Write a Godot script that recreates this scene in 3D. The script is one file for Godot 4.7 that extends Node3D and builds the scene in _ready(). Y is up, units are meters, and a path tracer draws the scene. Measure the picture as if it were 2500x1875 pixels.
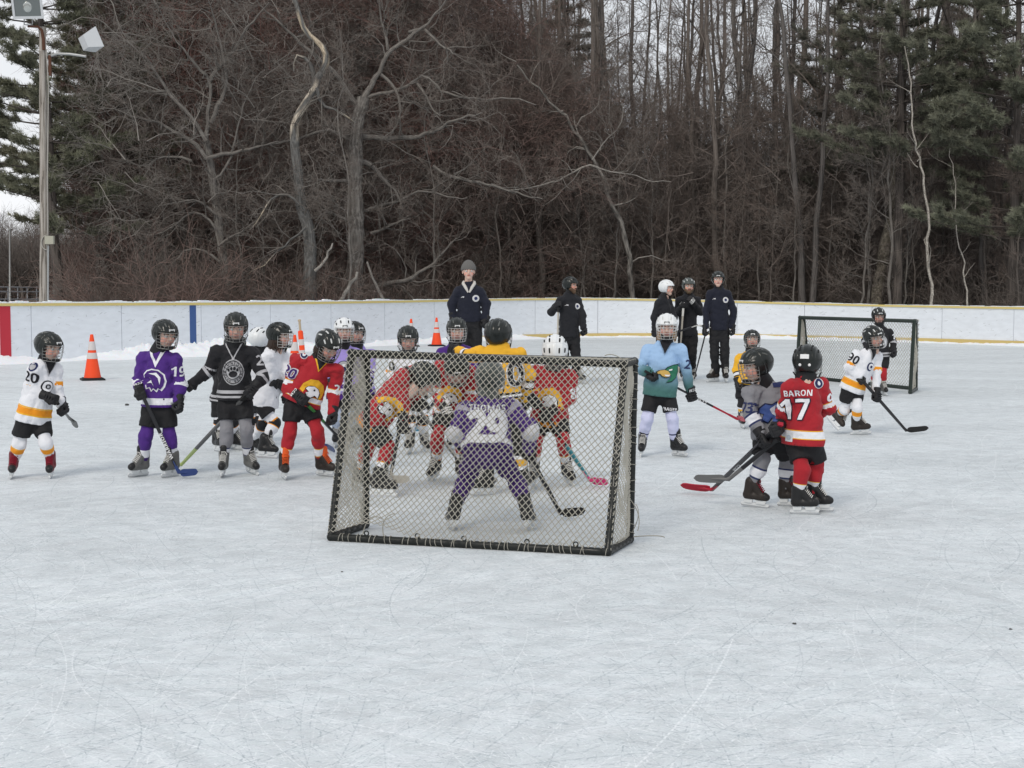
extends Node3D
# An outdoor ice rink in winter: young players round a small goal, white boards, bare woods behind.

const F := 3500.0                       # focal length in pixels of the 2500 x 1875 photograph
const EYE := Vector3(0, 1.645, 0)
var pitch := atan2(230.5, 3500.0)
var taken := {}
var rng := RandomNumberGenerator.new()
var noise := FastNoiseLite.new()
var folds := FastNoiseLite.new()
var M := {}

func ray(px: float, py: float) -> Vector3:
	return Vector3((px - 1250.0) / F, (937.5 - py) / F, -1.0).rotated(Vector3.RIGHT, -pitch)

func ground_at(px: float, py: float) -> Vector3:
	var v := ray(px, py)
	return EYE + v * (-EYE.y / v.y)

func at(px: float, py: float, d: float) -> Vector3:
	var v := ray(px, py)
	return EYE + v * (d / -v.z)

func numbered(n: String, parent: Node = self) -> String:
	var key := str(parent.get_instance_id()) + n
	if not taken.has(key):
		taken[key] = 0
		return n
	taken[key] += 1
	return "%s_%03d" % [n, taken[key]]

func thing(n: String, label: String, category: String, pos := Vector3.ZERO, turn := 0.0, group := "") -> Node3D:
	var o := Node3D.new()
	o.name = numbered(n)
	add_child(o, true)
	o.position = pos
	o.rotation.y = turn
	tag(o, label, category, group)
	return o

func tag(o: Node, label: String, category: String, group := "") -> void:
	o.set_meta("label", label)
	o.set_meta("category", category)
	if group:
		o.set_meta("group", group)

func put(n: String, mesh: Mesh, mat: Material, parent: Node = self, xf := Transform3D()) -> MeshInstance3D:
	var o := MeshInstance3D.new()
	o.name = numbered(n, parent)
	o.mesh = mesh
	if mat:
		o.material_override = mat
	parent.add_child(o, true)
	o.transform = xf
	return o

func col(r: float, g: float, b: float) -> Color:      # a linear, real-world colour as sRGB
	return Color(r, g, b).linear_to_srgb()

func mat(n: String, c: Color, rough := 0.8, metal := 0.0) -> StandardMaterial3D:
	if M.has(n):
		return M[n]
	var m := StandardMaterial3D.new()
	m.resource_name = n
	m.albedo_color = c
	m.roughness = rough
	m.metallic = metal
	m.metallic_specular = 0.4
	M[n] = m
	return m

# ---- simple shapes -------------------------------------------------------------------------------
class Shape:
	var v := PackedVector3Array()
	var n := PackedVector3Array()
	var c := PackedColorArray()
	var uv := PackedVector2Array()
	var ix := PackedInt32Array()
	var tint := Color.WHITE

	func quad(a: Vector3, b: Vector3, cc: Vector3, d: Vector3, nn := Vector3.ZERO) -> void:
		if nn == Vector3.ZERO:
			nn = (b - a).cross(d - a).normalized()
		var i := v.size()
		for p in [a, b, cc, d]:
			v.append(p); n.append(nn); c.append(tint); uv.append(Vector2(p.x + p.z, p.y))
		ix.append_array([i, i + 2, i + 1, i, i + 3, i + 2])

	func box(ctr: Vector3, size: Vector3, bs := Basis()) -> void:
		var h := size / 2
		var q := []
		for k in 8:
			q.append(ctr + bs * Vector3(h.x * (1 if k & 1 else -1), h.y * (1 if k & 2 else -1), h.z * (1 if k & 4 else -1)))
		for f in [[4, 5, 7, 6], [1, 0, 2, 3], [5, 1, 3, 7], [0, 4, 6, 2], [6, 7, 3, 2], [0, 1, 5, 4]]:
			quad(q[f[0]], q[f[1]], q[f[2]], q[f[3]])

	func tube(pts: Array, radii: Array, sides := 6, caps := true) -> void:
		var up := Vector3.UP
		var base := v.size()
		var m := pts.size()
		for i in m:
			var p: Vector3 = pts[i]
			var dir: Vector3 = ((pts[mini(i + 1, m - 1)] as Vector3) - (pts[maxi(i - 1, 0)] as Vector3)).normalized()
			if i == 0:
				up = Vector3.UP if absf(dir.y) < 0.9 else Vector3.RIGHT
			var s := dir.cross(up)
			if s.length() < 0.05:
				s = dir.cross(Vector3(0.6, 0.1, 0.8))
			s = s.normalized()
			up = s.cross(dir).normalized()
			var r: float = radii[mini(i, radii.size() - 1)]
			for k in sides:
				var a := TAU * k / sides
				var o := s * cos(a) + up * sin(a)
				v.append(p + o * r); n.append(o); c.append(tint); uv.append(Vector2(float(k) / sides, float(i)))
		for i in m - 1:
			for k in sides:
				var a := base + i * sides + k
				var b := base + i * sides + (k + 1) % sides
				ix.append_array([a, b, a + sides, b, b + sides, a + sides])
		if caps:
			for e in [0, m - 1]:
				var j := v.size()
				var d: Vector3 = (pts[0] - pts[1]) if e == 0 else (pts[m - 1] - pts[m - 2])
				d = d.normalized()
				for k in sides:
					v.append(v[base + e * sides + k]); n.append(d); c.append(tint); uv.append(Vector2.ZERO)
				for k in range(1, sides - 1):
					if e == 0:
						ix.append_array([j, j + k + 1, j + k])
					else:
						ix.append_array([j, j + k, j + k + 1])

	func lathe(prof: Array, sides := 20, ctr := Vector3.ZERO) -> void:     # prof: Vector2(radius, height) from the bottom up
		var base := v.size()
		for i in prof.size():
			var p: Vector2 = prof[i]
			var t: Vector2 = (prof[mini(i + 1, prof.size() - 1)] - prof[maxi(i - 1, 0)])
			for k in sides + 1:
				var a := TAU * k / sides
				v.append(ctr + Vector3(p.x * cos(a), p.y, p.x * sin(a)))
				n.append(Vector3(t.y * cos(a), -t.x, t.y * sin(a)).normalized())
				c.append(tint); uv.append(Vector2(float(k) / sides, float(i) / prof.size()))
		for i in prof.size() - 1:
			for k in sides:
				var a := base + i * (sides + 1) + k
				ix.append_array([a, a + sides + 1, a + 1, a + 1, a + sides + 1, a + sides + 2])

	func sphere(ctr: Vector3, r: Vector3, seg := 8) -> void:
		var base := v.size()
		for i in seg + 1:
			var th := PI * i / seg
			for k in seg * 2 + 1:
				var a := TAU * k / (seg * 2)
				var o := Vector3(sin(th) * cos(a), cos(th), sin(th) * sin(a))
				v.append(ctr + o * r); n.append((o / r).normalized()); c.append(tint); uv.append(Vector2(float(k) / seg / 2, float(i) / seg))
		var w := seg * 2 + 1
		for i in seg:
			for k in seg * 2:
				var a := base + i * w + k
				ix.append_array([a, a + 1, a + w, a + 1, a + w + 1, a + w])

	func prism(poly: PackedVector2Array, xf: Transform3D, depth: float) -> void:     # a flat outline with thickness along local z
		var t := Geometry2D.triangulate_polygon(poly)
		for side in [1.0, -1.0]:
			var b := v.size()
			for p in poly:
				v.append(xf * Vector3(p.x, p.y, side * depth / 2)); n.append(xf.basis.z.normalized() * side); c.append(tint); uv.append(p)
			for i in range(0, t.size(), 3):
				ix.append_array([b + t[i], b + t[i + 1], b + t[i + 2]])
		for i in poly.size():
			var p := poly[i]
			var q := poly[(i + 1) % poly.size()]
			quad(xf * Vector3(p.x, p.y, depth / 2), xf * Vector3(q.x, q.y, depth / 2), xf * Vector3(q.x, q.y, -depth / 2), xf * Vector3(p.x, p.y, -depth / 2))

	func add(m: Mesh, xf: Transform3D, t := Color(-1, 0, 0)) -> void:
		for s in m.get_surface_count():
			var a := m.surface_get_arrays(s)
			var b := v.size()
			var av: PackedVector3Array = a[Mesh.ARRAY_VERTEX]
			var an: PackedVector3Array = a[Mesh.ARRAY_NORMAL]
			for i in av.size():
				v.append(xf * av[i]); n.append((xf.basis * an[i]).normalized())
				c.append(a[Mesh.ARRAY_COLOR][i] if t.r < 0 and a[Mesh.ARRAY_COLOR] != null else (t if t.r >= 0 else tint))
				uv.append(a[Mesh.ARRAY_TEX_UV][i] if a[Mesh.ARRAY_TEX_UV] != null else Vector2.ZERO)
			for i in a[Mesh.ARRAY_INDEX]:
				ix.append(b + i)

	func mesh() -> ArrayMesh:
		for i in range(0, ix.size(), 3):       # every face clockwise as seen from the side its normals point to
			var p := v[ix[i]]
			if (v[ix[i + 1]] - p).cross(v[ix[i + 2]] - p).dot(n[ix[i]] + n[ix[i + 1]] + n[ix[i + 2]]) > 0.0:
				var h := ix[i + 1]
				ix[i + 1] = ix[i + 2]
				ix[i + 2] = h
		var a := []
		a.resize(Mesh.ARRAY_MAX)
		a[Mesh.ARRAY_VERTEX] = v
		a[Mesh.ARRAY_NORMAL] = n
		a[Mesh.ARRAY_COLOR] = c
		a[Mesh.ARRAY_TEX_UV] = uv
		a[Mesh.ARRAY_INDEX] = ix
		var m := ArrayMesh.new()
		if v.size():
			m.add_surface_from_arrays(Mesh.PRIMITIVE_TRIANGLES, a)
		return m

# ---- soft bodies: tapered capsules joined with a smooth minimum, meshed as surface nets ----------
class Field:
	var lo := Vector3.ZERO
	var nx := 0
	var ny := 0
	var nz := 0
	var c := 0.01
	var g := PackedFloat32Array()
	var id := PackedByteArray()
	var vs := PackedVector3Array()
	var ns := PackedVector3Array()
	var ts := PackedInt32Array()
	var qs := PackedInt32Array()

	# bone: [a, b, ra, rb, tag, squash basis or null, squash z]
	func build(bones: Array, cell: float, k: float, cuts: Array = [], nz_: FastNoiseLite = null, amp := 0.0) -> void:
		c = cell
		lo = Vector3(1e9, 1e9, 1e9)
		var hi := -lo
		for b in bones:
			var r: float = maxf(b[2], b[3]) + cell * 3
			for p in [b[0], b[1]]:
				lo = lo.min(p - Vector3(r, r, r))
				hi = hi.max(p + Vector3(r, r, r))
		nx = int((hi.x - lo.x) / c) + 2
		ny = int((hi.y - lo.y) / c) + 2
		nz = int((hi.z - lo.z) / c) + 2
		var total := nx * ny * nz
		var s := PackedFloat32Array()
		s.resize(total)
		var dm := PackedFloat32Array()
		dm.resize(total)
		dm.fill(9.0)
		id.resize(total)
		var touched := PackedInt32Array()
		var lim := cell * 3.0
		for b in bones:
			var a: Vector3 = b[0]
			var e: Vector3 = b[1]
			var ra: float = b[2]
			var dr: float = b[3] - ra
			var t: int = b[4]
			var r := maxf(b[2], b[3]) + lim
			var squash: bool = b.size() > 5
			var inv := Basis()
			if squash:
				inv = (b[5] as Basis).transposed()
			var sq: float = b[6] if squash else 1.0
			var p0 := (a.min(e) - Vector3(r, r, r) - lo) / c
			var p1 := (a.max(e) + Vector3(r, r, r) - lo) / c
			var x0 := maxi(0, int(p0.x)); var x1 := mini(nx - 1, int(p1.x) + 1)
			var y0 := maxi(0, int(p0.y)); var y1 := mini(ny - 1, int(p1.y) + 1)
			var z0 := maxi(0, int(p0.z)); var z1 := mini(nz - 1, int(p1.z) + 1)
			var aa := a
			var ba := e - a
			if squash:
				aa = inv * a
				aa.z *= sq
				ba = inv * e
				ba.z *= sq
				ba -= aa
			var il := 1.0 / maxf(ba.length_squared(), 1e-9)
			for z in range(z0, z1 + 1):
				for y in range(y0, y1 + 1):
					var row := (z * ny + y) * nx
					var p := lo + Vector3(x0, y, z) * c
					for x in range(x0, x1 + 1):
						var q := p
						if squash:
							q = inv * p
							q.z *= sq
						q -= aa
						var h := clampf(q.dot(ba) * il, 0.0, 1.0)
						var d := (q - ba * h).length() - ra - dr * h
						if d < lim:
							var i := row + x
							if s[i] == 0.0:
								touched.append(i)
							s[i] += exp(-k * d)
							if d < dm[i]:
								dm[i] = d
								id[i] = t
						p.x += c
		g.resize(total)
		g.fill(lim)
		var band := PackedInt32Array()
		var bw := c * 2.6
		for i in touched:
			var v := -log(s[i]) / k
			if v < bw and v > -bw * 3.0 and (amp > 0.0 or cuts.size()):
				var p := lo + Vector3(i % nx, (i / nx) % ny, i / (nx * ny)) * c
				if amp > 0.0:
					v += amp * nz_.get_noise_3dv(p)
				for q in cuts:                      # [point, outward normal, tags it acts on or null]
					if q.size() < 3 or q[2].has(int(id[i])):
						v = maxf(v, (p - q[0]).dot(q[1]))
			elif cuts.size():
				var p := lo + Vector3(i % nx, (i / nx) % ny, i / (nx * ny)) * c
				for q in cuts:
					if q.size() < 3 or q[2].has(int(id[i])):
						v = maxf(v, (p - q[0]).dot(q[1]))
			g[i] = v
			if absf(v) < bw:
				band.append(i)
		nets(band)

	func from_function(f: Callable, lo_: Vector3, hi: Vector3, cell: float) -> void:
		c = cell
		lo = lo_
		nx = int((hi.x - lo.x) / c) + 2
		ny = int((hi.y - lo.y) / c) + 2
		nz = int((hi.z - lo.z) / c) + 2
		g.resize(nx * ny * nz)
		id.resize(g.size())
		var band := PackedInt32Array()
		var i := 0
		for z in nz:
			for y in ny:
				for x in nx:
					g[i] = f.call(lo + Vector3(x, y, z) * c)
					if absf(g[i]) < c * 3:
						band.append(i)
					i += 1
		nets(band)

	func nets(band: PackedInt32Array) -> void:
		var at_ := PackedInt32Array()
		at_.resize(g.size())
		at_.fill(-1)
		var sy := nx
		var sz := nx * ny
		for i in band:
			var x := i % nx
			var y := (i / nx) % ny
			var z := i / sz
			if x >= nx - 1 or y >= ny - 1 or z >= nz - 1:
				continue
			var a := g[i]; var b := g[i + 1]; var d := g[i + sy]; var e := g[i + sy + 1]
			var f := g[i + sz]; var h := g[i + sz + 1]; var j := g[i + sz + sy]; var k := g[i + sz + sy + 1]
			var neg := int(a < 0) + int(b < 0) + int(d < 0) + int(e < 0) + int(f < 0) + int(h < 0) + int(j < 0) + int(k < 0)
			if neg == 0 or neg == 8:
				continue
			var p := Vector3.ZERO
			var m := 0
			if (a < 0) != (b < 0): p += Vector3(a / (a - b), 0, 0); m += 1
			if (d < 0) != (e < 0): p += Vector3(d / (d - e), 1, 0); m += 1
			if (f < 0) != (h < 0): p += Vector3(f / (f - h), 0, 1); m += 1
			if (j < 0) != (k < 0): p += Vector3(j / (j - k), 1, 1); m += 1
			if (a < 0) != (d < 0): p += Vector3(0, a / (a - d), 0); m += 1
			if (b < 0) != (e < 0): p += Vector3(1, b / (b - e), 0); m += 1
			if (f < 0) != (j < 0): p += Vector3(0, f / (f - j), 1); m += 1
			if (h < 0) != (k < 0): p += Vector3(1, h / (h - k), 1); m += 1
			if (a < 0) != (f < 0): p += Vector3(0, 0, a / (a - f)); m += 1
			if (b < 0) != (h < 0): p += Vector3(1, 0, b / (b - h)); m += 1
			if (d < 0) != (j < 0): p += Vector3(0, 1, d / (d - j)); m += 1
			if (e < 0) != (k < 0): p += Vector3(1, 1, e / (e - k)); m += 1
			at_[i] = vs.size()
			vs.append(lo + (Vector3(x, y, z) + p / m) * c)
			ns.append(Vector3(b + e + h + k - a - d - f - j, d + e + j + k - a - b - f - h, f + h + j + k - a - b - d - e).normalized())
			var t := int(id[i])
			if t == 0:
				t = maxi(maxi(int(id[i + 1]), int(id[i + sy])), int(id[i + sz]))
			ts.append(t)
		for i in band:
			var x := i % nx
			var y := (i / nx) % ny
			var z := i / sz
			if x < 1 or y < 1 or z < 1 or x >= nx - 1 or y >= ny - 1 or z >= nz - 1:
				continue
			var a := g[i] < 0
			if a != (g[i + 1] < 0):
				face(at_[i], at_[i - sy], at_[i - sy - sz], at_[i - sz], a)
			if a != (g[i + sy] < 0):
				face(at_[i], at_[i - sz], at_[i - 1 - sz], at_[i - 1], a)
			if a != (g[i + sz] < 0):
				face(at_[i], at_[i - 1], at_[i - 1 - sy], at_[i - sy], a)

	func face(a: int, b: int, d: int, e: int, turned: bool) -> void:
		if a < 0 or b < 0 or d < 0 or e < 0:
			return
		if turned:
			qs.append_array([a, e, d, b])
		else:
			qs.append_array([a, b, d, e])

	func sample(p: Vector3) -> float:
		var q := (p - lo) / c
		var x := int(q.x); var y := int(q.y); var z := int(q.z)
		if q.x < 0 or q.y < 0 or q.z < 0 or x >= nx - 1 or y >= ny - 1 or z >= nz - 1:
			return c * 3
		var fx := q.x - x; var fy := q.y - y; var fz := q.z - z
		var i := (z * ny + y) * nx + x
		var u := lerpf(lerpf(g[i], g[i + 1], fx), lerpf(g[i + nx], g[i + nx + 1], fx), fy)
		i += nx * ny
		var w := lerpf(lerpf(g[i], g[i + 1], fx), lerpf(g[i + nx], g[i + nx + 1], fx), fy)
		return lerpf(u, w, fz)

	func hit(from: Vector3, dir: Vector3, far := 0.7) -> float:     # distance to the surface along dir, or -1
		var t := 0.0
		while t < far:
			var d := sample(from + dir * t)
			if d < 0.0008:
				return t
			t += maxf(d * 0.7, 0.0015)
		return -1.0

	func mesh(colours := {}) -> ArrayMesh:      # tag > linear colour
		var sh := Shape.new()
		sh.v = vs
		sh.n = ns
		sh.uv.resize(vs.size())
		sh.c.resize(vs.size())
		for i in vs.size():
			sh.c[i] = colours.get(ts[i], Color.WHITE)
		for i in range(0, qs.size(), 4):
			sh.ix.append_array([qs[i], qs[i + 1], qs[i + 2], qs[i], qs[i + 2], qs[i + 3]])
		return sh.mesh()

# ---- cloth: stripes come from columns of one woven-strip texture ---------------------------------
const STRIPS := 96
var strip_image: Image
var strip_count := 0
var cloth: StandardMaterial3D

func strip(base: Color, bands: Array = []) -> int:      # linear colours; bands [from, to, colour], 0 at hem or shoulder
	var h := strip_image.get_height()
	strip_image.fill_rect(Rect2i(strip_count * 4, 0, 4, h), base.linear_to_srgb())
	for b in bands:
		strip_image.fill_rect(Rect2i(strip_count * 4, int(b[0] * h), 4, maxi(1, int((b[1] - b[0]) * h))), (b[2] as Color).linear_to_srgb())
	strip_count += 1
	return strip_count - 1

func strip_blend(a: Color, b: Color, from := 0.2, to := 0.7) -> int:
	var h := strip_image.get_height()
	for y in h:
		strip_image.fill_rect(Rect2i(strip_count * 4, y, 4, 1), a.lerp(b, smoothstep(from, to, float(y) / h)).linear_to_srgb())
	strip_count += 1
	return strip_count - 1

func striped(f: Field, kinds: Dictionary) -> ArrayMesh:      # kinds: tag > [strip, point, axis / length, v at point, v span]
	var sh := Shape.new()
	var seen := {}
	for q in range(0, f.qs.size(), 4):
		var t := f.ts[f.qs[q]]
		if f.ts[f.qs[q + 2]] == f.ts[f.qs[q + 1]]:
			t = f.ts[f.qs[q + 1]]
		if not kinds.has(t):
			t = kinds.keys()[0]
		var kd: Array = kinds[t]
		var m := []
		for j in 4:
			var i := f.qs[q + j]
			var key := i * 64 + t
			if not seen.has(key):
				seen[key] = sh.v.size()
				sh.v.append(f.vs[i])
				sh.n.append(f.ns[i])
				sh.c.append(Color.WHITE)
				var w: float = clampf((f.vs[i] - kd[1]).dot(kd[2]), 0.0, 1.0)
				sh.uv.append(Vector2((kd[0] * 4 + 2.0) / (STRIPS * 4), clampf(kd[3] + kd[4] * w, 0.004, 0.996)))
			m.append(seen[key])
		sh.ix.append_array([m[0], m[1], m[2], m[0], m[2], m[3]])
	return sh.mesh()

# ---- prints laid on cloth: letters and emblems, draped over the surface --------------------------
var fonts := {}

func letters(text: String, height: float, bold := true, face := "Droid Sans") -> Array:      # triangles as Vector2
	var key := face + str(bold)
	if not fonts.has(key):
		var sf := SystemFont.new()
		sf.font_names = PackedStringArray([face])
		sf.font_weight = 700 if bold else 400
		fonts[key] = sf
	var tm := TextMesh.new()
	tm.font = fonts[key]
	tm.text = text
	tm.font_size = 64
	tm.pixel_size = height / 46.0
	tm.depth = 0.0
	tm.curve_step = 2.0
	var a := tm.get_mesh_arrays()
	var out := []
	var v: PackedVector3Array = a[Mesh.ARRAY_VERTEX]
	var idx = a[Mesh.ARRAY_INDEX]
	if idx == null or idx.size() == 0:
		idx = range(v.size())
	var n: PackedVector3Array = a[Mesh.ARRAY_NORMAL]
	for i in range(0, idx.size() - 2, 3):
		if n[idx[i]].z > 0.5:
			out.append([Vector2(v[idx[i]].x, v[idx[i]].y), Vector2(v[idx[i + 1]].x, v[idx[i + 1]].y), Vector2(v[idx[i + 2]].x, v[idx[i + 2]].y)])
	return out

func outline(points: Array, size: float) -> Array:
	var pg := PackedVector2Array()
	for p in points:
		pg.append(p * size)
	var t := Geometry2D.triangulate_polygon(pg)
	var out := []
	for i in range(0, t.size(), 3):
		out.append([pg[t[i]], pg[t[i + 1]], pg[t[i + 2]]])
	return out

func disc(r: float, r0 := 0.0, steps := 20) -> Array:
	var out := []
	for i in steps:
		var a := Vector2.from_angle(TAU * i / steps)
		var b := Vector2.from_angle(TAU * (i + 1) / steps)
		if r0 > 0:
			out.append([a * r0, a * r, b * r])
			out.append([a * r0, b * r, b * r0])
		else:
			out.append([Vector2.ZERO, a * r, b * r])
	return out

func moved(tris: Array, d: Vector2, turn := 0.0, scale := Vector2.ONE) -> Array:
	var out := []
	for t in tris:
		out.append([(t[0] * scale).rotated(turn) + d, (t[1] * scale).rotated(turn) + d, (t[2] * scale).rotated(turn) + d])
	return out

func bold_outline(tris: Array, w: float) -> Array:      # the same print grown by w, as eight shifted copies
	var out := []
	for k in 8:
		out.append(moved(tris, Vector2.from_angle(TAU * k / 8) * w))
	return out

func drape(sh: Shape, f: Field, tris: Array, o: Vector3, right: Vector3, up: Vector3, out_: Vector3, lift: float, colour: Color, most := 0.016) -> void:
	var work := tris.duplicate()
	var memo := {}
	while work.size():
		var t: Array = work.pop_back()
		var l0: float = t[0].distance_to(t[1])
		var l1: float = t[1].distance_to(t[2])
		var l2: float = t[2].distance_to(t[0])
		var m := maxf(l0, maxf(l1, l2))
		if m > most:
			if m == l0:
				var h: Vector2 = (t[0] + t[1]) / 2
				work.append([t[0], h, t[2]]); work.append([h, t[1], t[2]])
			elif m == l1:
				var h: Vector2 = (t[1] + t[2]) / 2
				work.append([t[0], t[1], h]); work.append([t[0], h, t[2]])
			else:
				var h: Vector2 = (t[2] + t[0]) / 2
				work.append([t[0], t[1], h]); work.append([h, t[1], t[2]])
			continue
		var idx := []
		for p in t:
			var key: Vector2 = p.snapped(Vector2(0.0004, 0.0004))
			if not memo.has(key):
				memo[key] = -1
				var from: Vector3 = o + right * p.x + up * p.y + out_ * 0.3
				var d := f.hit(from, -out_, 0.55)
				if d >= 0.0:
					var w := from - out_ * d
					var e := 0.006
					var nn := Vector3(f.sample(w + Vector3(e, 0, 0)) - f.sample(w - Vector3(e, 0, 0)), f.sample(w + Vector3(0, e, 0)) - f.sample(w - Vector3(0, e, 0)), f.sample(w + Vector3(0, 0, e)) - f.sample(w - Vector3(0, 0, e))).normalized()
					memo[key] = sh.v.size()
					sh.v.append(w + out_ * lift + nn * lift * 0.6); sh.n.append(nn); sh.c.append(colour); sh.uv.append(p)
			idx.append(memo[key])
		if idx[0] >= 0 and idx[1] >= 0 and idx[2] >= 0:
			sh.ix.append_array(idx)

# ---- the setting ---------------------------------------------------------------------------------
func camera_and_sky() -> void:
	var cam := Camera3D.new()
	cam.name = "camera"
	add_child(cam)
	cam.position = EYE
	cam.rotation.x = -pitch
	cam.fov = rad_to_deg(2.0 * atan(937.5 / F))
	cam.near = 0.1
	cam.far = 900.0
	cam.current = true
	var env := Environment.new()
	env.background_mode = Environment.BG_SKY
	var sm := ProceduralSkyMaterial.new()
	sm.sky_top_color = col(0.62, 0.66, 0.715)
	sm.sky_horizon_color = col(0.73, 0.755, 0.785)
	sm.sky_curve = 0.25
	sm.ground_bottom_color = col(0.35, 0.36, 0.38)
	sm.ground_horizon_color = col(0.55, 0.58, 0.62)
	sm.sky_energy_multiplier = 1.0
	var cover := Image.create(1024, 512, false, Image.FORMAT_RGBA8)
	var cn := FastNoiseLite.new()
	cn.seed = 4
	cn.frequency = 1.0
	cn.fractal_octaves = 5
	for y in 512:
		for x in 1024:
			var a := TAU * x / 1024.0
			var e := PI * (0.5 - y / 512.0)
			var n := cn.get_noise_3d(cos(a) * cos(e) * 2.2, sin(e) * 6.5, sin(a) * cos(e) * 2.2)
			var k := smoothstep(-0.25, 0.4, n)
			cover.set_pixel(x, y, Color(0.55, 0.53, 0.51, k * 0.62))
	sm.sky_cover = ImageTexture.create_from_image(cover)
	sm.sky_cover_modulate = Color(1, 1, 1, 1)
	var sky := Sky.new()
	sky.sky_material = sm
	env.sky = sky
	env.background_energy_multiplier = 1.0
	env.tonemap_mode = Environment.TONE_MAPPER_LINEAR
	env.tonemap_exposure = 1.10
	env.sdfgi_enabled = true
	env.ssao_enabled = true
	env.ssil_enabled = true
	var we := WorldEnvironment.new()
	we.name = "daylight"
	we.environment = env
	add_child(we)
	var sun := DirectionalLight3D.new()
	sun.name = "sun_behind_cloud"
	sun.light_energy = 0.42
	sun.light_color = Color(1.0, 0.97, 0.93)
	sun.light_angular_distance = 17.0
	sun.shadow_enabled = true
	add_child(sun)
	sun.look_at_from_position(Vector3(-8, 18, 17), Vector3.ZERO)

func structure(o: Node, label: String, category: String) -> void:
	o.set_meta("kind", "structure")
	o.set_meta("label", label)
	o.set_meta("category", category)

func ice_texture(im: Image, bump: Image) -> void:
	# tileable frost, then thousands of skate cuts; the two images cover the same square of ice
	var w := im.get_width()
	var n1 := FastNoiseLite.new()
	n1.seed = 11
	n1.frequency = 1.5
	n1.fractal_octaves = 6
	var low := Image.create(528, 528, false, Image.FORMAT_RGB8)
	for y in 528:
		var ay := TAU * y / 512.0
		for x in 528:
			var ax := TAU * x / 512.0
			var t := 0.852 + 0.075 * n1.get_noise_3d(cos(ax) * 2.6 + cos(ay) * 2.1, sin(ax) * 2.6 + 7.0, sin(ay) * 4.4)
			low.set_pixel(x, y, Color(t * 0.978, t * 1.003, t * 1.014))
	low.resize(w * 528 / 512, w * 528 / 512, Image.INTERPOLATE_CUBIC)
	im.blit_rect(low, Rect2i(w / 64, w / 64, w, w), Vector2i.ZERO)
	bump.fill(Color(0.5, 0.5, 0.5))
	for k in 52000:
		var p := Vector2(rng.randf() * w, rng.randf() * w)
		var a := rng.randf() * TAU
		var long := rng.randf() > 0.975
		var bend := rng.randfn(0.0, 0.0012 if long else 0.004)
		var len := int(rng.randf_range(120, 900)) if long else int(rng.randf_range(5, 42))
		var dark := rng.randf() < 0.48
		var shade := Color(0.66, 0.695, 0.715) if dark else Color(0.945, 0.958, 0.965)
		var amount := (rng.randf_range(0.25, 0.75) if long else rng.randf_range(0.15, 0.9))
		if rng.randf() < 0.012:
			amount = 0.9
		var dug := Color(0.2, 0.2, 0.2) if dark else Color(0.8, 0.8, 0.8)
		var wide := rng.randi_range(1, 3)
		for s in len:
			var fade := amount * minf(1.0, minf(s, len - s) / 9.0) * (0.6 + 0.4 * sin(s * 0.4 + k))
			for e in wide:
				var q := Vector2i(int(p.x + e * 0.7) & (w - 1), int(p.y + e) & (w - 1))
				im.set_pixelv(q, im.get_pixelv(q).lerp(shade, fade))
				if e == 0:
					bump.set_pixelv(q, bump.get_pixelv(q).lerp(dug, fade))
			p += Vector2.from_angle(a)
			a += bend
	for k in 420000:      # frost grains
		var q := Vector2i(rng.randi() & (w - 1), rng.randi() & (w - 1))
		var c := Color(0.95, 0.965, 0.975) if k & 1 else Color(0.72, 0.75, 0.77)
		var f := rng.randf_range(0.15, 0.8)
		im.set_pixelv(q, im.get_pixelv(q).lerp(c, f))
		q.x = (q.x + 1) & (w - 1)
		im.set_pixelv(q, im.get_pixelv(q).lerp(c, f * 0.8))
	for k in 420:       # scuffed patches: scraped snow dust, drawn as bundles of short parallel strokes
		var p := Vector2(rng.randf() * w, rng.randf() * w)
		var a := rng.randfn(0.0, 0.5)
		var pale := rng.randf() < 0.6
		for j in rng.randi_range(10, 46):
			var q := p + Vector2.from_angle(a) * rng.randfn(0, 26) + Vector2.from_angle(a + PI / 2) * rng.randfn(0, 9)
			for s in rng.randi_range(6, 34):
				var z := Vector2i(int(q.x + s * cos(a)) & (w - 1), int(q.y + s * sin(a)) & (w - 1))
				im.set_pixelv(z, im.get_pixelv(z).lerp(Color(0.94, 0.955, 0.97) if pale else Color(0.72, 0.735, 0.745), 0.4))

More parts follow.
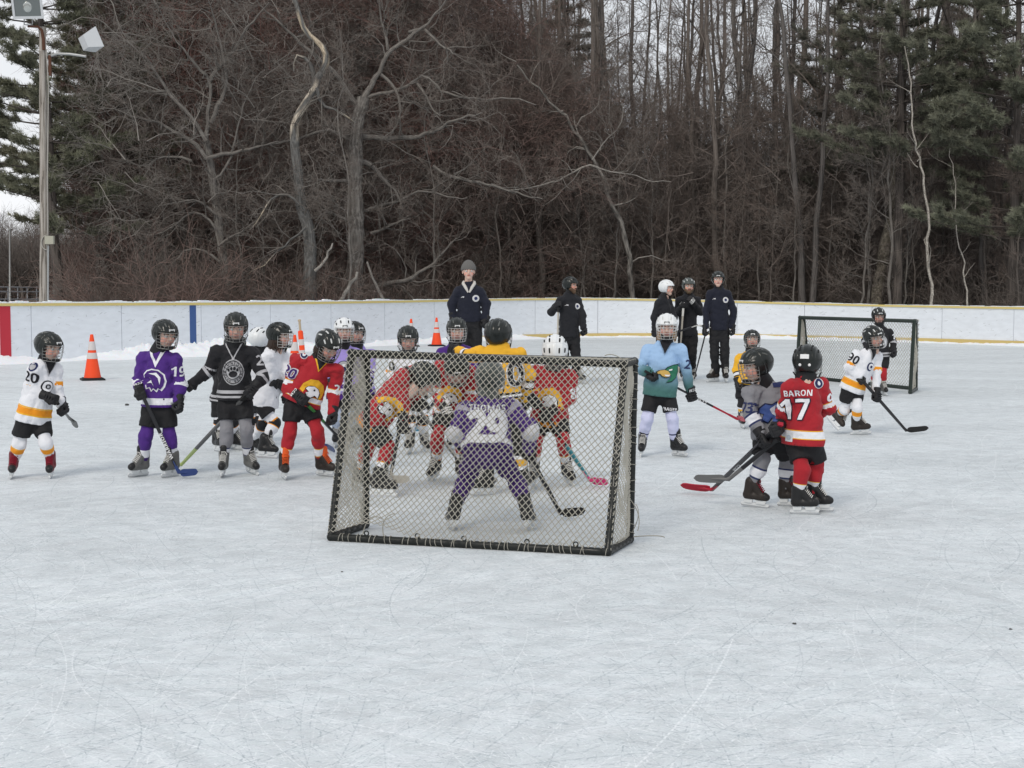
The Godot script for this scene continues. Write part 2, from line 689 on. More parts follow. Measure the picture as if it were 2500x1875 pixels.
func ice_and_ground() -> void:
	rng.seed = 5
	var im := Image.create(2048, 2048, false, Image.FORMAT_RGB8)
	var bump := Image.create(2048, 2048, false, Image.FORMAT_RGB8)
	ice_texture(im, bump)
	var patch := Image.create(512, 512, false, Image.FORMAT_RGB8)
	var pn := FastNoiseLite.new()
	pn.seed = 77
	pn.frequency = 0.011
	pn.fractal_octaves = 5
	for y in 512:
		for x in 512:
			var t := 0.97 + 0.05 * pn.get_noise_3d(cos(TAU * x / 512.0) * 80, sin(TAU * x / 512.0) * 80 + cos(TAU * y / 512.0) * 170, sin(TAU * y / 512.0) * 170)
			patch.set_pixel(x, y, Color(t, t * 1.002, t * 1.006))
	var m := mat("scratched ice", Color.WHITE, 0.5)
	m.albedo_texture = ImageTexture.create_from_image(im)
	m.uv1_scale = Vector3(1, 1, 1)
	m.heightmap_enabled = true
	m.heightmap_texture = ImageTexture.create_from_image(bump)
	m.heightmap_scale = 0.25
	m.detail_enabled = true
	m.detail_albedo = ImageTexture.create_from_image(patch)
	m.detail_blend_mode = BaseMaterial3D.BLEND_MODE_MUL
	m.detail_uv_layer = BaseMaterial3D.DETAIL_UV_2
	m.metallic_specular = 0.16
	var a := []
	a.resize(Mesh.ARRAY_MAX)
	var v := PackedVector3Array()
	var n := PackedVector3Array()
	var u := PackedVector2Array()
	var u2 := PackedVector2Array()
	for p in [Vector3(-34, 0, 8), Vector3(34, 0, 8), Vector3(34, 0, -50), Vector3(-34, 0, -50)]:
		v.append(p)
		n.append(Vector3.UP)
		u.append(Vector2(p.x + p.z * 0.08, p.z - p.x * 0.05) / 6.3)
		u2.append(Vector2(p.x, p.z) / 21.0)
	a[Mesh.ARRAY_VERTEX] = v
	a[Mesh.ARRAY_NORMAL] = n
	a[Mesh.ARRAY_TEX_UV] = u
	a[Mesh.ARRAY_TEX_UV2] = u2
	a[Mesh.ARRAY_INDEX] = PackedInt32Array([0, 3, 1, 1, 3, 2])
	var am := ArrayMesh.new()
	am.add_surface_from_arrays(Mesh.PRIMITIVE_TRIANGLES, a)
	structure(put("ice_rink", am, m), "white outdoor ice scored all over by skate blades", "ice")
	# the ground of the woods: one sheet to the horizon, rising gently behind the trees
	var g := Shape.new()
	var gn := FastNoiseLite.new()
	gn.seed = 3
	gn.frequency = 0.03
	var nxn := 90
	var nzn := 70
	for j in nzn + 1:
		for i in nxn + 1:
			var x := lerpf(-420, 420, float(i) / nxn)
			var z := lerpf(60, -640, float(j) / nzn)
			var back := smoothstep(-66.0, -150.0, z) * smoothstep(-46.0, -14.0, x)
			var y := -0.06 + 8.5 * back + (gn.get_noise_2d(x * 2, z * 2) * 0.35 if z < -52 else 0.0) * smoothstep(-52, -60, z)
			g.v.append(Vector3(x, y, z)); g.n.append(Vector3.UP); g.c.append(Color.WHITE); g.uv.append(Vector2(x, z))
	for j in nzn:
		for i in nxn:
			var b := j * (nxn + 1) + i
			g.ix.append_array([b, b + nxn + 1, b + 1, b + 1, b + nxn + 1, b + nxn + 2])
	var litter := mat("leaf litter", Color.WHITE, 0.95)
	var lt := NoiseTexture2D.new()
	lt.width = 512
	lt.height = 512
	lt.seamless = true
	var ln := FastNoiseLite.new()
	ln.seed = 9
	ln.frequency = 0.03
	ln.fractal_octaves = 5
	lt.noise = ln
	var ramp := Gradient.new()
	ramp.offsets = PackedFloat32Array([0.0, 0.45, 0.7, 1.0])
	ramp.colors = PackedColorArray([col(0.05, 0.038, 0.03), col(0.09, 0.065, 0.05), col(0.14, 0.10, 0.075), col(0.22, 0.19, 0.16)])
	lt.color_ramp = ramp
	litter.albedo_texture = lt
	litter.uv1_scale = Vector3(0.25, 0.25, 1)
	structure(put("woodland_ground", g.mesh(), litter), "brown leaf covered ground under the bare woods", "ground")

func board_path() -> Array:
	# foot and top of the rink boards where the photograph shows them, carried on past both edges of the frame
	var rows := [[-1700, 985, 753], [-1000, 936, 748], [-420, 900, 744], [0, 884, 742.5], [240, 874, 742], [480, 864, 741.5], [740, 852, 740], [1000, 838, 736.5], [1160, 830, 731], [1306, 824, 728.5], [1490, 822, 728], [1680, 822, 731], [1900, 826, 741], [2100, 832, 745], [2300, 837, 748.5], [2500, 843, 752], [2800, 856, 758]]
	var out := []
	for r in rows:
		var b := ground_at(r[0], r[1])
		var t := at(r[0], r[2], -b.z)
		out.append([b, clampf(t.y, 1.1, 1.34)])
	# smooth it a little and resample along its length
	for pass_ in 2:
		var s := out.duplicate()
		for i in range(1, out.size() - 1):
			s[i] = [out[i][0] * 0.6 + (out[i - 1][0] + out[i + 1][0]) * 0.2, out[i][1] * 0.5 + (out[i - 1][1] + out[i + 1][1]) * 0.25]
		out = s
	return out

var wall_curve: Curve3D
var wall_top: Curve3D

func wall_at(s: float) -> Array:      # base point, height, outward direction at s metres along the boards
	var b := wall_curve.sample_baked(s)
	var e := wall_curve.sample_baked(minf(s + 0.2, wall_curve.get_baked_length()))
	var a := wall_curve.sample_baked(maxf(s - 0.2, 0.0))
	var d := (e - a).normalized()
	var h := wall_top.sample_baked(s / wall_curve.get_baked_length() * wall_top.get_baked_length()).y
	return [b, h, d.cross(Vector3.UP), d]

func wall_px(px: float) -> float:       # metres along the boards where the photo column px meets them
	var best := 0.0
	var bd := 1e9
	var l := wall_curve.get_baked_length()
	var dir := ray(px, 760)
	for i in 800:
		var s := l * i / 800.0
		var p := wall_curve.sample_baked(s)
		var e := absf(p.x / -p.z - dir.x / -dir.z)
		if e < bd:
			bd = e
			best = s
	return best

func strip_along(s0: float, s1: float, prof: Array, step := 0.4) -> ArrayMesh:     # prof: Vector2(inward from the wall face, height) closed outline
	var sh := Shape.new()
	var k := maxi(1, int(ceil((s1 - s0) / step)))
	var m := prof.size()
	for j in m:
		for i in k:
			var quadp := []
			for e in [[i, j], [i + 1, j], [i + 1, (j + 1) % m], [i, (j + 1) % m]]:
				var w := wall_at(lerpf(s0, s1, float(e[0]) / k))
				var p: Vector2 = prof[e[1]]
				var y: float = p.y if p.y < 0.6 else w[1] + (p.y - 2.0)
				quadp.append(w[0] + w[2] * p.x + Vector3.UP * y)
			var nn: Vector3 = (quadp[1] - quadp[0]).cross(quadp[3] - quadp[0]).normalized()
			var u0 := sh.uv.size()
			sh.quad(quadp[0], quadp[1], quadp[2], quadp[3], nn)
			for e in 4:
				sh.uv[u0 + e] = Vector2(lerpf(s0, s1, float(i + (1 if e in [1, 2] else 0)) / k), quadp[e].y)
	for e in [0, 1]:
		var w := wall_at(s0 if e == 0 else s1)
		var q := []
		for p in prof:
			q.append(w[0] + w[2] * p.x + Vector3.UP * (p.y if p.y < 0.6 else w[1] + (p.y - 2.0)))
		if q.size() == 4:
			sh.quad(q[0], q[1], q[2], q[3])
	return sh.mesh()

func rink_boards() -> void:
	wall_curve = Curve3D.new()
	wall_top = Curve3D.new()
	var path := board_path()
	for i in path.size():
		var tan_: Vector3 = (path[mini(i + 1, path.size() - 1)][0] - path[maxi(i - 1, 0)][0]) / 6.0
		wall_curve.add_point(path[i][0], -tan_, tan_)
		wall_top.add_point(Vector3(i * 3.0, path[i][1], 0))
	# heights follow the base by index, so sample them through the nearest point
	var len_ := wall_curve.get_baked_length()
	var tops := Curve3D.new()
	for i in 60:
		var s := len_ * i / 59.0
		var p := wall_curve.sample_baked(s)
		var best := 0
		for j in path.size() - 1:
			if p.x >= path[j][0].x:
				best = j
		var f: float = clampf((p.x - path[best][0].x) / (path[best + 1][0].x - path[best][0].x), 0, 1)
		tops.add_point(Vector3(i * 3.0, lerpf(path[best][1], path[best + 1][1], f), 0))
	wall_top = tops
	var rb := thing("rink_boards", "long white rink boards with yellow top rail and yellow kick plate", "boards")
	var white := mat("board white", Color.WHITE, 0.38)
	var bt := Image.create(1024, 256, false, Image.FORMAT_RGB8)
	var bn := FastNoiseLite.new()
	bn.seed = 31
	bn.frequency = 0.02
	bn.fractal_octaves = 4
	for y in 256:
		for x in 1024:
			var t := 0.90 + 0.03 * bn.get_noise_2d(x * 1.0, y * 2.0)
			bt.set_pixel(x, y, Color(t * 0.965, t * 0.985, t * 1.01))
	for k in 300:      # puck marks and scuffs
		var q := Vector2(rng.randf() * 1024, rng.randf() * 256)
		var ang := rng.randfn(0, 0.4)
		var tone := rng.randf_range(0.3, 0.6)
		for s in rng.randi_range(1, 14):
			var z := Vector2i(int(q.x + cos(ang) * s) & 1023, int(q.y + sin(ang) * s) & 255)
			bt.set_pixelv(z, bt.get_pixelv(z).lerp(Color(tone, tone, tone), 0.5))
	white.albedo_texture = ImageTexture.create_from_image(bt)
	white.uv1_scale = Vector3(0.11, -0.55, 1)
	var seam := wall_px(1306)
	var first := fposmod(seam, 2.44)
	var s := first - 2.44
	while s < len_:
		var a := maxf(s, 0.0) + 0.008
		var b := minf(s + 2.44, len_) - 0.008
		if b > a:
			put("board_panel", strip_along(a, b, [Vector2(0, 0.0), Vector2(0, 1.96), Vector2(-0.05, 1.96), Vector2(-0.05, 0.0)]), white, rb)
		s += 2.44
	var yellow := mat("rail yellow", col(0.62, 0.50, 0.19), 0.5)
	var old := mat("kick plate yellow", col(0.56, 0.43, 0.17), 0.6)
	put("top_rail", strip_along(0, len_, [Vector2(0.03, 1.96), Vector2(0.03, 2.02), Vector2(-0.09, 2.02), Vector2(-0.09, 1.96)]), yellow, rb)
	put("kick_plate", strip_along(wall_px(1150), len_, [Vector2(0.022, 0.0), Vector2(0.022, 0.135), Vector2(0.002, 0.135), Vector2(0.002, 0.0)]), old, rb)
	var r0 := wall_px(0.5)
	var r1 := wall_px(22)
	put("red_line", strip_along(r0, r1, [Vector2(0.006, 0.0), Vector2(0.006, 1.955), Vector2(0.002, 1.955), Vector2(0.002, 0.0)]), mat("line red", col(0.50, 0.03, 0.05), 0.5), rb)
	r0 = wall_px(463.5)
	r1 = wall_px(476)
	put("blue_line", strip_along(r0, r1, [Vector2(0.006, 0.0), Vector2(0.006, 1.955), Vector2(0.002, 1.955), Vector2(0.002, 0.0)]), mat("line blue", col(0.045, 0.10, 0.27), 0.5), rb)
	# snow lying on the rail and heaped along the foot
	var snow := mat("snow", col(0.80, 0.82, 0.85), 0.9)
	snow.subsurf_scatter_enabled = true
	snow.subsurf_scatter_strength = 0.2
	var cap := Shape.new()
	var k := int(len_ / 0.14)
	for i in k:
		var sa := len_ * i / k
		var w := wall_at(sa)
		var thick := maxf(0.0, 0.035 + 0.05 * noise.get_noise_1d(sa * 60.0)) * (1.0 if sa < wall_px(950) else 0.45)
		if thick > 0.006:
			var b := Basis(w[3], Vector3.UP, -w[2])
			cap.box(w[0] + Vector3.UP * (w[1] + 0.022 + thick * 0.5) - w[2] * 0.03, Vector3(0.15, thick, 0.10), b)
	var sc := put("snow_on_rail", cap.mesh(), snow)
	sc.set_meta("kind", "stuff")
	tag(sc, "thin line of snow lying along the top rail of the boards", "snow")
	snow_bank("snow_bank", wall_px(-400), wall_px(185), 0.16, 1.2, "low lumpy snow along the boards beneath the red line", 1)
	snow_bank("snow_bank", wall_px(160), wall_px(690), 0.40, 1.5, "tall lumpy bank of shovelled snow beneath the blue line", 4)
	snow_bank("snow_bank", wall_px(640), wall_px(820), 0.26, 1.1, "small heap of snow behind the leaning channelizer post", 5)
	snow_bank("snow_bank", wall_px(770), wall_px(1330), 0.2, 0.8, "low ridge of snow along the boards behind the thin cone", 2)
	snow_bank("snow_bank", wall_px(1330), wall_px(2800), 0.10, 0.6, "thin strip of snow along the yellow kick plate on the right", 3)
	for p in [[1298, 824, 0.12, "brown clod lying on the snow at the foot of the far boards"], [310, 990, 0.062, "small grey clump of dead leaves on the ice beside purple player"], [1940, 1524, 0.016, "tiny black crumb on the open ice below the two sparring players"], [2467, 1537, 0.014, "tiny dark crumb on the ice near the right edge"], [1196, 1102, 0.014, "dark speck of dirt on the ice behind the goal keeper's legs"], [835, 1397, 0.012, "dark speck of dirt on the ice in front of the goal"]]:
		var sh := Shape.new()
		for j in 6:
			sh.sphere(Vector3(rng.randf_range(-0.3, 0.3) * p[2], p[2] * 0.2, rng.randf_range(-0.2, 0.2) * p[2]), Vector3(p[2] * rng.randf_range(0.2, 0.5), p[2] * rng.randf_range(0.15, 0.35), p[2] * 0.3), 4)
		var o := put("clod" if p[2] > 0.1 else ("leaf_clump" if p[2] > 0.06 else "dirt_crumb"), sh.mesh(), mat("dirt", col(0.10, 0.075, 0.05), 0.9) if p[2] > 0.1 else mat("dark dirt", col(0.09, 0.09, 0.09), 0.9), self, Transform3D(Basis(), ground_at(p[0], p[1])))
		tag(o, p[3], "debris")

func snow_bank(n: String, s0: float, s1: float, high: float, wide: float, label: String, seed_: int) -> void:
	var sh := Shape.new()
	var nn := FastNoiseLite.new()
	nn.seed = seed_ * 13
	nn.frequency = 0.9
	nn.fractal_octaves = 4
	var big := FastNoiseLite.new()
	big.seed = seed_
	big.frequency = 0.16
	var ks := int((s1 - s0) / 0.07)
	var kw := 18
	for i in ks + 1:
		var s := lerpf(s0, s1, float(i) / ks)
		var w := wall_at(s)
		var ends := minf(1.0, minf(i, ks - i) / 25.0)
		var b := 0.62 + 0.75 * big.get_noise_1d(s)
		for j in kw + 1:
			var t := float(j) / kw
			var x := t * wide * (0.7 + 0.5 * b)
			var p: Vector3 = w[0] + w[2] * x
			var y := high * b * (1.0 - t) * (1.0 - t * t * 0.6) * ends
			var lump := nn.get_noise_2d(p.x * 1.6, p.z * 1.6)
			y += (lump * 0.40 + absf(nn.get_noise_2d(p.x * 4.0, p.z * 4.0)) * 0.34 + absf(nn.get_noise_2d(p.x * 9.0, p.z * 9.0)) * 0.14) * high * (1.0 - t) * ends
			p.y = maxf(y, 0.012 * (1.0 - t)) - 0.008 * t
			sh.v.append(p); sh.n.append(Vector3.UP); sh.c.append(Color.WHITE); sh.uv.append(Vector2(p.x, p.z))
	for i in ks:
		for j in kw:
			var b := i * (kw + 1) + j
			sh.ix.append_array([b, b + 1, b + kw + 1, b + 1, b + kw + 2, b + kw + 1])
	for i in range(0, sh.ix.size(), 3):
		pass
	var acc := PackedVector3Array()
	acc.resize(sh.v.size())
	for i in range(0, sh.ix.size(), 3):
		var a := sh.v[sh.ix[i]]
		var f := (sh.v[sh.ix[i + 1]] - a).cross(sh.v[sh.ix[i + 2]] - a)
		if f.y < 0:
			f = -f
		for e in 3:
			acc[sh.ix[i + e]] += f
	for i in acc.size():
		sh.n[i] = acc[i].normalized()
	var o := put(n, sh.mesh(), M["snow"])
	o.set_meta("kind", "stuff")
	tag(o, label, "snow")

# ---- gear: built once, shared by every player ----------------------------------------------------
var child_head: ArrayMesh
var adult_head: ArrayMesh
var bearded_head: ArrayMesh
var shell_mesh: ArrayMesh
var vent_mesh: ArrayMesh
var slit_mesh: ArrayMesh
var cage_mesh: ArrayMesh
var chin_mesh: ArrayMesh
var strap_mesh: ArrayMesh
var label_mesh: ArrayMesh
var rear_mesh: ArrayMesh
var visor_mesh: ArrayMesh
var glove_mesh: ArrayMesh
var cuff_mesh: ArrayMesh
var glove_pad_mesh: ArrayMesh
var boot_mesh: ArrayMesh
var boot_cap_mesh: ArrayMesh
var lace_mesh: ArrayMesh
var tongue_mesh: ArrayMesh
var holder_mesh: ArrayMesh
var runner_mesh: ArrayMesh

const SKIN := Color(0.60, 0.41, 0.335)

func make_head(grown: bool, beard: Color, brow: Color) -> ArrayMesh:
	# origin between the ears, +z is where the face looks
	var k := Basis()
	var b := []
	b.append([Vector3(0, 0.028, -0.02), Vector3(0, 0.030, 0.008), 0.080, 0.078, 1])          # skull
	b.append([Vector3(0, 0.0, 0.018), Vector3(0, -0.035, 0.028), 0.066, 0.058, 1])             # face
	b.append([Vector3(0, -0.05, 0.03), Vector3(0, -0.078, 0.052), 0.044, 0.026 if not grown else 0.032, 1])   # jaw, chin
	for s in [-1, 1]:
		b.append([Vector3(s * 0.034, -0.022, 0.058), Vector3(s * 0.040, -0.03, 0.045), 0.025 if not grown else 0.02, 0.024, 2])   # cheek
		b.append([Vector3(s * 0.079, 0.008, -0.004), Vector3(s * 0.081, -0.018, -0.002), 0.013, 0.009, 1])   # ear
		b.append([Vector3(s * 0.016, 0.030, 0.079), Vector3(s * 0.046, 0.029, 0.066), 0.0075, 0.006, 4])   # brow
		b.append([Vector3(s * 0.031, 0.010, 0.070), Vector3(s * 0.032, 0.010, 0.071), 0.0125, 0.0125, 5])   # eye
		b.append([Vector3(s * 0.031, 0.010, 0.0785), Vector3(s * 0.031, 0.010, 0.079), 0.0064, 0.0064, 6])   # iris
		b.append([Vector3(s * 0.019, 0.019, 0.0785), Vector3(s * 0.044, 0.018, 0.070), 0.0042, 0.0036, 7])   # lid
		b.append([Vector3(s * 0.008, -0.024, 0.090), Vector3(s * 0.009, -0.025, 0.087), 0.0075, 0.007, 2])   # nostril wing
	b.append([Vector3(0, 0.018, 0.083), Vector3(0, -0.018, 0.101), 0.008, 0.0105, 1])          # nose
	b.append([Vector3(-0.018, -0.0475, 0.079), Vector3(0.018, -0.0475, 0.079), 0.0058, 0.0058, 3])   # lips
	b.append([Vector3(-0.006, -0.0475, 0.0835), Vector3(0.006, -0.0475, 0.0835), 0.0062, 0.0062, 3])
	b.append([Vector3(0, -0.06, -0.012), Vector3(0, -0.15, -0.026), 0.05, 0.052, 1])           # neck
	if beard.r >= 0:
		b.append([Vector3(-0.05, -0.045, 0.03), Vector3(0, -0.088, 0.060), 0.032, 0.034, 8])
		b.append([Vector3(0.05, -0.045, 0.03), Vector3(0, -0.088, 0.060), 0.032, 0.034, 8])
		b.append([Vector3(-0.022, -0.038, 0.082), Vector3(0.022, -0.038, 0.082), 0.007, 0.007, 8])
	var f := Field.new()
	f.build(b, 0.0036, 260.0)
	return f.mesh({1: SKIN, 2: SKIN * Color(1.12, 0.82, 0.80), 3: Color(0.42, 0.14, 0.12), 4: brow, 5: Color(0.62, 0.60, 0.58), 6: Color(0.03, 0.03, 0.035), 7: SKIN * 0.55, 8: beard})

func shell(p: Vector3) -> float:
	var q := (p - Vector3(0, 0.034, -0.012)) / Vector3(0.109, 0.112, 0.130)
	var d := (q.length() - 1.0) * 0.112
	var up := smoothstep(0.0, 0.06, p.y)
	d -= 0.0045 * smoothstep(0.022, 0.014, absf(p.x)) * up                       # crown rib
	d -= 0.004 * smoothstep(0.012, 0.006, absf(absf(p.x) - 0.062)) * up          # side ribs
	d += 0.0045 * exp(-pow((p.z + 0.012 - 0.35 * (p.y - 0.06)) / 0.005, 2.0))       # where front and back shells meet
	d -= 0.005 * smoothstep(0.085, 0.06, p.y) * smoothstep(0.02, 0.05, p.z)         # brow band
	var h := lerpf(-0.062, 0.047, smoothstep(0.030, 0.056, p.z))                    # lower edge: ear guards, then the brow
	h = lerpf(h, -0.05, smoothstep(-0.05, -0.08, p.z))
	h = maxf(h, lerpf(-0.2, 0.0, smoothstep(0.028, 0.0, absf(p.z - 0.040))) if p.y < 0.02 and p.z > 0.02 else -0.2)
	return maxf(d, h - p.y)

func on_shell(x: float, z: float) -> Vector3:
	var y := 0.034 + 0.112 * sqrt(maxf(0.0, 1.0 - pow(x / 0.109, 2) - pow((z + 0.012) / 0.130, 2)))
	return Vector3(x, y, z)

func face_cage(a: float, y: float, out_ := 0.0) -> Vector3:
	var shrink := 1.0 - 0.20 * pow(clampf((0.0 - y) / 0.11, 0.0, 1.0), 2.0)
	return Vector3((0.100 + out_) * sin(a) * shrink, y, 0.012 + (0.122 + out_) * cos(a) * shrink)

func make_gear() -> void:
	child_head = make_head(false, Color(-1, 0, 0), Color(0.10, 0.06, 0.04))
	adult_head = make_head(true, Color(-1, 0, 0), Color(0.07, 0.045, 0.03))
	bearded_head = make_head(true, Color(0.12, 0.075, 0.045), Color(0.07, 0.045, 0.03))
	var f := Field.new()
	f.from_function(shell, Vector3(-0.13, -0.085, -0.165), Vector3(0.13, 0.165, 0.14), 0.0055)
	shell_mesh = f.mesh()
	var sh := Shape.new()
	for s in [-1, 1]:
		for v in [[0.04, 0.055, 0.085], [0.042, -0.04, 0.0], [0.042, -0.105, -0.065], [0.085, 0.03, 0.06], [0.086, -0.06, -0.025]]:
			var a := on_shell(s * v[0], v[1])
			var b := on_shell(s * v[0] * 0.96, v[2])
			sh.tube([a + (a - b).normalized() * 0.003, a, (a + b) / 2 + Vector3(0, 0.0012, 0), b, b + (b - a).normalized() * 0.003], [0.002, 0.0068, 0.0078, 0.0065, 0.002], 6, false)
	vent_mesh = sh.mesh()
	sh = Shape.new()
	for v in [[0.0, 0.112], [0.018, 0.110], [-0.018, 0.110]]:
		sh.box(on_shell(v[0], v[1]) + Vector3(0, 0.001, 0.004), Vector3(0.016, 0.02, 0.009))
	label_mesh = sh.mesh()
	sh = Shape.new()
	sh.box(Vector3(0, 0.055, -0.1425), Vector3(0.062, 0.032, 0.012), Basis(Vector3.RIGHT, 0.16))
	for e in [-1, 1]:
		sh.sphere(Vector3(e * 0.034, -0.005, -0.131), Vector3(0.011, 0.011, 0.006), 5)
	rear_mesh = sh.mesh()
	sh = Shape.new()
	sh.tube([Vector3(-0.103, -0.055, 0.0), Vector3(-0.086, -0.085, 0.022), Vector3(-0.05, -0.110, 0.046), Vector3(0, -0.116, 0.054), Vector3(0.05, -0.110, 0.046), Vector3(0.086, -0.085, 0.022), Vector3(0.103, -0.055, 0.0)], [0.0045], 5)
	strap_mesh = sh.mesh()
	sh = Shape.new()
	for y in [0.045, 0.018, -0.012, -0.040, -0.066, -0.094]:
		var pts := []
		for i in 15:
			pts.append(face_cage(lerpf(-1.45, 1.45, i / 14.0), y))
		sh.tube(pts, [0.0022 if absf(y) < 0.08 else 0.003], 4)
	for a in [-1.42, -1.0, -0.64, -0.30, 0.30, 0.64, 1.0, 1.42]:
		var pts := []
		for i in 8:
			pts.append(face_cage(a, lerpf(0.048, -0.096, i / 7.0), 0.0026))
		sh.tube(pts, [0.0022], 4)
	cage_mesh = sh.mesh()
	sh = Shape.new()
	var pts := []
	for i in 9:
		pts.append(face_cage(lerpf(-0.8, 0.8, i / 8.0), -0.085, -0.014))
	sh.tube(pts, [0.006, 0.011, 0.014, 0.016, 0.016, 0.016, 0.014, 0.011, 0.006], 6)
	chin_mesh = sh.mesh()
	sh = Shape.new()
	for j in 7:
		for i in 16:
			var q := []
			for e in [[i, j], [i + 1, j], [i + 1, j + 1], [i, j + 1]]:
				q.append(face_cage(lerpf(-1.4, 1.4, e[0] / 16.0), lerpf(-0.098, 0.05, e[1] / 7.0), 0.003))
			sh.quad(q[0], q[1], q[2], q[3])
	visor_mesh = sh.mesh()
	make_glove()
	make_skate()

func make_glove() -> void:
	# origin in the grip, +y towards the knuckles, -z is the palm, the stick lies along x; cuff towards -y
	var b := []
	b.append([Vector3(-0.022, -0.035, 0.016), Vector3(-0.024, 0.030, 0.020), 0.027, 0.027, 1])
	b.append([Vector3(0.022, -0.035, 0.016), Vector3(0.024, 0.030, 0.020), 0.027, 0.027, 1])
	var lens := [0.026, 0.034, 0.032, 0.022]
	for i in 4:
		var x := -0.036 + i * 0.024
		var k0 := Vector3(x, 0.040, 0.018)
		var k1 := Vector3(x, 0.044 + lens[i] * 0.45, -0.008)
		var k2 := Vector3(x, 0.030 + lens[i] * 0.2, -0.036)
		var k3 := Vector3(x, 0.004, -0.040)
		b.append([k0, k1, 0.0155, 0.0145, 2])
		b.append([k1, k2, 0.0145, 0.0130, 2])
		b.append([k2, k3, 0.0130, 0.0110, 2])
	b.append([Vector3(0.034, -0.028, 0.008), Vector3(0.052, -0.004, -0.014), 0.019, 0.0165, 3])
	b.append([Vector3(0.052, -0.004, -0.014), Vector3(0.030, 0.010, -0.044), 0.0165, 0.0125, 3])
	var f := Field.new()
	f.build(b, 0.006, 300.0)
	glove_mesh = f.mesh()
	b = [[Vector3(0, -0.06, 0.004), Vector3(0, -0.125, 0.0), 0.043, 0.054, 1]]
	f = Field.new()
	f.build(b, 0.008, 300.0, [[Vector3(0, -0.112, 0), Vector3(0, -1, 0)], [Vector3(0, -0.045, 0), Vector3(0, 1, 0)]])
	cuff_mesh = f.mesh()
	var sh := Shape.new()
	for i in 3:      # padded rolls across the back of the hand
		sh.tube([Vector3(-0.046, -0.03 + i * 0.028, 0.034), Vector3(0, -0.03 + i * 0.028, 0.044), Vector3(0.046, -0.03 + i * 0.028, 0.034)], [0.009, 0.0115, 0.009], 6)
	glove_pad_mesh = sh.mesh()

func make_skate() -> void:
	# origin on the ice under the middle of the foot, toes towards +z
	var b := []
	b.append([Vector3(0, 0.098, -0.066), Vector3(0, 0.092, 0.05), 0.036, 0.034, 1])
	b.append([Vector3(0, 0.105, -0.058), Vector3(0, 0.205, -0.046), 0.040, 0.048, 1])
	b.append([Vector3(0, 0.108, 0.045), Vector3(0, 0.185, -0.012), 0.031, 0.040, 1])
	b.append([Vector3(0, 0.10, 0.062), Vector3(0, 0.094, 0.084), 0.034, 0.030, 2])
	var f := Field.new()
	f.build(b, 0.0062, 190.0, [[Vector3(0, 0.066, 0), Vector3(0, -1, 0)], [Vector3(0, 0.228, 0), Vector3(0, 1, 0.35).normalized()]])
	boot_mesh = f.mesh()
	b = [[Vector3(0, 0.10, 0.072), Vector3(0, 0.094, 0.088), 0.034, 0.0305, 2]]
	f = Field.new()
	f.build(b, 0.006, 200.0, [[Vector3(0, 0.0645, 0), Vector3(0, -1, 0)], [Vector3(0, 0, 0.068), Vector3(0, 0, -1)]])
	boot_cap_mesh = f.mesh()
	f = Field.new()
	f.build([[Vector3(0, 0.18, 0.010), Vector3(0, 0.258, 0.018), 0.030, 0.030, 1, Basis(), 2.2]], 0.007, 200.0)
	tongue_mesh = f.mesh()
	var sh := Shape.new()
	for i in 7:
		var t := i / 6.0
		var y := lerpf(0.150, 0.218, t)
		var z := lerpf(0.066, 0.010, t)
		sh.tube([Vector3(-0.028, y - 0.012, z - 0.006), Vector3(-0.012, y + 0.002, z + 0.004), Vector3(0.012, y + 0.002, z + 0.004), Vector3(0.028, y - 0.012, z - 0.006)], [0.004], 5)
	sh.tube([Vector3(-0.026, 0.222, 0.008), Vector3(-0.012, 0.222, 0.03), Vector3(0.02, 0.224, 0.028), Vector3(0.034, 0.20, 0.024)], [0.0042], 5)
	lace_mesh = sh.mesh()
	sh = Shape.new()      # the white blade holder: two pedestals on a long rail
	for e in [[-0.052, 0.040, 0.030], [0.050, 0.050, 0.034]]:
		var pg := PackedVector2Array([Vector2(e[0] - e[1] * 0.9, 0.066), Vector2(e[0] + e[1] * 0.9, 0.066), Vector2(e[0] + e[2], 0.036), Vector2(e[0] - e[2], 0.036)])
		sh.prism(pg, Transform3D(Basis(Vector3(0, 0, 1), Vector3(0, 1, 0), Vector3(-1, 0, 0)), Vector3.ZERO), 0.034)
	var rail := PackedVector2Array([Vector2(-0.105, 0.040), Vector2(0.112, 0.042), Vector2(0.122, 0.032), Vector2(0.112, 0.018), Vector2(-0.104, 0.018), Vector2(-0.114, 0.028)])
	sh.prism(rail, Transform3D(Basis(Vector3(0, 0, 1), Vector3(0, 1, 0), Vector3(-1, 0, 0)), Vector3.ZERO), 0.013)
	holder_mesh = sh.mesh()
	sh = Shape.new()
	var steel := PackedVector2Array([Vector2(-0.108, 0.022), Vector2(0.116, 0.022), Vector2(0.120, 0.014), Vector2(0.110, 0.004), Vector2(0.08, 0.0), Vector2(-0.08, 0.0), Vector2(-0.104, 0.005), Vector2(-0.112, 0.014)])
	sh.prism(steel, Transform3D(Basis(Vector3(0, 0, 1), Vector3(0, 1, 0), Vector3(-1, 0, 0)), Vector3.ZERO), 0.0042)
	runner_mesh = sh.mesh()

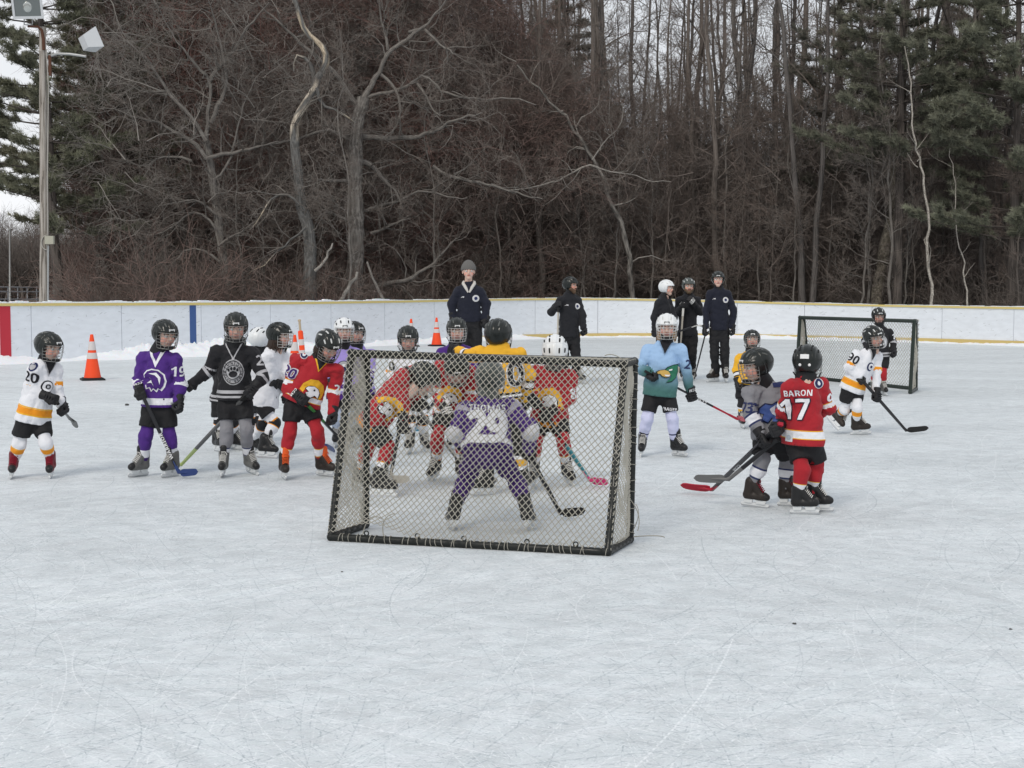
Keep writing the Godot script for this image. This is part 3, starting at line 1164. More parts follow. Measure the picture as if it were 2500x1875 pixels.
func gear_materials() -> void:
	var m := mat("skin", Color.WHITE, 0.55)
	m.vertex_color_use_as_albedo = true
	m.subsurf_scatter_enabled = true
	m.subsurf_scatter_strength = 0.12
	mat("helmet black", col(0.016, 0.019, 0.018), 0.22)
	mat("helmet grey", col(0.065, 0.075, 0.07), 0.3)
	mat("helmet white", col(0.74, 0.76, 0.77), 0.3)
	mat("vent dark", col(0.006, 0.006, 0.006), 0.6)
	mat("vent pale", col(0.60, 0.61, 0.60), 0.5)
	mat("vent grey", col(0.10, 0.105, 0.10), 0.5)
	mat("cage steel", col(0.30, 0.30, 0.29), 0.3, 0.4)
	mat("cage black", col(0.03, 0.03, 0.03), 0.4)
	mat("cage white", col(0.55, 0.55, 0.54), 0.4)
	mat("glove black", col(0.014, 0.014, 0.016), 0.6)
	mat("glove white", col(0.68, 0.68, 0.67), 0.6)
	mat("glove red", col(0.07, 0.012, 0.012), 0.6)
	mat("boot black", col(0.016, 0.016, 0.017), 0.4)
	mat("boot grey", col(0.13, 0.13, 0.125), 0.5)
	mat("boot red", col(0.15, 0.012, 0.02), 0.5)
	mat("boot brown", col(0.026, 0.020, 0.017), 0.5)
	mat("lace white", col(0.62, 0.61, 0.58), 0.8)
	mat("lace orange", col(0.75, 0.11, 0.02), 0.7)
	mat("lace red", col(0.28, 0.01, 0.03), 0.7)
	mat("holder white", col(0.66, 0.68, 0.69), 0.35)
	mat("steel", col(0.55, 0.56, 0.57), 0.25, 0.9)
	mat("print white", col(0.74, 0.74, 0.74), 0.7)
	mat("hair dark", col(0.035, 0.022, 0.016), 0.55)
	mat("hair fair", col(0.33, 0.21, 0.11), 0.55)
	var v := mat("clear visor", Color(0.9, 0.95, 0.97, 0.10), 0.05)
	v.transparency = BaseMaterial3D.TRANSPARENCY_ALPHA
	cloth = mat("cloth", Color.WHITE, 0.86)
	cloth.rim_enabled = true
	cloth.rim = 0.15
	var pr := mat("print", Color.WHITE, 0.75)
	pr.vertex_color_use_as_albedo = true

# ---- people --------------------------------------------------------------------------------------
var black_strip := 0
var skin_mats := {}

func yaw_dir(deg: float) -> Vector3:
	return Vector3(sin(deg_to_rad(deg)), 0, cos(deg_to_rad(deg)))

func basis_up_forward(up: Vector3, fwd: Vector3) -> Basis:     # y along up, z as near to fwd as that allows
	var y := up.normalized()
	var x := y.cross(fwd).normalized()
	return Basis(x, y, x.cross(y))

func spot(v, d: float) -> Vector3:      # Vector3(px, py, metres towards the viewer)
	return at(v.x, v.y, d - v.z)

func fold_over(out_: Array, a: Vector3, b: Vector3, ra: float, rb: float, t: int, bs = null, sq := 1.0) -> void:
	if bs == null:
		out_.append([a, b, ra, rb, t])
	else:
		out_.append([a, b, ra, rb, t, bs, sq])

# P: feet fa fb = (px, py, toe yaw); knees ka kb, elbows ea eb = (px, py, dz); hands ha hb = (px, py, dz) or a place along the stick;
#    pv, nk, hd = pelvis, base of neck, middle of the head; ty, hy, hp, hr = yaw of torso and head, pitch and roll of the head
func person(label: String, P: Dictionary, group := "") -> Dictionary:
	var grown: bool = P.get("grown", false)
	var k: float = P.get("k", 1.28 if grown else 1.0)            # thickness of limbs
	var ga := ground_at(P.fa.x, P.fa.y)
	var gb := ground_at(P.fb.x, P.fb.y)
	var d: float = P.get("d", -(ga.z + gb.z) / 2.0)
	if P.get("lift_a", 0.0) != 0.0:
		d = -gb.z
		ga = spot(Vector3(P.fa.x, P.fa.y, P.lift_a), d)
	var ty: float = P.ty
	var fwd := yaw_dir(ty)
	var lat := Vector3(cos(deg_to_rad(ty)), 0, -sin(deg_to_rad(ty)))
	if lat.x < 0:
		lat = -lat
	var pv := spot(P.pv, d)
	var nk := spot(P.nk, d)
	var hd := spot(P.hd, d)
	var up := (nk - pv).normalized()
	var tb := basis_up_forward(up, fwd)
	var sw: float = P.get("sw", 0.145) * k
	var sa := nk - lat * sw - up * 0.074 * k
	var sb := nk + lat * sw - up * 0.074 * k
	if P.has("sa"): sa = spot(P.sa, d)
	if P.has("sb"): sb = spot(P.sb, d)
	var ha_p := pv - lat * 0.075 * k - up * 0.03
	var hb_p := pv + lat * 0.075 * k - up * 0.03
	var fas := yaw_dir(P.fa.z)
	var fbs := yaw_dir(P.fb.z)
	var ks: float = P.get("skate", 1.22 if grown else 1.0)
	var ka := spot(P.ka, d)
	var kb := spot(P.kb, d)
	var up_a := Vector3.UP.slerp((ka - ga).normalized(), 0.55)
	var up_b := Vector3.UP.slerp((kb - gb).normalized(), 0.55)
	if P.has("skate_up_a"): up_a = P.skate_up_a
	var ba := basis_up_forward(up_a, fas)
	var bb := basis_up_forward(up_b, fbs)
	var na := ga + ba * Vector3(0, 0.15, -0.045) * ks
	var nb := gb + bb * Vector3(0, 0.15, -0.045) * ks
	var ea := spot(P.ea, d)
	var eb := spot(P.eb, d)
	var s_top := Vector3.ZERO
	var s_heel := Vector3.ZERO
	if P.has("stick"):
		s_top = spot(P.stick.top, d)
		s_heel = spot(P.stick.heel, d) if P.stick.get("free", false) else ground_at(P.stick.heel.x, P.stick.heel.y)
		if not P.stick.get("free", false):
			s_heel.y = 0.02
	var ha: Vector3 = s_top.lerp(s_heel, P.ha) if P.ha is float else spot(P.ha, d)
	var hb: Vector3 = s_top.lerp(s_heel, P.hb) if P.hb is float else spot(P.hb, d)
	var base := (Vector3(ga.x, 0, ga.z) + Vector3(gb.x, 0, gb.z)) / 2
	var o := thing("person", label, "person", base, 0.0, group)
	var back := Transform3D(Basis(), -base)
	var cell: float = P.get("cell", clampf(0.0125 * d / 13.0, 0.0118, 0.024))
	# the body: one continuous figure inside the clothes, with its head
	var chest := pv.lerp(nk, 0.62)
	var B := []
	fold_over(B, pv, chest, 0.055 * k, 0.062 * k, 1)
	fold_over(B, chest, nk - tb.y * 0.03, 0.062 * k, 0.036 * k, 1)
	fold_over(B, nk, hd - tb.y * 0.03, 0.042 * k, 0.046, 1)
	var hand_r := 0.026
	for e in [[sa, ea, ha], [sb, eb, hb]]:
		fold_over(B, nk - tb.y * 0.06, e[0], 0.028 * k, 0.028 * k, 1)
		fold_over(B, e[0], e[1], 0.028 * k, 0.026 * k, 1)
		fold_over(B, e[1], e[2], 0.026 * k, 0.020 * k, 1)
	for e in [[ha_p, ka, na, ga, fas, ba], [hb_p, kb, nb, gb, fbs, bb]]:
		fold_over(B, pv, e[0], 0.05 * k, 0.046 * k, 1)
		fold_over(B, e[0], e[1], 0.044 * k, 0.036 * k, 1)
		fold_over(B, e[1], e[2], 0.036 * k, 0.022, 1)
		fold_over(B, e[2], e[3] + e[5] * Vector3(0, 0.105, 0.035) * ks, 0.022, 0.016, 1)
	var f := Field.new()
	f.build(B, 0.022, 110.0)
	var body := Shape.new()
	body.add(f.mesh({1: SKIN}), Transform3D())
	var hb_s := Basis.from_euler(Vector3(deg_to_rad(P.get("hp", 0.0)), deg_to_rad(P.hy), 0), EULER_ORDER_YXZ) * Basis(Vector3(0, 0, 1), deg_to_rad(P.get("hr", 0.0)))
	var hs: float = P.get("head", 1.10 if grown else 1.0)
	var hx := Transform3D(hb_s.scaled(Vector3.ONE * hs), hd)
	body.add(P.get("face", adult_head if grown else child_head), hx)
	var tone: Color = P.get("tone", Color(1, 1, 1))
	if not skin_mats.has(tone):
		var sm: StandardMaterial3D = M["skin"].duplicate()
		sm.albedo_color = tone
		skin_mats[tone] = sm
	put("body", body.mesh(), skin_mats[tone], o, back)
	# jersey or jacket
	var loose: float = P.get("loose", 1.0)
	var J := []
	var hem: float = P.get("hem", 0.13)                          # how far the hem hangs below the pelvis
	if P.has("hem_y"):
		hem = (P.hem_y - P.pv.y) * d / F
	var low := pv - up * hem
	var wid: float = P.get("wid", 0.150) * k
	fold_over(J, low - up * 0.05, chest, (wid * 1.17 if not grown else wid * 1.0) * loose, wid * 0.92, 1, tb, 1.26)
	fold_over(J, chest, nk - up * 0.03, wid * 0.88, wid * 0.62, 1, tb, 1.30)
	fold_over(J, nk - up * 0.06, nk - up * 0.012, 0.080 * k, 0.060 * k, 1)
	var arm: float = P.get("arm", 1.0) * k
	for e in [[sa, ea, ha, 2], [sb, eb, hb, 4]]:
		fold_over(J, nk - up * 0.055, e[0], 0.074 * k, 0.062 * arm, 1)
		fold_over(J, e[0], e[1], 0.062 * arm, 0.055 * arm, e[3])
		fold_over(J, e[1], e[1].lerp(e[2], 0.80), 0.056 * arm, 0.047 * arm, e[3] + 1)
	var cuts := [[low, -up, [1]]]
	f = Field.new()
	f.build(J, cell, 90.0, cuts, folds, 0.017 if not grown else 0.014)
	var ts: int = P.get("torso", black_strip)
	var ss: int = P.get("sleeve", ts)
	var span := nk - low
	var ax := span / span.length_squared()
	var kinds := {1: [ts, low, ax, 0.0, 1.0]}
	for e in [[sa, ea, ha, 2], [sb, eb, hb, 4]]:
		var u1: Vector3 = e[1] - e[0]
		var u2: Vector3 = e[2] - e[1]
		kinds[e[3]] = [ss, e[0], u1 / u1.length_squared(), 0.0, 0.5]
		kinds[e[3] + 1] = [ss, e[1], u2 / u2.length_squared(), 0.5, 0.5]
	var jersey := put(P.get("top_name", "jersey"), striped(f, kinds), cloth, o, back)
	var R := {"o": o, "jersey": jersey, "field": f, "d": d, "pv": pv, "nk": nk, "tb": tb, "up": up, "lat": lat, "fwd": fwd, "back": back, "sa": sa, "sb": sb, "ea": ea, "eb": eb, "ha": ha, "hb": hb, "k": k, "low": low, "top": s_top, "heel": s_heel}
	# a dark neck guard or collar
	var C := Shape.new()
	var nd := (hd - nk).normalized()
	if P.get("guard", true):
		C.tube([nk - nd * 0.02, nk + nd * 0.03, nk.lerp(hd, 0.45), nk.lerp(hd, P.get("gaiter", 0.60)) + yaw_dir(P.hy) * 0.018], [0.080 * k, 0.074 * k if not grown else 0.08, 0.066, 0.068], 14)
		put("neck_guard", C.mesh(), M[P.get("guard_mat", "glove black")], o, back)
	# shorts or trousers
	var legs_strip: int = P.get("sock", black_strip)
	var S := []
	var trousers: bool = P.get("trousers", false)
	if trousers:
		fold_over(S, pv + up * 0.05, pv - up * 0.05, 0.125 * k, 0.125 * k, 1, tb, 1.25)
		for e in [[ha_p, ka, na, 2], [hb_p, kb, nb, 4]]:
			fold_over(S, e[0], e[1], 0.088 * k, 0.072 * k, e[3])
			fold_over(S, e[1], e[2] - (e[2] - e[1]) * 0.08, 0.070 * k, 0.064 * k, e[3] + 1)
		f = Field.new()
		f.build(S, cell, 90.0, [], folds, 0.020)
		put("trousers", f.mesh(), M["trouser black"], o, back)
	else:
		var sh_: float = P.get("short", 0.72)
		if P.has("short_y"):
			sh_ = clampf((P.short_y - P.pv.y) / ((P.ka.y + P.kb.y) / 2.0 - P.pv.y) * 0.96, 0.25, 0.98)
		fold_over(S, pv + up * 0.05, pv - up * 0.05, 0.098 * k, 0.104 * k, 1, tb, 1.15)
		var cu := []
		for e in [[ha_p, ka, 2], [hb_p, kb, 4]]:
			var fat: float = P.get("fat", 1.0)
			var en: Vector3 = e[0].lerp(e[1], sh_)
			var ad: Vector3 = (e[1] - e[0]).normalized()
			fold_over(S, e[0], en + ad * 0.1, 0.080 * k * fat, 0.084 * k * fat, e[2])
			cu.append([en, ad, [e[2]]])
		f = Field.new()
		f.build(S, cell, 90.0, cu, folds, 0.010)
		put("shorts", f.mesh(), M[P.get("shorts", "shorts black")], o, back)
		R["shorts"] = f
		for e in [[ha_p, ka, na, ba], [hb_p, kb, nb, bb]]:
			var L := []
			var shin: Vector3 = e[2] - e[1]
			var th: Vector3 = e[1] - e[0]
			var wide: float = P.get("leg", 1.0) * k
			fold_over(L, e[0].lerp(e[1], 0.35), e[1], 0.060 * wide, 0.057 * wide, 2)
			fold_over(L, e[1], e[1] + shin * 0.35, 0.060 * wide, 0.055 * wide, 3)
			fold_over(L, e[1] + shin * 0.35, e[1] + shin * 0.93, 0.055 * wide, 0.041 * wide, 3)
			f = Field.new()
			f.build(L, cell, 90.0, [], folds, 0.010)
			put("sock", striped(f, {2: [legs_strip, e[0], th / th.length_squared(), 0.0, 0.5], 3: [legs_strip, e[1], shin / shin.length_squared(), 0.5, 0.5]}), cloth, o, back)
	# skates
	for e in [[ga, ba], [gb, bb]]:
		var bx: Basis = e[1]
		var sk := put("skate", boot_mesh, M[P.get("boot", "boot black")], o, Transform3D(bx.scaled_local(Vector3.ONE * ks), e[0] - base))
		put("toe_cap", boot_cap_mesh, M[P.get("cap", "boot black")], sk, Transform3D(Basis(), Vector3(0, 0.0006, 0.0012)).scaled_local(Vector3.ONE * 1.012))
		put("tongue", tongue_mesh, M[P.get("tongue", "boot black")], sk)
		put("lacing", lace_mesh, M[P.get("lace", "lace white")], sk).set_meta("kind", "stuff")
		put("blade_holder", holder_mesh, M["holder white"], sk)
		put("runner", runner_mesh, M["steel"], sk)
	# gloves, closed round the stick where there is one
	var sd := (s_heel - s_top).normalized() if P.has("stick") else Vector3.ZERO
	for e in [[ea, ha, P.ha is float, 1.0, "a"], [eb, hb, P.hb is float, -1.0, "b"]]:
		if P.get("bare_" + e[4], false):
			continue
		var y: Vector3 = (e[1] - e[0]).normalized()
		var x: Vector3
		if e[2]:
			x = sd * (1.0 if e[4] == "a" else -1.0)
			x = (x - y * x.dot(y) * 0.92).normalized()
		else:
			x = y.cross(Vector3(0.2, 0, 1)).normalized()
			if absf(y.y) > 0.7:
				x = fwd * (1 if e[4] == "a" else -1)
				x = (x - y * x.dot(y)).normalized()
		y = (y - x * y.dot(x)).normalized()
		var z := x.cross(y).normalized()
		# the back of the hand looks away from the body
		if z.dot(e[1] - (pv.lerp(nk, 0.4))) < 0:
			z = -z
			x = -x
		var gx := Basis(x, y, z)
		var gs: float = (1.10 if grown else 0.90) * P.get("glove_size", 1.0)
		var pos: Vector3 = e[1] - base + gx * Vector3(0, 0.004, 0.012)
		var g := put("glove", glove_mesh, M[P.get("glove", "glove black")], o, Transform3D(gx.scaled_local(Vector3.ONE * gs), pos))
		put("cuff", cuff_mesh, M[P.get("glove", "glove black")], g)
		put("roll", glove_pad_mesh, M[P.get("roll", P.get("glove", "glove black"))], g)
		if P.has("cuff_text"):
			var tx := Shape.new()
			for t in letters(P.cuff_text, 0.030, true):
				for q in t:
					tx.v.append(Vector3(q.x, -0.088 + q.y, 0.054)); tx.n.append(Vector3(0, 0, 1)); tx.c.append(Color.WHITE); tx.uv.append(q)
					tx.ix.append(tx.ix.size())
			put("cuff_print", tx.mesh(), M["print white"], g)
	# helmet or hat, and hair
	var hname: String = P.get("helmet", "helmet black")
	if P.has("hat"):
		var H := Field.new()
		H.build([[Vector3(0, 0.02, -0.010), Vector3(0, 0.05, -0.012), 0.100, 0.099, 1], [Vector3(0, 0.05, -0.012), Vector3(0, 0.095, -0.022), 0.097, 0.075, 1], [Vector3(0, 0.035, -0.010), Vector3(0, 0.045, -0.010), 0.103, 0.103, 1]], 0.0065, 200.0, [[Vector3(0, 0.022, 0), Vector3(0, -1, 0.12).normalized()]])
		put("knit_hat", H.mesh(), M["knit grey"], o, Transform3D(hx.basis, hx.origin - base))
	else:
		var hm := put("helmet", shell_mesh, M[hname], o, Transform3D(hx.basis, hx.origin - base))
		put("venting", vent_mesh, M[P.get("vents", "vent dark")], hm).set_meta("kind", "stuff")
		put("chin_strap", strap_mesh, M["glove black"], hm)
		if P.get("rear_label", false):
			put("rear_label", rear_mesh, M["print white"], hm)
		if P.get("label", true):
			put("brow_label", label_mesh, M[P.get("label_mat", "print white" if hname != "helmet white" else "vent grey")], hm)
		var face: String = P.get("cage", "cage steel")
		if face == "visor":
			put("clear_visor", visor_mesh, M["clear visor"], hm)
		elif face != "":
			put("face_cage", cage_mesh, M[face], hm)
		if face != "":
			put("chin_cup", chin_mesh, M["glove black"], hm)
	if P.has("hair"):
		var H := Shape.new()
		for i in 26:
			var a := lerpf(-2.3, 2.3, i / 25.0) + PI
			var p := Vector3(sin(a) * 0.083, -0.03, cos(a) * 0.088 - 0.012)
			var ln: float = P.get("hair_len", 0.07) * rng.randf_range(0.75, 1.15)
			H.tube([p, p + Vector3(p.x * 0.1, -ln * 0.5, p.z * 0.1), p + Vector3(p.x * 0.06 + rng.randfn(0, 0.006), -ln, p.z * 0.08 - 0.008)], [0.012, 0.011, 0.003], 5)
		put("hair", H.mesh(), M[P.hair], o, Transform3D(hx.basis, hx.origin - base))
	if P.has("stick"):
		stick(P.stick, s_top, s_heel, spot(P.stick.tip, d) if P.stick.get("free", false) else ground_at(P.stick.tip.x, P.stick.tip.y))
	return R

func stick(S: Dictionary, top: Vector3, heel: Vector3, tip: Vector3) -> void:
	var o := thing("hockey_stick", S.label, "hockey stick", Vector3(heel.x, heel.y, heel.z))
	var dir := (top - heel).normalized()
	var blade := tip - heel
	if not S.get("free", false):
		blade.y = 0.0
	var len_: float = blade.length()
	var bd := blade.normalized()
	var side := bd.cross(dir).normalized()
	if absf(side.y) > 0.9:
		side = bd.cross(Vector3.UP).normalized()
	var w := 0.030
	var sh := Shape.new()
	var total := (top - heel).length()
	var across := dir.cross(side).normalized()
	var cut: float = S.get("cut", 0.34)          # where the lower shaft begins, from the heel
	var make := func(a: float, b: float, wa: float, wb: float) -> ArrayMesh:
		var s := Shape.new()
		var q := []
		for e in [[a, wa], [b, wb]]:
			for c in [[-1, -1], [1, -1], [1, 1], [-1, 1]]:
				q.append(dir * e[0] + across * c[0] * e[1] * 0.5 + side * c[1] * e[1] * 0.36)
		for i in 4:
			var j := (i + 1) % 4
			s.quad(q[i], q[j], q[4 + j], q[4 + i], ((q[i] + q[j] + q[4 + i] + q[4 + j]) / 4 - dir * (a + b) / 2).normalized())
		s.quad(q[0], q[1], q[2], q[3], -dir)
		s.quad(q[4], q[5], q[6], q[7], dir)
		return s.mesh()
	put("shaft", make.call(total * cut, total, w * 0.95, w), S.shaft, o)
	put("lower_shaft", make.call(0.03, total * cut - 0.001, w * 0.78, w * 0.93), S.get("lower", S.shaft), o)
	put("grip_tape", make.call(total * 0.90, total + 0.012, w * 1.16, w * 1.24), S.get("grip", M["tape black"]), o)
	# the blade: a thin curved board with a rounded toe
	var up := dir - bd * dir.dot(bd)
	up = (up.normalized() * 0.7 + Vector3.UP * 0.5).normalized()
	up = (up - bd * up.dot(bd)).normalized()
	var nrm := bd.cross(up).normalized()
	var prof := []
	var steps := 12
	for i in steps + 1:
		var t := float(i) / steps
		var h := 0.066 * (1.0 - 0.1 * t)
		var lowp := 0.0
		if t > 0.78:
			var u := (t - 0.78) / 0.22
			var s2 := sqrt(maxf(0.0, 1.0 - u * u))
			lowp = h * 0.5 * (1.0 - s2)
			h = h * 0.5 * (1.0 + s2)
		elif t < 0.12:
			lowp = 0.014 * (1.0 - t / 0.12)
			h -= 0.012 * (1.0 - t / 0.12)
		prof.append([t, lowp + 0.016 * t * t, h + 0.012 * t * t])
	var b := Shape.new()
	var bow := 0.022
	for i in steps:
		var q := []
		for e in [prof[i], prof[i + 1]]:
			var c: Vector3 = bd * e[0] * len_ + nrm * bow * e[0] * e[0]
			for z in [-0.0045, 0.0045]:
				q.append(c + up * e[1] + nrm * z)
				q.append(c + up * e[2] + nrm * z)
		b.quad(q[0], q[1], q[5], q[4], -nrm)
		b.quad(q[2], q[3], q[7], q[6], nrm)
		b.quad(q[1], q[3], q[7], q[5], up)
		b.quad(q[0], q[2], q[6], q[4], -up)
	b.tube([dir * 0.15, dir * 0.08, dir * 0.04 + bd * 0.012, bd * 0.045 + up * 0.033, bd * 0.10 + up * 0.036], [0.0125, 0.0135, 0.0150, 0.0135, 0.004], 6)
	put("blade", b.mesh(), S.blade, o)
	if S.has("text"):
		var tx := Shape.new()
		var tr: Vector3 = -dir if dir.x > 0 else dir
		var face_ := side if side.z > 0 else -side
		var tu := face_.cross(tr).normalized()
		if face_.dot(Vector3(0, 0, 1)) < 0.25 or across.z > face_.z or -across.z > face_.z:
			face_ = across if across.z > 0 else -across
			tu = face_.cross(tr).normalized()
		var lift := w * 0.53 if absf(face_.dot(across)) > 0.8 else w * 0.39
		for t in letters(S.text, S.get("text_size", 0.026), true):
			for q in t:
				tx.v.append(dir * total * S.get("text_at", 0.45) + tr * q.x * 1.5 + tu * q.y + face_ * lift); tx.n.append(face_); tx.c.append(Color.WHITE); tx.uv.append(q)
				tx.ix.append(tx.ix.size())
		put("shaft_print", tx.mesh(), M["print white"], o)

# a print on a player's jersey: layers of [triangles, colour], centred at (side, height) from the neck, seen along yaw
func print_on(R: Dictionary, n: String, layers: Array, centre: Vector3, yaw: float, tilt := 0.0, f: Field = null, parent: Node3D = null) -> void:
	var out_ := yaw_dir(yaw)
	var up: Vector3 = R.up
	up = (up - out_ * up.dot(out_)).normalized()
	var right := up.cross(out_).normalized()
	if tilt != 0.0:
		up = up.rotated(out_, deg_to_rad(tilt))
		right = right.rotated(out_, deg_to_rad(tilt))
	var sh := Shape.new()
	var lift := 0.0026
	var was := false
	for l in layers:
		var grown_: bool = l.size() > 2
		if grown_ and was:
			lift += 0.0003
		elif sh.v.size():
			lift += 0.0036
		was = grown_
		drape(sh, f if f else R.field, l[0], centre, right, up, out_, lift, l[1])
	if sh.v.size():
		put(n, sh.mesh(), M["print"], parent if parent else R.jersey, Transform3D() if parent == null else Transform3D())

# ---- who stands where ----------------------------------------------------------------------------
const WHITE := Color(0.76, 0.765, 0.80)
const PURPLE := Color(0.072, 0.023, 0.205)
const LAVENDER := Color(0.36, 0.28, 0.66)
const RED := Color(0.37, 0.016, 0.026)
const GOLD := Color(0.78, 0.42, 0.03)
const ORANGE := Color(0.80, 0.29, 0.015)
const BLACK := Color(0.014, 0.014, 0.017)
const GREY := Color(0.225, 0.225, 0.245)
const NAVY := Color(0.022, 0.03, 0.10)
const SKY := Color(0.33, 0.50, 0.74)
const TEAL := Color(0.055, 0.150, 0.140)
const SILVER := Color(0.42, 0.42, 0.44)
var K := {}

func clothes() -> void:
	mat("shorts black", col(0.013, 0.013, 0.015), 0.75)
	mat("shorts purple", col(0.043, 0.015, 0.118), 0.8)
	mat("trouser black", col(0.013, 0.013, 0.015), 0.8)
	mat("knit grey", col(0.13, 0.125, 0.12), 0.95)
	mat("tape black", col(0.015, 0.015, 0.015), 0.8)
	mat("tape white", col(0.62, 0.61, 0.58), 0.85)
	mat("shaft black", col(0.020, 0.020, 0.023), 0.3)
	mat("shaft grey", col(0.14, 0.14, 0.14), 0.4)
	mat("shaft pale", col(0.40, 0.37, 0.32), 0.5)
	mat("shaft lime", col(0.46, 0.56, 0.20), 0.4)
	mat("shaft red", col(0.38, 0.015, 0.035), 0.35)
	mat("shaft teal", col(0.03, 0.20, 0.24), 0.4)
	mat("shaft green", col(0.05, 0.22, 0.05), 0.4)
	mat("blade blue", col(0.025, 0.05, 0.17), 0.4)
	mat("blade pink", col(0.55, 0.03, 0.16), 0.45)
	mat("blade aqua", col(0.03, 0.26, 0.42), 0.4)
	K.white = strip(WHITE, [[0.13, 0.152, GOLD], [0.152, 0.255, ORANGE], [0.255, 0.275, GOLD]])
	K.white_arm = strip(WHITE, [[0.33, 0.345, GOLD], [0.345, 0.47, ORANGE], [0.47, 0.485, GOLD]])
	K.white_sock = strip(WHITE, [[0.58, 0.60, GOLD], [0.60, 0.72, ORANGE], [0.72, 0.74, GOLD], [0.90, 1.0, Color(0.55, 0.55, 0.55)]])
	K.plain = strip(WHITE)
	K.gold_sock = strip(WHITE, [[0.44, 0.47, ORANGE], [0.47, 0.58, BLACK], [0.58, 0.60, ORANGE]])
	K.purple = strip(PURPLE, [[0.05, 0.17, WHITE]])
	K.keeper = strip(PURPLE * 0.85, [[0.05, 0.17, WHITE * 0.9]])
	K.keeper_arm = strip(PURPLE * 0.85, [[0.0, 0.10, Color(0.42, 0.40, 0.50)], [0.49, 0.58, WHITE * 0.85]])
	K.purple_arm = strip(PURPLE, [[0.47, 0.58, WHITE]])
	K.keeper_sock = strip(PURPLE * 0.62, [[0.88, 0.97, WHITE]])
	K.purple_sock = strip(PURPLE, [[0.77, 0.92, WHITE], [0.92, 1.0, PURPLE * 0.6]])
	K.black = strip(BLACK, [[0.05, 0.09, SILVER], [0.13, 0.19, SILVER]])
	K.black_arm = strip(BLACK, [[0.40, 0.46, SILVER], [0.52, 0.59, SILVER]])
	K.grey_sock = strip(GREY, [[0.78, 0.80, NAVY], [0.80, 0.91, WHITE], [0.91, 0.93, NAVY]])
	K.red = strip(RED, [[0.10, 0.115, GOLD], [0.115, 0.22, WHITE], [0.22, 0.235, GOLD]])
	K.red_arm = strip(RED, [[0.36, 0.375, GOLD], [0.375, 0.47, WHITE], [0.47, 0.485, GOLD]])
	K.red_sock = strip(RED, [[0.76, 0.775, GOLD], [0.775, 0.89, WHITE], [0.89, 0.905, GOLD]])
	K.flame = strip(RED, [[0.0, 0.10, ORANGE]])
	K.flame_arm = strip(RED, [[0.70, 0.76, GOLD], [0.76, 1.0, RED]])
	K.lavender = strip(LAVENDER, [[0.0, 0.12, PURPLE], [0.17, 0.22, WHITE], [0.22, 0.30, PURPLE], [0.30, 0.34, WHITE]])
	K.lav_arm = strip(LAVENDER, [[0.5, 0.55, WHITE], [0.55, 0.65, PURPLE], [0.65, 0.7, WHITE]])
	K.pale_sock = strip(Color(0.55, 0.62, 0.75))
	K.gold = strip(GOLD, [[0.02, 0.06, BLACK], [0.06, 0.10, WHITE], [0.10, 0.14, BLACK]])
	K.gold_arm = strip(GOLD, [[0.56, 0.60, BLACK], [0.60, 0.68, WHITE], [0.68, 0.72, BLACK]])
	K.bruin_sock = strip(BLACK, [[0.62, 0.68, WHITE], [0.68, 0.80, GOLD], [0.80, 0.86, WHITE]])
	K.teal = strip_blend(TEAL, SKY, 0.08, 0.70)
	K.teal_arm = strip_blend(SKY, TEAL, 0.22, 0.85)
	K.ice_sock = strip(Color(0.58, 0.60, 0.80), [[0.80, 0.83, NAVY], [0.93, 0.95, NAVY], [0.95, 1.0, SILVER]])
	K.grey = strip(GREY)
	K.grey_arm = strip(GREY, [[0.53, 0.56, NAVY], [0.56, 0.68, WHITE], [0.68, 0.71, NAVY], [0.85, 0.88, BLACK]])
	K.grey_sock2 = strip(GREY, [[0.62, 0.65, NAVY], [0.65, 0.79, WHITE], [0.79, 0.82, NAVY]])
	K.far_sock = strip(RED, [[0.72, 1.0, Color(0.6, 0.57, 0.5)]])
	K.coat = strip(Color(0.010, 0.012, 0.024))
	K.coat2 = strip(Color(0.013, 0.014, 0.018))

func V(x: float, y: float, z := 0.0) -> Vector3:
	return Vector3(x, y, z)

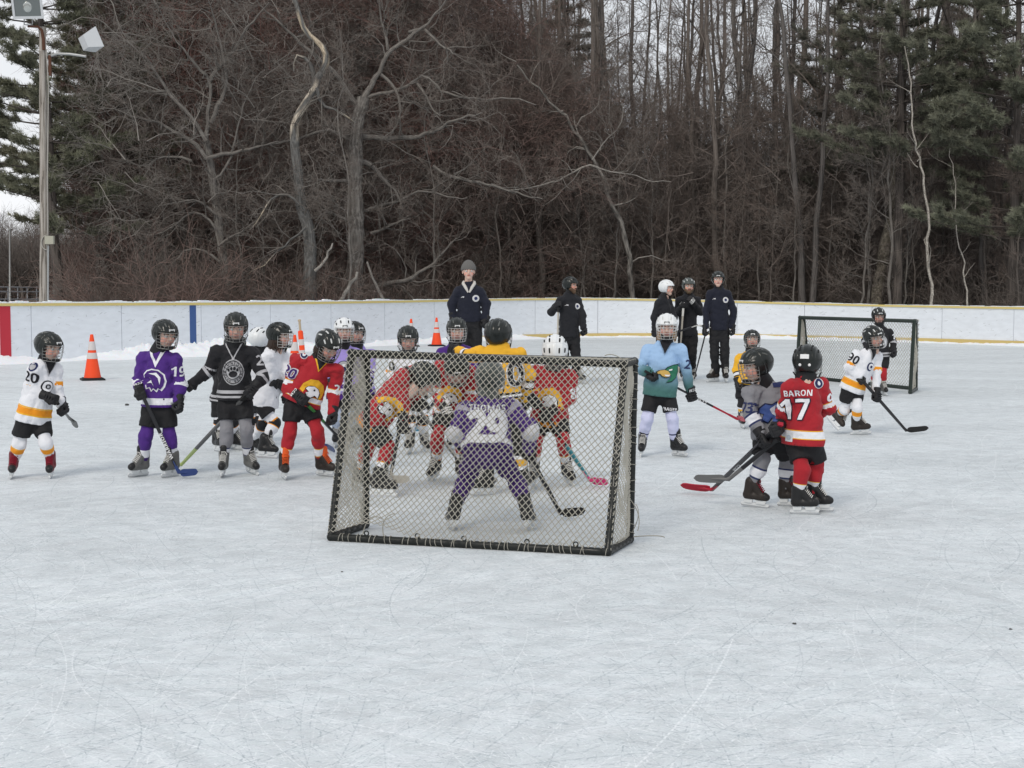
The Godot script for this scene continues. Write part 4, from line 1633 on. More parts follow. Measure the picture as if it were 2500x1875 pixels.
func players() -> void:
	var s: StandardMaterial3D
	var R: Dictionary
	# --- the line on the left ---
	R = person("young player in white jersey 20 with orange stripes and red skates, far left", {
		fa = V(28, 1167, 15), fb = V(126, 1166, 10), ka = V(48, 1082, 0.04), kb = V(112, 1082, 0.06), pv = V(82, 1012), nk = V(112, 886), hd = V(119, 851, 0.02),
		ty = 48, hy = 62, hp = 10, ea = V(78, 952, 0.06), eb = V(139, 945, -0.05), ha = V(126, 972, 0.10), hb = V(150, 996, 0.02), sa = V(84, 905, 0.10), sb = V(138, 905, -0.06),
		hem_y = 1031, short_y = 1064, torso = K.white, sleeve = K.white_arm, sock = K.white_sock, boot = "boot red", cap = "boot black", tongue = "boot red", lace = "lace red", cage = "cage steel", vents = "vent grey",
		stick = {label = "short grey hockey stick pointing away from the white 20 player", top = V(138, 980, 0.12), heel = V(170, 1022, -0.7), tip = V(178, 1034, -0.85), free = true, shaft = M["shaft grey"], blade = M["shaft grey"]}})
	print_on(R, "sleeve_number", [[letters("20", 0.088), BLACK]], R.sa.lerp(R.ea, 0.32), -8, -4)
	print_on(R, "crest", [[disc(0.055), BLACK], [disc(0.044), WHITE], [disc(0.022, 0.012), BLACK]], R.pv.lerp(R.nk, 0.55) + R.fwd * 0.1, 50)
	print_on(R, "shoulder_patch", [[disc(0.036), NAVY], [disc(0.024), SILVER]], R.sa + R.up * 0.035, -10)
	collar(R, 50, BLACK, SILVER)

	R = person("young player in purple jersey 19 looking right with stick blade on the ice", {
		fa = V(338, 1164, -35), fb = V(417, 1165, -28), ka = V(356, 1062, 0.03), kb = V(413, 1062, 0.0), pv = V(388, 992), nk = V(388, 857), hd = V(403, 821, 0.02), wid = 0.142,
		ty = -4, hy = 42, hp = 8, ea = V(338, 935, 0.02), eb = V(440, 936, 0), ha = V(344, 962, 0.14), hb = V(432, 990, 0.08),
		hem_y = 993, short_y = 1042, torso = K.purple, sleeve = K.purple_arm, sock = K.purple_sock, boot = "boot grey", cap = "boot black", tongue = "boot black", cuff_text = "CCM", vents = "vent grey",
		stick = {label = "black stick with white letters and navy blade of the purple 19 player", top = V(340, 948, 0.19), heel = V(441, 1169), tip = V(484, 1168), shaft = M["shaft black"], lower = M["blade blue"], blade = M["blade blue"], cut = 0.12, text = "WARRIOR", text_at = 0.35}})
	print_on(R, "sleeve_number", [[letters("19", 0.086), WHITE]], R.sb.lerp(R.eb, 0.50), 22)
	var hawk := [Vector2(-0.62, 0.20), Vector2(-0.42, 0.42), Vector2(-0.10, 0.52), Vector2(0.30, 0.46), Vector2(0.60, 0.20), Vector2(0.70, -0.15), Vector2(0.62, -0.48), Vector2(0.45, -0.70), Vector2(0.30, -0.58), Vector2(0.20, -0.76), Vector2(0.02, -0.60), Vector2(-0.12, -0.74), Vector2(-0.22, -0.54), Vector2(-0.42, -0.60), Vector2(-0.46, -0.40), Vector2(-0.10, -0.05), Vector2(-0.28, 0.06), Vector2(-0.58, 0.02)]
	print_on(R, "crest", [[outline(hawk, 0.16), WHITE], [outline(hawk, 0.138), PURPLE * 0.8], [moved(outline([Vector2(-0.3, 0.3), Vector2(0.2, 0.36), Vector2(0.46, 0.05), Vector2(0.4, -0.4), Vector2(0.3, 0.0), Vector2(0.1, 0.2)], 0.138), Vector2(0.0, 0.0)), WHITE], [moved(outline([Vector2(-0.4, -0.3), Vector2(-0.1, -0.1), Vector2(0.1, -0.5), Vector2(-0.05, -0.28)], 0.138), Vector2.ZERO), WHITE]], R.pv.lerp(R.nk, 0.52) - R.lat * 0.02, -2)
	print_on(R, "collar", [[outline([Vector2(-0.085, 0.07), Vector2(0.0, -0.105), Vector2(0.085, 0.07), Vector2(0.055, 0.07), Vector2(0.0, -0.055), Vector2(-0.055, 0.07)], 1.0), WHITE]], R.nk - R.up * 0.035, -4)

	R = person("young player in black jersey with a paw crest, third from the left", {
		fa = V(543, 1165, 4), fb = V(616, 1158, 38), ka = V(553, 1052, 0.05), kb = V(601, 1050, 0.05), pv = V(574, 972), nk = V(572, 842), hd = V(576, 803, 0.03),
		ty = 4, hy = 12, hp = 10, ea = V(511, 905, 0), eb = V(641, 920, 0.04), ha = V(468, 938, 0.02), hb = V(612, 955, 0.15), arm = 1.08, sw = 0.16,
		hem_y = 976, short_y = 1024, torso = K.black, sleeve = K.black_arm, sock = K.grey_sock, cage = "cage steel", vents = "vent grey", boot = "boot grey", cap = "boot black",
		stick = {label = "grey stick with lime lower shaft held by the black jersey player", top = V(607, 958, 0.17), heel = V(437, 1146), tip = V(399, 1148), shaft = M["shaft grey"], lower = M["shaft lime"], blade = M["shaft lime"], cut = 0.26}})
	print_on(R, "sleeve_number", [[letters("2", 0.088), SILVER]], R.sb.lerp(R.eb, 0.30), 40)
	var paw := [[moved(disc(0.034), Vector2(0, -0.016), 0.0, Vector2(1.1, 0.85)), BLACK]]
	for i in 4:
		paw.append([moved(disc(0.0125), Vector2(-0.036 + i * 0.024, 0.022 + (0.012 if i in [1, 2] else 0.0)), 0.0, Vector2(0.85, 1.2)), BLACK, 0])
	var crest_c: Vector3 = R.pv.lerp(R.nk, 0.50)
	print_on(R, "crest", [[moved(disc(0.108), Vector2.ZERO, 0.0, Vector2(0.86, 1.05)), SILVER], [moved(disc(0.098, 0.092), Vector2.ZERO, 0.0, Vector2(0.86, 1.05)), BLACK], [disc(0.062), Color(0.62, 0.62, 0.64)], [disc(0.062, 0.057), BLACK]] + paw + ring_text("JUNIOR", 0.079, 90.0, 24.0, 0.026) + ring_text("POLAR BEARS", 0.079, -90.0, -19.0, 0.022), crest_c, 4)
	print_on(R, "neck_trim", [[outline([Vector2(-0.085, 0.05), Vector2(0.0, -0.11), Vector2(0.085, 0.05), Vector2(0.072, 0.05), Vector2(0.0, -0.088), Vector2(-0.072, 0.05)], 1.0), SILVER], [moved(disc(0.012), Vector2(0, -0.10)), SILVER]], R.nk - R.up * 0.02, 4)

	R = person("player in dark clothes hidden behind the black jersey player, only skates showing", {
		fa = V(531, 1103, 30), fb = V(580, 1099, 60), ka = V(536, 1030, 0.04), kb = V(568, 1030, 0.04), pv = V(552, 975), nk = V(562, 880), hd = V(574, 846), ty = 20, hy = 30,
		ea = V(535, 925), eb = V(590, 925), ha = V(540, 955, 0.08), hb = V(585, 960, 0.08), hem_y = 985, short_y = 1018, torso = K.black, sleeve = K.black_arm, sock = K.gold_sock, cell = 0.018})
	R = person("player in white helmet mostly hidden behind the black jersey player", {
		fa = V(612, 1079, 20), fb = V(632, 1080, 30), ka = V(616, 1025, 0.04), kb = V(634, 1025, 0.04), pv = V(628, 965), nk = V(632, 861), hd = V(635, 832), ty = 20, hy = 150,
		ea = V(605, 910), eb = V(655, 910), ha = V(615, 940, 0.08), hb = V(650, 940, 0.08), hem_y = 980, short_y = 1010, torso = K.plain, sleeve = K.plain, sock = K.gold_sock, helmet = "helmet white", cell = 0.018})
	R = person("player in plain white jersey and black helmet with dark hair, facing right", {
		fa = V(650, 1119, 72), fb = V(628, 1108, 60), ka = V(671, 1032, 0.06), kb = V(642, 1036, 0.0), pv = V(645, 972), nk = V(668, 852), hd = V(683, 823, 0.02),
		ty = 55, hy = 72, hp = 4, ea = V(655, 920, 0.1), eb = V(700, 910, 0), ha = 0.05, hb = 0.24, hem_y = 992, short_y = 1012, torso = K.plain, sleeve = K.plain, sock = K.gold_sock, sa = V(653, 872, 0.13), sb = V(690, 868, -0.08),
		hair = "hair dark", hair_len = 0.12, cage = "cage white", label_mat = "print white",
		stick = {label = "black stick of the plain white jersey player, reaching behind the red 20 player", top = V(668, 928, 0.05), heel = V(800, 1101), tip = V(826, 1112), shaft = M["shaft black"], blade = M["blade blue"], lower = M["shaft black"]}})
	R = person("young player in red jersey 20 with orange laced skates looking down", {
		fa = V(692, 1170, 18), fb = V(797, 1164, 58), ka = V(708, 1056, 0.06), kb = V(775, 1054, 0.06), pv = V(737, 985), nk = V(780, 876), hd = V(800, 846, 0.06),
		ty = 16, hy = 40, hp = 34, ea = V(702, 945, 0.03), eb = V(815, 965, 0), ha = V(738, 974, 0.17), hb = V(808, 1018, 0.10), sa = V(725, 880, 0.0), sb = V(824, 905, 0.02), loose = 1.05,
		hem_y = 985, short_y = 1028, torso = K.red, sleeve = K.red_arm, sock = K.red_sock, boot = "boot brown", cap = "boot brown", lace = "lace orange", tongue = "lace orange", vents = "vent pale", hair = "hair dark", cuff_text = "CCM",
		stick = {label = "green and black stick of the red 20 player slanting to the goal post", top = V(742, 979, 0.18), heel = V(836, 1078, -0.30), tip = V(842, 1098, -0.55), free = true, shaft = M["shaft green"], lower = M["shaft black"], blade = M["tape black"], cut = 0.5}})
	print_on(R, "sleeve_number", bold_layers(letters("20", 0.088), 0.007, WHITE) + [[letters("20", 0.088), PURPLE * 0.7]], R.sa.lerp(R.ea, 0.42) , -25, -12)
	var mane := [Vector2(-0.72, -0.30), Vector2(-0.62, 0.10), Vector2(-0.30, 0.46), Vector2(0.15, 0.56), Vector2(0.56, 0.36), Vector2(0.74, 0.0), Vector2(0.70, -0.42), Vector2(0.55, -0.52), Vector2(0.40, -0.1), Vector2(0.1, 0.14), Vector2(-0.2, 0.1), Vector2(-0.38, -0.12), Vector2(-0.48, -0.42)]
	var muzzle := [Vector2(-0.30, 0.02), Vector2(0.05, 0.14), Vector2(0.35, 0.05), Vector2(0.52, -0.2), Vector2(0.52, -0.55), Vector2(0.30, -0.40), Vector2(0.05, -0.62), Vector2(-0.24, -0.58), Vector2(-0.36, -0.42), Vector2(-0.18, -0.30), Vector2(-0.42, -0.16)]
	var flame_crest := [[outline(mane, 0.145), GOLD], [outline(muzzle, 0.150), BLACK], [outline(muzzle, 0.132), WHITE], [moved(disc(0.009), Vector2(0.018, -0.012)), BLACK]]
	print_on(R, "crest", flame_crest, R.pv.lerp(R.nk, 0.36) + R.lat * 0.035, 10)
	print_on(R, "shoulder_patch", [[disc(0.036), WHITE], [disc(0.030), NAVY], [disc(0.015), WHITE]], R.sa + R.lat * 0.045 + R.up * 0.055, 5)
	print_on(R, "sleeve_number", [[letters("2", 0.08), WHITE]], R.sb.lerp(R.eb, 0.75), 20)
	collar(R, 25, BLACK, GOLD)

	# --- behind the goal and in it ---
	R = person("player in lavender jersey and white helmet standing behind the red 20 player", {
		fa = V(820, 1091, 0), fb = V(856, 1091, 10), ka = V(822, 1018, 0.04), kb = V(852, 1018, 0.04), pv = V(837, 960), nk = V(838, 846), hd = V(840, 810, 0.02), ty = 8, hy = 12, hp = 4,
		ea = V(795, 900), eb = V(882, 905), ha = V(815, 945, 0.12), hb = V(868, 945, 0.12), hem_y = 975, short_y = 998, torso = K.lavender, sleeve = K.lav_arm, sock = K.pale_sock, helmet = "helmet white", hair = "hair fair", cage = "cage white"})
	print_on(R, "crest", [[disc(0.092), NAVY], [disc(0.085), SILVER], [disc(0.056), WHITE], [disc(0.03), NAVY]], R.pv.lerp(R.nk, 0.52) + R.lat * 0.01, 8)
	R = person("player in dark helmet half hidden behind the white helmet of the lavender player", {
		fa = V(872, 1074, 20), fb = V(896, 1074, 20), ka = V(872, 1010, 0.04), kb = V(892, 1010, 0.04), pv = V(882, 955), nk = V(872, 850), hd = V(867, 817), ty = 20, hy = 40,
		ea = V(848, 900), eb = V(905, 905), ha = V(870, 940, 0.1), hb = V(895, 940, 0.1), hem_y = 965, short_y = 990, torso = K.lavender, sleeve = K.lav_arm, sock = K.pale_sock, cell = 0.018})
	R = person("player in white jersey and black helmet, only face above the goal's crossbar", {
		fa = V(999, 1109, -10), fb = V(1040, 1104, 20), ka = V(1000, 1022, 0.05), kb = V(1032, 1022, 0.05), pv = V(1006, 965), nk = V(998, 866), hd = V(996, 831, 0.03), ty = 5, hy = 6, hp = 12,
		ea = V(950, 915), eb = V(1046, 910), ha = 0.02, hb = 0.2, hem_y = 985, short_y = 1000, torso = K.white, sleeve = K.white_arm, sock = K.gold_sock, vents = "vent grey",
		stick = {label = "grey stick slanting across the goal mouth to a grey blade between two players", top = V(985, 950, 0.2), heel = V(1165, 1188), tip = V(1213, 1192), shaft = M["shaft grey"], blade = M["shaft grey"]}})
	print_on(R, "jersey_number", [[letters("0", 0.09), BLACK]], R.sa.lerp(R.ea, 0.3), -10)
	R = person("player in purple jersey and cage helmet facing the camera behind the crossbar", {
		fa = V(1100, 1097, 0), fb = V(1128, 1098, 10), ka = V(1098, 1020, 0.05), kb = V(1128, 1020, 0.05), pv = V(1112, 960), nk = V(1112, 844), hd = V(1115, 810, 0.02), ty = 4, hy = 6, hp = 4,
		ea = V(1068, 905), eb = V(1158, 905), ha = 0.04, hb = V(1140, 945, 0.12),
		stick = {label = "stick with light blue blade glimpsed between the red players in the goal", top = V(1092, 940, 0.16), heel = V(1006, 1054, -0.5), tip = V(1032, 1050, -0.6), free = true, shaft = M["shaft black"], blade = M["blade aqua"]}, hem_y = 975, short_y = 1000, torso = K.purple, sleeve = K.purple_arm, sock = K.purple_sock, cage = "cage white", vents = "vent grey"})
	R = person("player in red jersey bent forward on the left inside the goal's view", {
		fa = V(934, 1214, 78), fb = V(885, 1196, 60), ka = V(948, 1090, 0.08), kb = V(900, 1090, -0.05), pv = V(916, 1022), nk = V(990, 918, 0.10), hd = V(1034, 930, 0.16), ty = 82, hy = 95, hp = 42,
		ea = V(985, 980, 0.18), eb = V(1010, 965, -0.10), ha = V(985, 1038, 0.20), hb = V(1022, 985, 0.05), sa = V(983, 918, 0.22), sb = V(1000, 912, -0.06), hem_y = 1046, short_y = 1084, hem = 0.1,
		torso = K.flame, sleeve = K.flame_arm, sock = K.red_sock, lace = "lace white", vents = "vent dark", guard = true,
		stick = {label = "grey bladed stick beside the skate of the bent red player", top = V(985, 1000, 0.22), heel = V(950, 1180, 0.16), tip = V(1001, 1181, 0.16), free = true, shaft = M["shaft black"], blade = M["shaft pale"]}})
	print_on(R, "crest", flame_crest, R.pv.lerp(R.nk, 0.32) - R.up * 0.0, 20, -30)
	R = person("player in red jersey facing the camera in the middle of the face-off", {
		fa = V(1058, 1171, -22), fb = V(1128, 1178, 20), ka = V(1068, 1070, 0.10), kb = V(1128, 1072, 0.10), pv = V(1104, 1000, -0.08), nk = V(1112, 912, 0.10), hd = V(1115, 903, 0.22), ty = 2, hy = 4, hp = 40,
		ea = V(1072, 965, 0.10), eb = V(1152, 968, 0.1), ha = V(1094, 1012, 0.26), hb = V(1125, 1018, 0.22), sa = V(1074, 898, 0.1), sb = V(1148, 908, 0.1), hem_y = 1016, short_y = 1046, torso = K.red, sleeve = K.red_arm, sock = K.red_sock, cage = "cage steel", glove_size = 1.1, roll = "glove white"})
	print_on(R, "crest", flame_crest, R.pv.lerp(R.nk, 0.45) - R.lat * 0.03, 0)
	R = person("player in yellow jersey with number 10 seen from behind beyond the keeper", {
		fa = V(1178, 1211, -55), fb = V(1284, 1206, 160), ka = V(1186, 1100, 0.02), kb = V(1268, 1092, 0.02), pv = V(1232, 1012), nk = V(1218, 850, 0.0), hd = V(1217, 822, -0.03), guard = false, ty = 172, hy = 160, hp = -6,
		ea = V(1150, 868, 0.0), eb = V(1292, 915, -0.05), ha = V(1112, 856, -0.25), hb = V(1276, 985, -0.15), sa = V(1174, 864, 0), sb = V(1264, 868, 0), hem_y = 975, short_y = 1070, hem = 0.0, torso = K.gold, sleeve = K.gold_arm, sock = K.bruin_sock, vents = "vent grey", label = false, arm = 1.06})
	print_on(R, "back_number", bold_layers(letters("10", 0.185), 0.010, WHITE) + [[letters("10", 0.185), BLACK]], R.pv.lerp(R.nk, 0.60) + R.lat * 0.05, -2)
	R = person("young keeper in purple jersey 29 crouching in the goal, seen from behind", {
		fa = V(1099, 1294, 194), fb = V(1296, 1295, 166), ka = V(1134, 1178, -0.16), kb = V(1262, 1178, -0.16), pv = V(1189, 1096), nk = V(1190, 985, -0.20), hd = V(1196, 932, -0.30), ty = 178, hy = 172, hp = 16,
		ea = V(1110, 1058, -0.02), eb = V(1296, 1052, -0.05), ha = V(1128, 1085, -0.32), hb = 0.12, sa = V(1136, 1004, -0.16), sb = V(1250, 996, -0.16), hem_y = 1106, hem = 0.02, short_y = 1150, torso = K.keeper, sleeve = K.keeper_arm, sock = K.keeper_sock, shorts = "shorts purple", wid = 0.165, arm = 1.1,
		boot = "boot black", lace = "lace white", vents = "vent grey", helmet = "helmet grey", label = false, guard_mat = "helmet grey", fat = 0.92,
		stick = {label = "long black stick of the purple keeper with its blade on the ice inside the goal", top = V(1278, 1085, -0.2), heel = V(1374, 1270), tip = V(1424, 1266), shaft = M["shaft black"], blade = M["tape black"]}})
	print_on(R, "back_number", bold_layers(letters("29", 0.185), 0.010, WHITE) , R.pv.lerp(R.nk, 0.52), 0)
	print_on(R, "back_name", [[letters("THOMAS", 0.045), WHITE]], R.nk - R.up * 0.028, 0)
	R = person("player in red jersey 8 and white helmet bending over on the right of the goal", {
		fa = V(1301, 1190, -10), fb = V(1390, 1184, 18), ka = V(1307, 1074, 0.08), kb = V(1374, 1070, 0.08), pv = V(1342, 1010), nk = V(1350, 902, 0.08), hd = V(1355, 862, 0.16), ty = 2, hy = -4, hp = 46,
		ea = V(1300, 950, 0.05), eb = V(1392, 972, 0.05), ha = 0.06, hb = 0.22, sa = V(1308, 908, 0.06), sb = V(1392, 918, 0.06), hem_y = 1034, short_y = 1062, torso = K.flame, sleeve = K.flame_arm, sock = K.red_sock, helmet = "helmet white", label = false, cage = "cage steel",
		stick = {label = "teal stick with pink blade held by the red 8 player", top = V(1300, 965, 0.22), heel = V(1446, 1188), tip = V(1490, 1192), shaft = M["shaft black"], lower = M["shaft teal"], blade = M["blade pink"], cut = 0.45}})
	print_on(R, "sleeve_number", [[letters("8", 0.088), WHITE]], R.sb.lerp(R.eb, 0.8), 30, 8)
	print_on(R, "crest", flame_crest, R.pv.lerp(R.nk, 0.40) - R.lat * 0.02, 0)

	# --- right half ---
	R = person("player in light blue and green jersey with duck crest and white helmet", {
		fa = V(1565, 1114, -8), fb = V(1659, 1115, 36), ka = V(1580, 1022, 0.05), kb = V(1641, 1022, 0.05), pv = V(1612, 952), nk = V(1624, 838), hd = V(1628, 802, 0.02), ty = -3, hy = -6, hp = 4,
		ea = V(1562, 898, 0.04), eb = V(1676, 905, 0.0), ha = 0.06, hb = 0.47, sw = 0.16, hem_y = 967, short_y = 1006, torso = K.teal, sleeve = K.teal_arm, sock = K.ice_sock, helmet = "helmet white", cage = "cage white", vents = "vent pale", gaiter = 0.78, hair = "hair fair", hair_len = 0.09, cuff_text = "CCM", wid = 0.158,
		stick = {label = "black stick with red blade held out by the light blue player", top = V(1578, 908, 0.14), heel = V(1806, 1026, -0.35), tip = V(1824, 1034, -0.55), free = true, shaft = M["shaft black"], lower = M["shaft red"], blade = M["shaft red"], cut = 0.3, text = "CCM", text_at = 0.42}})
	var duck := [Vector2(-0.30, 0.05), Vector2(-0.08, 0.30), Vector2(0.30, 0.48), Vector2(0.75, 0.56), Vector2(0.60, 0.40), Vector2(0.66, 0.05), Vector2(0.56, -0.32), Vector2(0.30, -0.60), Vector2(-0.10, -0.72), Vector2(0.12, -0.50), Vector2(0.22, -0.25), Vector2(0.0, -0.1)]
	var bill := [Vector2(-0.82, -0.08), Vector2(-0.60, 0.06), Vector2(-0.30, 0.14), Vector2(0.0, 0.04), Vector2(0.16, -0.18), Vector2(0.10, -0.34), Vector2(-0.15, -0.40), Vector2(-0.42, -0.34), Vector2(-0.55, -0.20), Vector2(-0.76, -0.22)]
	print_on(R, "crest", [[outline(duck, 0.158), Color(0.02, 0.05, 0.05)], [moved(outline(duck, 0.140), Vector2(0.004, 0.0)), Color(0.03, 0.17, 0.10)], [outline(bill, 0.150), Color(0.03, 0.05, 0.04)], [outline(bill, 0.130), Color(0.55, 0.36, 0.10)], [outline([Vector2(0.0, 0.15), Vector2(0.26, 0.26), Vector2(0.24, 0.14), Vector2(0.06, 0.08)], 0.14), WHITE], [outline([Vector2(-0.25, -0.22), Vector2(0.12, -0.18), Vector2(0.06, -0.29), Vector2(-0.15, -0.31)], 0.14), WHITE]], R.pv.lerp(R.nk, 0.40) + R.lat * 0.045, 0)
	collar(R, -3, BLACK, SKY * 0.7)
	print_on(R, "sleeve_number", [[letters("2", 0.088), NAVY]], R.sb.lerp(R.eb, 0.68), 26)
	print_on(R, "shorts_print", [[letters("BAUER", 0.030), WHITE]], R.pv + R.lat * 0.095 - R.up * 0.185, 8, 0.0, R.shorts)

	R = person("small player in yellow jersey standing behind the grey jersey player", {
		fa = V(1812, 1046, 0), fb = V(1842, 1044, 10), ka = V(1812, 985, 0.04), kb = V(1838, 985, 0.04), pv = V(1824, 938), nk = V(1833, 862), hd = V(1836, 832, 0.01), ty = -4, hy = -4, hp = -10, head = 0.92,
		ea = V(1797, 905), eb = V(1862, 905), ha = V(1806, 940, 0.08), hb = V(1850, 940, 0.08), hem_y = 938, short_y = 972, torso = K.gold, sleeve = K.gold_arm, sock = K.bruin_sock, k = 0.9, skate = 0.92, cage = "cage steel"})
	R = person("player in grey jersey with blue crest facing left beside the red 17 player", {
		fa = V(1841, 1239, 68), fb = V(1930, 1237, 62), ka = V(1862, 1122, 0.04), kb = V(1922, 1128, -0.05), pv = V(1884, 1056), nk = V(1866, 938), hd = V(1846, 897, 0.03), ty = -28, hy = -72, hp = 10, skate = 0.93,
		ea = V(1832, 1010, 0.10), eb = V(1925, 1006, 0.05), ha = 0.20, hb = V(1893, 1048, 0.36), sa = V(1834, 958, 0.06), sb = V(1912, 950, 0.0), wid = 0.148, hem_y = 1068, short_y = 1112, torso = K.grey, sleeve = K.grey_arm, sock = K.grey_sock2, lace = "lace red", boot = "boot brown", cap = "boot black", vents = "vent grey",
		stick = {label = "black and red stick with red blade held by the grey jersey player", top = V(1905, 1036, 0.42), heel = V(1734, 1206), tip = V(1661, 1204), shaft = M["shaft black"], lower = M["shaft black"], grip = M["shaft red"], blade = M["shaft red"], cut = 0.2, text = "CCM", text_at = 0.40}})
	var bear := [Vector2(-0.50, 0.30), Vector2(-0.15, 0.50), Vector2(0.20, 0.40), Vector2(0.45, 0.52), Vector2(0.55, 0.20), Vector2(0.40, -0.05), Vector2(0.52, -0.45), Vector2(0.25, -0.60), Vector2(0.12, -0.30), Vector2(-0.15, -0.55), Vector2(-0.45, -0.35), Vector2(-0.30, -0.05), Vector2(-0.60, 0.05)]
	print_on(R, "crest", [[outline(bear, 0.15), NAVY * 0.6], [outline(bear, 0.128), Color(0.05, 0.09, 0.27)], [outline([Vector2(0.05, 0.2), Vector2(0.42, 0.42), Vector2(0.3, 0.0), Vector2(0.4, -0.3), Vector2(0.15, -0.1)], 0.13), Color(0.5, 0.52, 0.58)]], R.pv.lerp(R.nk, 0.44) + R.lat * 0.01, -12)
	print_on(R, "shoulder_yoke", [[outline([Vector2(-0.03, -0.012), Vector2(0.06, -0.022), Vector2(0.062, 0.012), Vector2(-0.03, 0.022)], 1.0), NAVY]], R.nk.lerp(R.sb, 0.6) + R.up * 0.02, 0)
	print_on(R, "sleeve_number", [[letters("73", 0.075), NAVY]], R.sa.lerp(R.ea, 0.70), -40, -8)
	R = person("player in red jersey 17 seen from behind next to the grey jersey player", {
		fa = V(1963, 1256, 76), fb = V(1999, 1250, 70), ka = V(1958, 1146, 0.06), kb = V(1992, 1140, -0.06), pv = V(1962, 1062), nk = V(1968, 922), hd = V(1971, 890), ty = 132, hy = 160, hp = 4, skate = 0.92,
		ea = V(1912, 1004, -0.02), eb = V(2024, 995, -0.05), ha = V(1904, 1060, -0.12), hb = V(1988, 1016, -0.24), sa = V(1932, 944, 0.06), sb = V(2003, 942, -0.02), wid = 0.138, loose = 1.10, hem_y = 1086, short_y = 1124, torso = K.red, sleeve = K.red_arm, sock = K.red_sock, vents = "vent dark", label = false, rear_label = true, arm = 1.04,
		stick = {label = "dark stick with grey blade crossing the red bladed stick", top = V(1912, 1060, -0.08), heel = V(1770, 1178, -0.30), tip = V(1694, 1182, -0.35), free = true, shaft = M["shaft black"], lower = M["shaft grey"], blade = M["shaft grey"], cut = 0.3}})
	print_on(R, "back_number", bold_layers(letters("17", 0.150), 0.008, Color(0.05, 0.02, 0.04)) + [[letters("17", 0.150), WHITE]], R.pv.lerp(R.nk, 0.46) - R.lat * 0.048, -26, 4)
	print_on(R, "back_name", [[letters("BARON", 0.043), WHITE]], R.nk - R.up * 0.108 - R.lat * 0.03, -24, 4)
	print_on(R, "shoulder_patch", [[disc(0.038), WHITE], [disc(0.032), NAVY], [disc(0.015), WHITE]], R.nk.lerp(R.sb, 0.72) + R.up * 0.005, 0)
	print_on(R, "sleeve_number", [[letters("9", 0.088), WHITE]], R.sb.lerp(R.eb, 0.62), 30, 12)
	print_on(R, "hem_label", [[outline([Vector2(-0.03, -0.03), Vector2(0.03, -0.03), Vector2(0.03, 0.03), Vector2(-0.03, 0.03)], 1.0), Color(0.6, 0.63, 0.66)], [moved(disc(0.018), Vector2.ZERO), Color(0.35, 0.40, 0.46)]], R.low + R.up * 0.06 - R.lat * 0.09, -25)
	var rear := Vector3(0.80, 0.60, 0.05).normalized()
	R = person("player in white jersey 90 pushing off with one skate lifted", {
		fa = V(2030, 1036, 55), lift_a = -0.12, skate_up_a = Vector3(0.72, 0.62, 0.1), fb = V(2101, 1062, 82), ka = V(2062, 1000, -0.02), kb = V(2093, 996, 0.08), pv = V(2083, 945), nk = V(2122, 858, 0.05), hd = V(2134, 826, 0.08), ty = 38, hy = 24, hp = 6, hr = 14,
		ea = V(2072, 896, 0.12), eb = V(2140, 908, 0.0), ha = 0.06, hb = 0.36, sa = V(2090, 868, 0.10), sb = V(2142, 872, -0.02), hem_y = 956, short_y = 978, hem = 0.05, torso = K.white, sleeve = K.white_arm, sock = K.white_sock, boot = "boot brown", cap = "boot brown", lace = "lace white", vents = "vent pale", cell = 0.0145,
		stick = {label = "long black stick of the white 90 player reaching right to the ice", top = V(2094, 916, 0.14), heel = V(2217, 1061), tip = V(2264, 1058), shaft = M["shaft black"], blade = M["tape black"], lower = M["shaft black"], grip = M["shaft lime"]}})
	print_on(R, "sleeve_number", [[letters("90", 0.095), BLACK]], R.sa.lerp(R.ea, 0.25) - R.lat * 0.02, -12, -8)
	collar(R, 36, BLACK, SILVER)
	print_on(R, "crest", [[disc(0.05), NAVY], [disc(0.036), WHITE], [disc(0.015), NAVY]], R.pv.lerp(R.nk, 0.58) + R.fwd * 0.1, 38)
	R = person("keeper in black jersey and red socks standing in the far goal", {
		fa = V(2132, 966, -8), fb = V(2159, 966, 6), ka = V(2136, 914, 0.04), kb = V(2156, 914, 0.04), pv = V(2148, 868), nk = V(2147, 800), hd = V(2145, 774, 0.02), ty = 0, hy = 0, hp = 6,
		ea = V(2110, 832), eb = V(2182, 836), ha = V(2120, 862, 0.12), hb = V(2180, 862, 0.10), sw = 0.16, hem_y = 874, short_y = 898, torso = K.black, sleeve = K.black_arm, sock = K.far_sock, cage = "cage black", boot = "boot grey", vents = "vent pale"})
	print_on(R, "crest", [[disc(0.10), SILVER], [disc(0.07), WHITE], [disc(0.035), BLACK]], R.pv.lerp(R.nk, 0.5), 0)
	print_on(R, "sleeve_number", [[letters("1", 0.088), WHITE]], R.sb.lerp(R.eb, 0.4), 25)

	# --- the grown-ups at the back ---
	R = person("tall coach in navy jacket and grey knit hat behind the goal", {
		grown = true, hat = true, fa = V(1134, 968, -10), fb = V(1166, 970, 12), ka = V(1132, 866, 0.04), kb = V(1164, 866, 0.04), pv = V(1146, 786), nk = V(1145, 698), hd = V(1144, 664, 0.02), ty = 2, hy = 4, hp = 0, trousers = true, top_name = "jacket",
		ea = V(1102, 742), eb = V(1188, 742), ha = V(1108, 782, 0.05), hb = 0.05, hem_y = 786,
		stick = {label = "stick held low in the glove of the tall hatted coach", top = V(1182, 779, 0.06), heel = V(1204, 962, 0.1), tip = V(1216, 964, 0.2), free = true, shaft = M["shaft pale"], blade = M["tape black"]}, sw = 0.128, torso = K.coat, guard = false, cell = 0.016})
	coat_marks(R)
	var hood := Shape.new()
	hood.tint = Color(0.62, 0.60, 0.57)
	var hn: Vector3 = R.nk - R.o.position
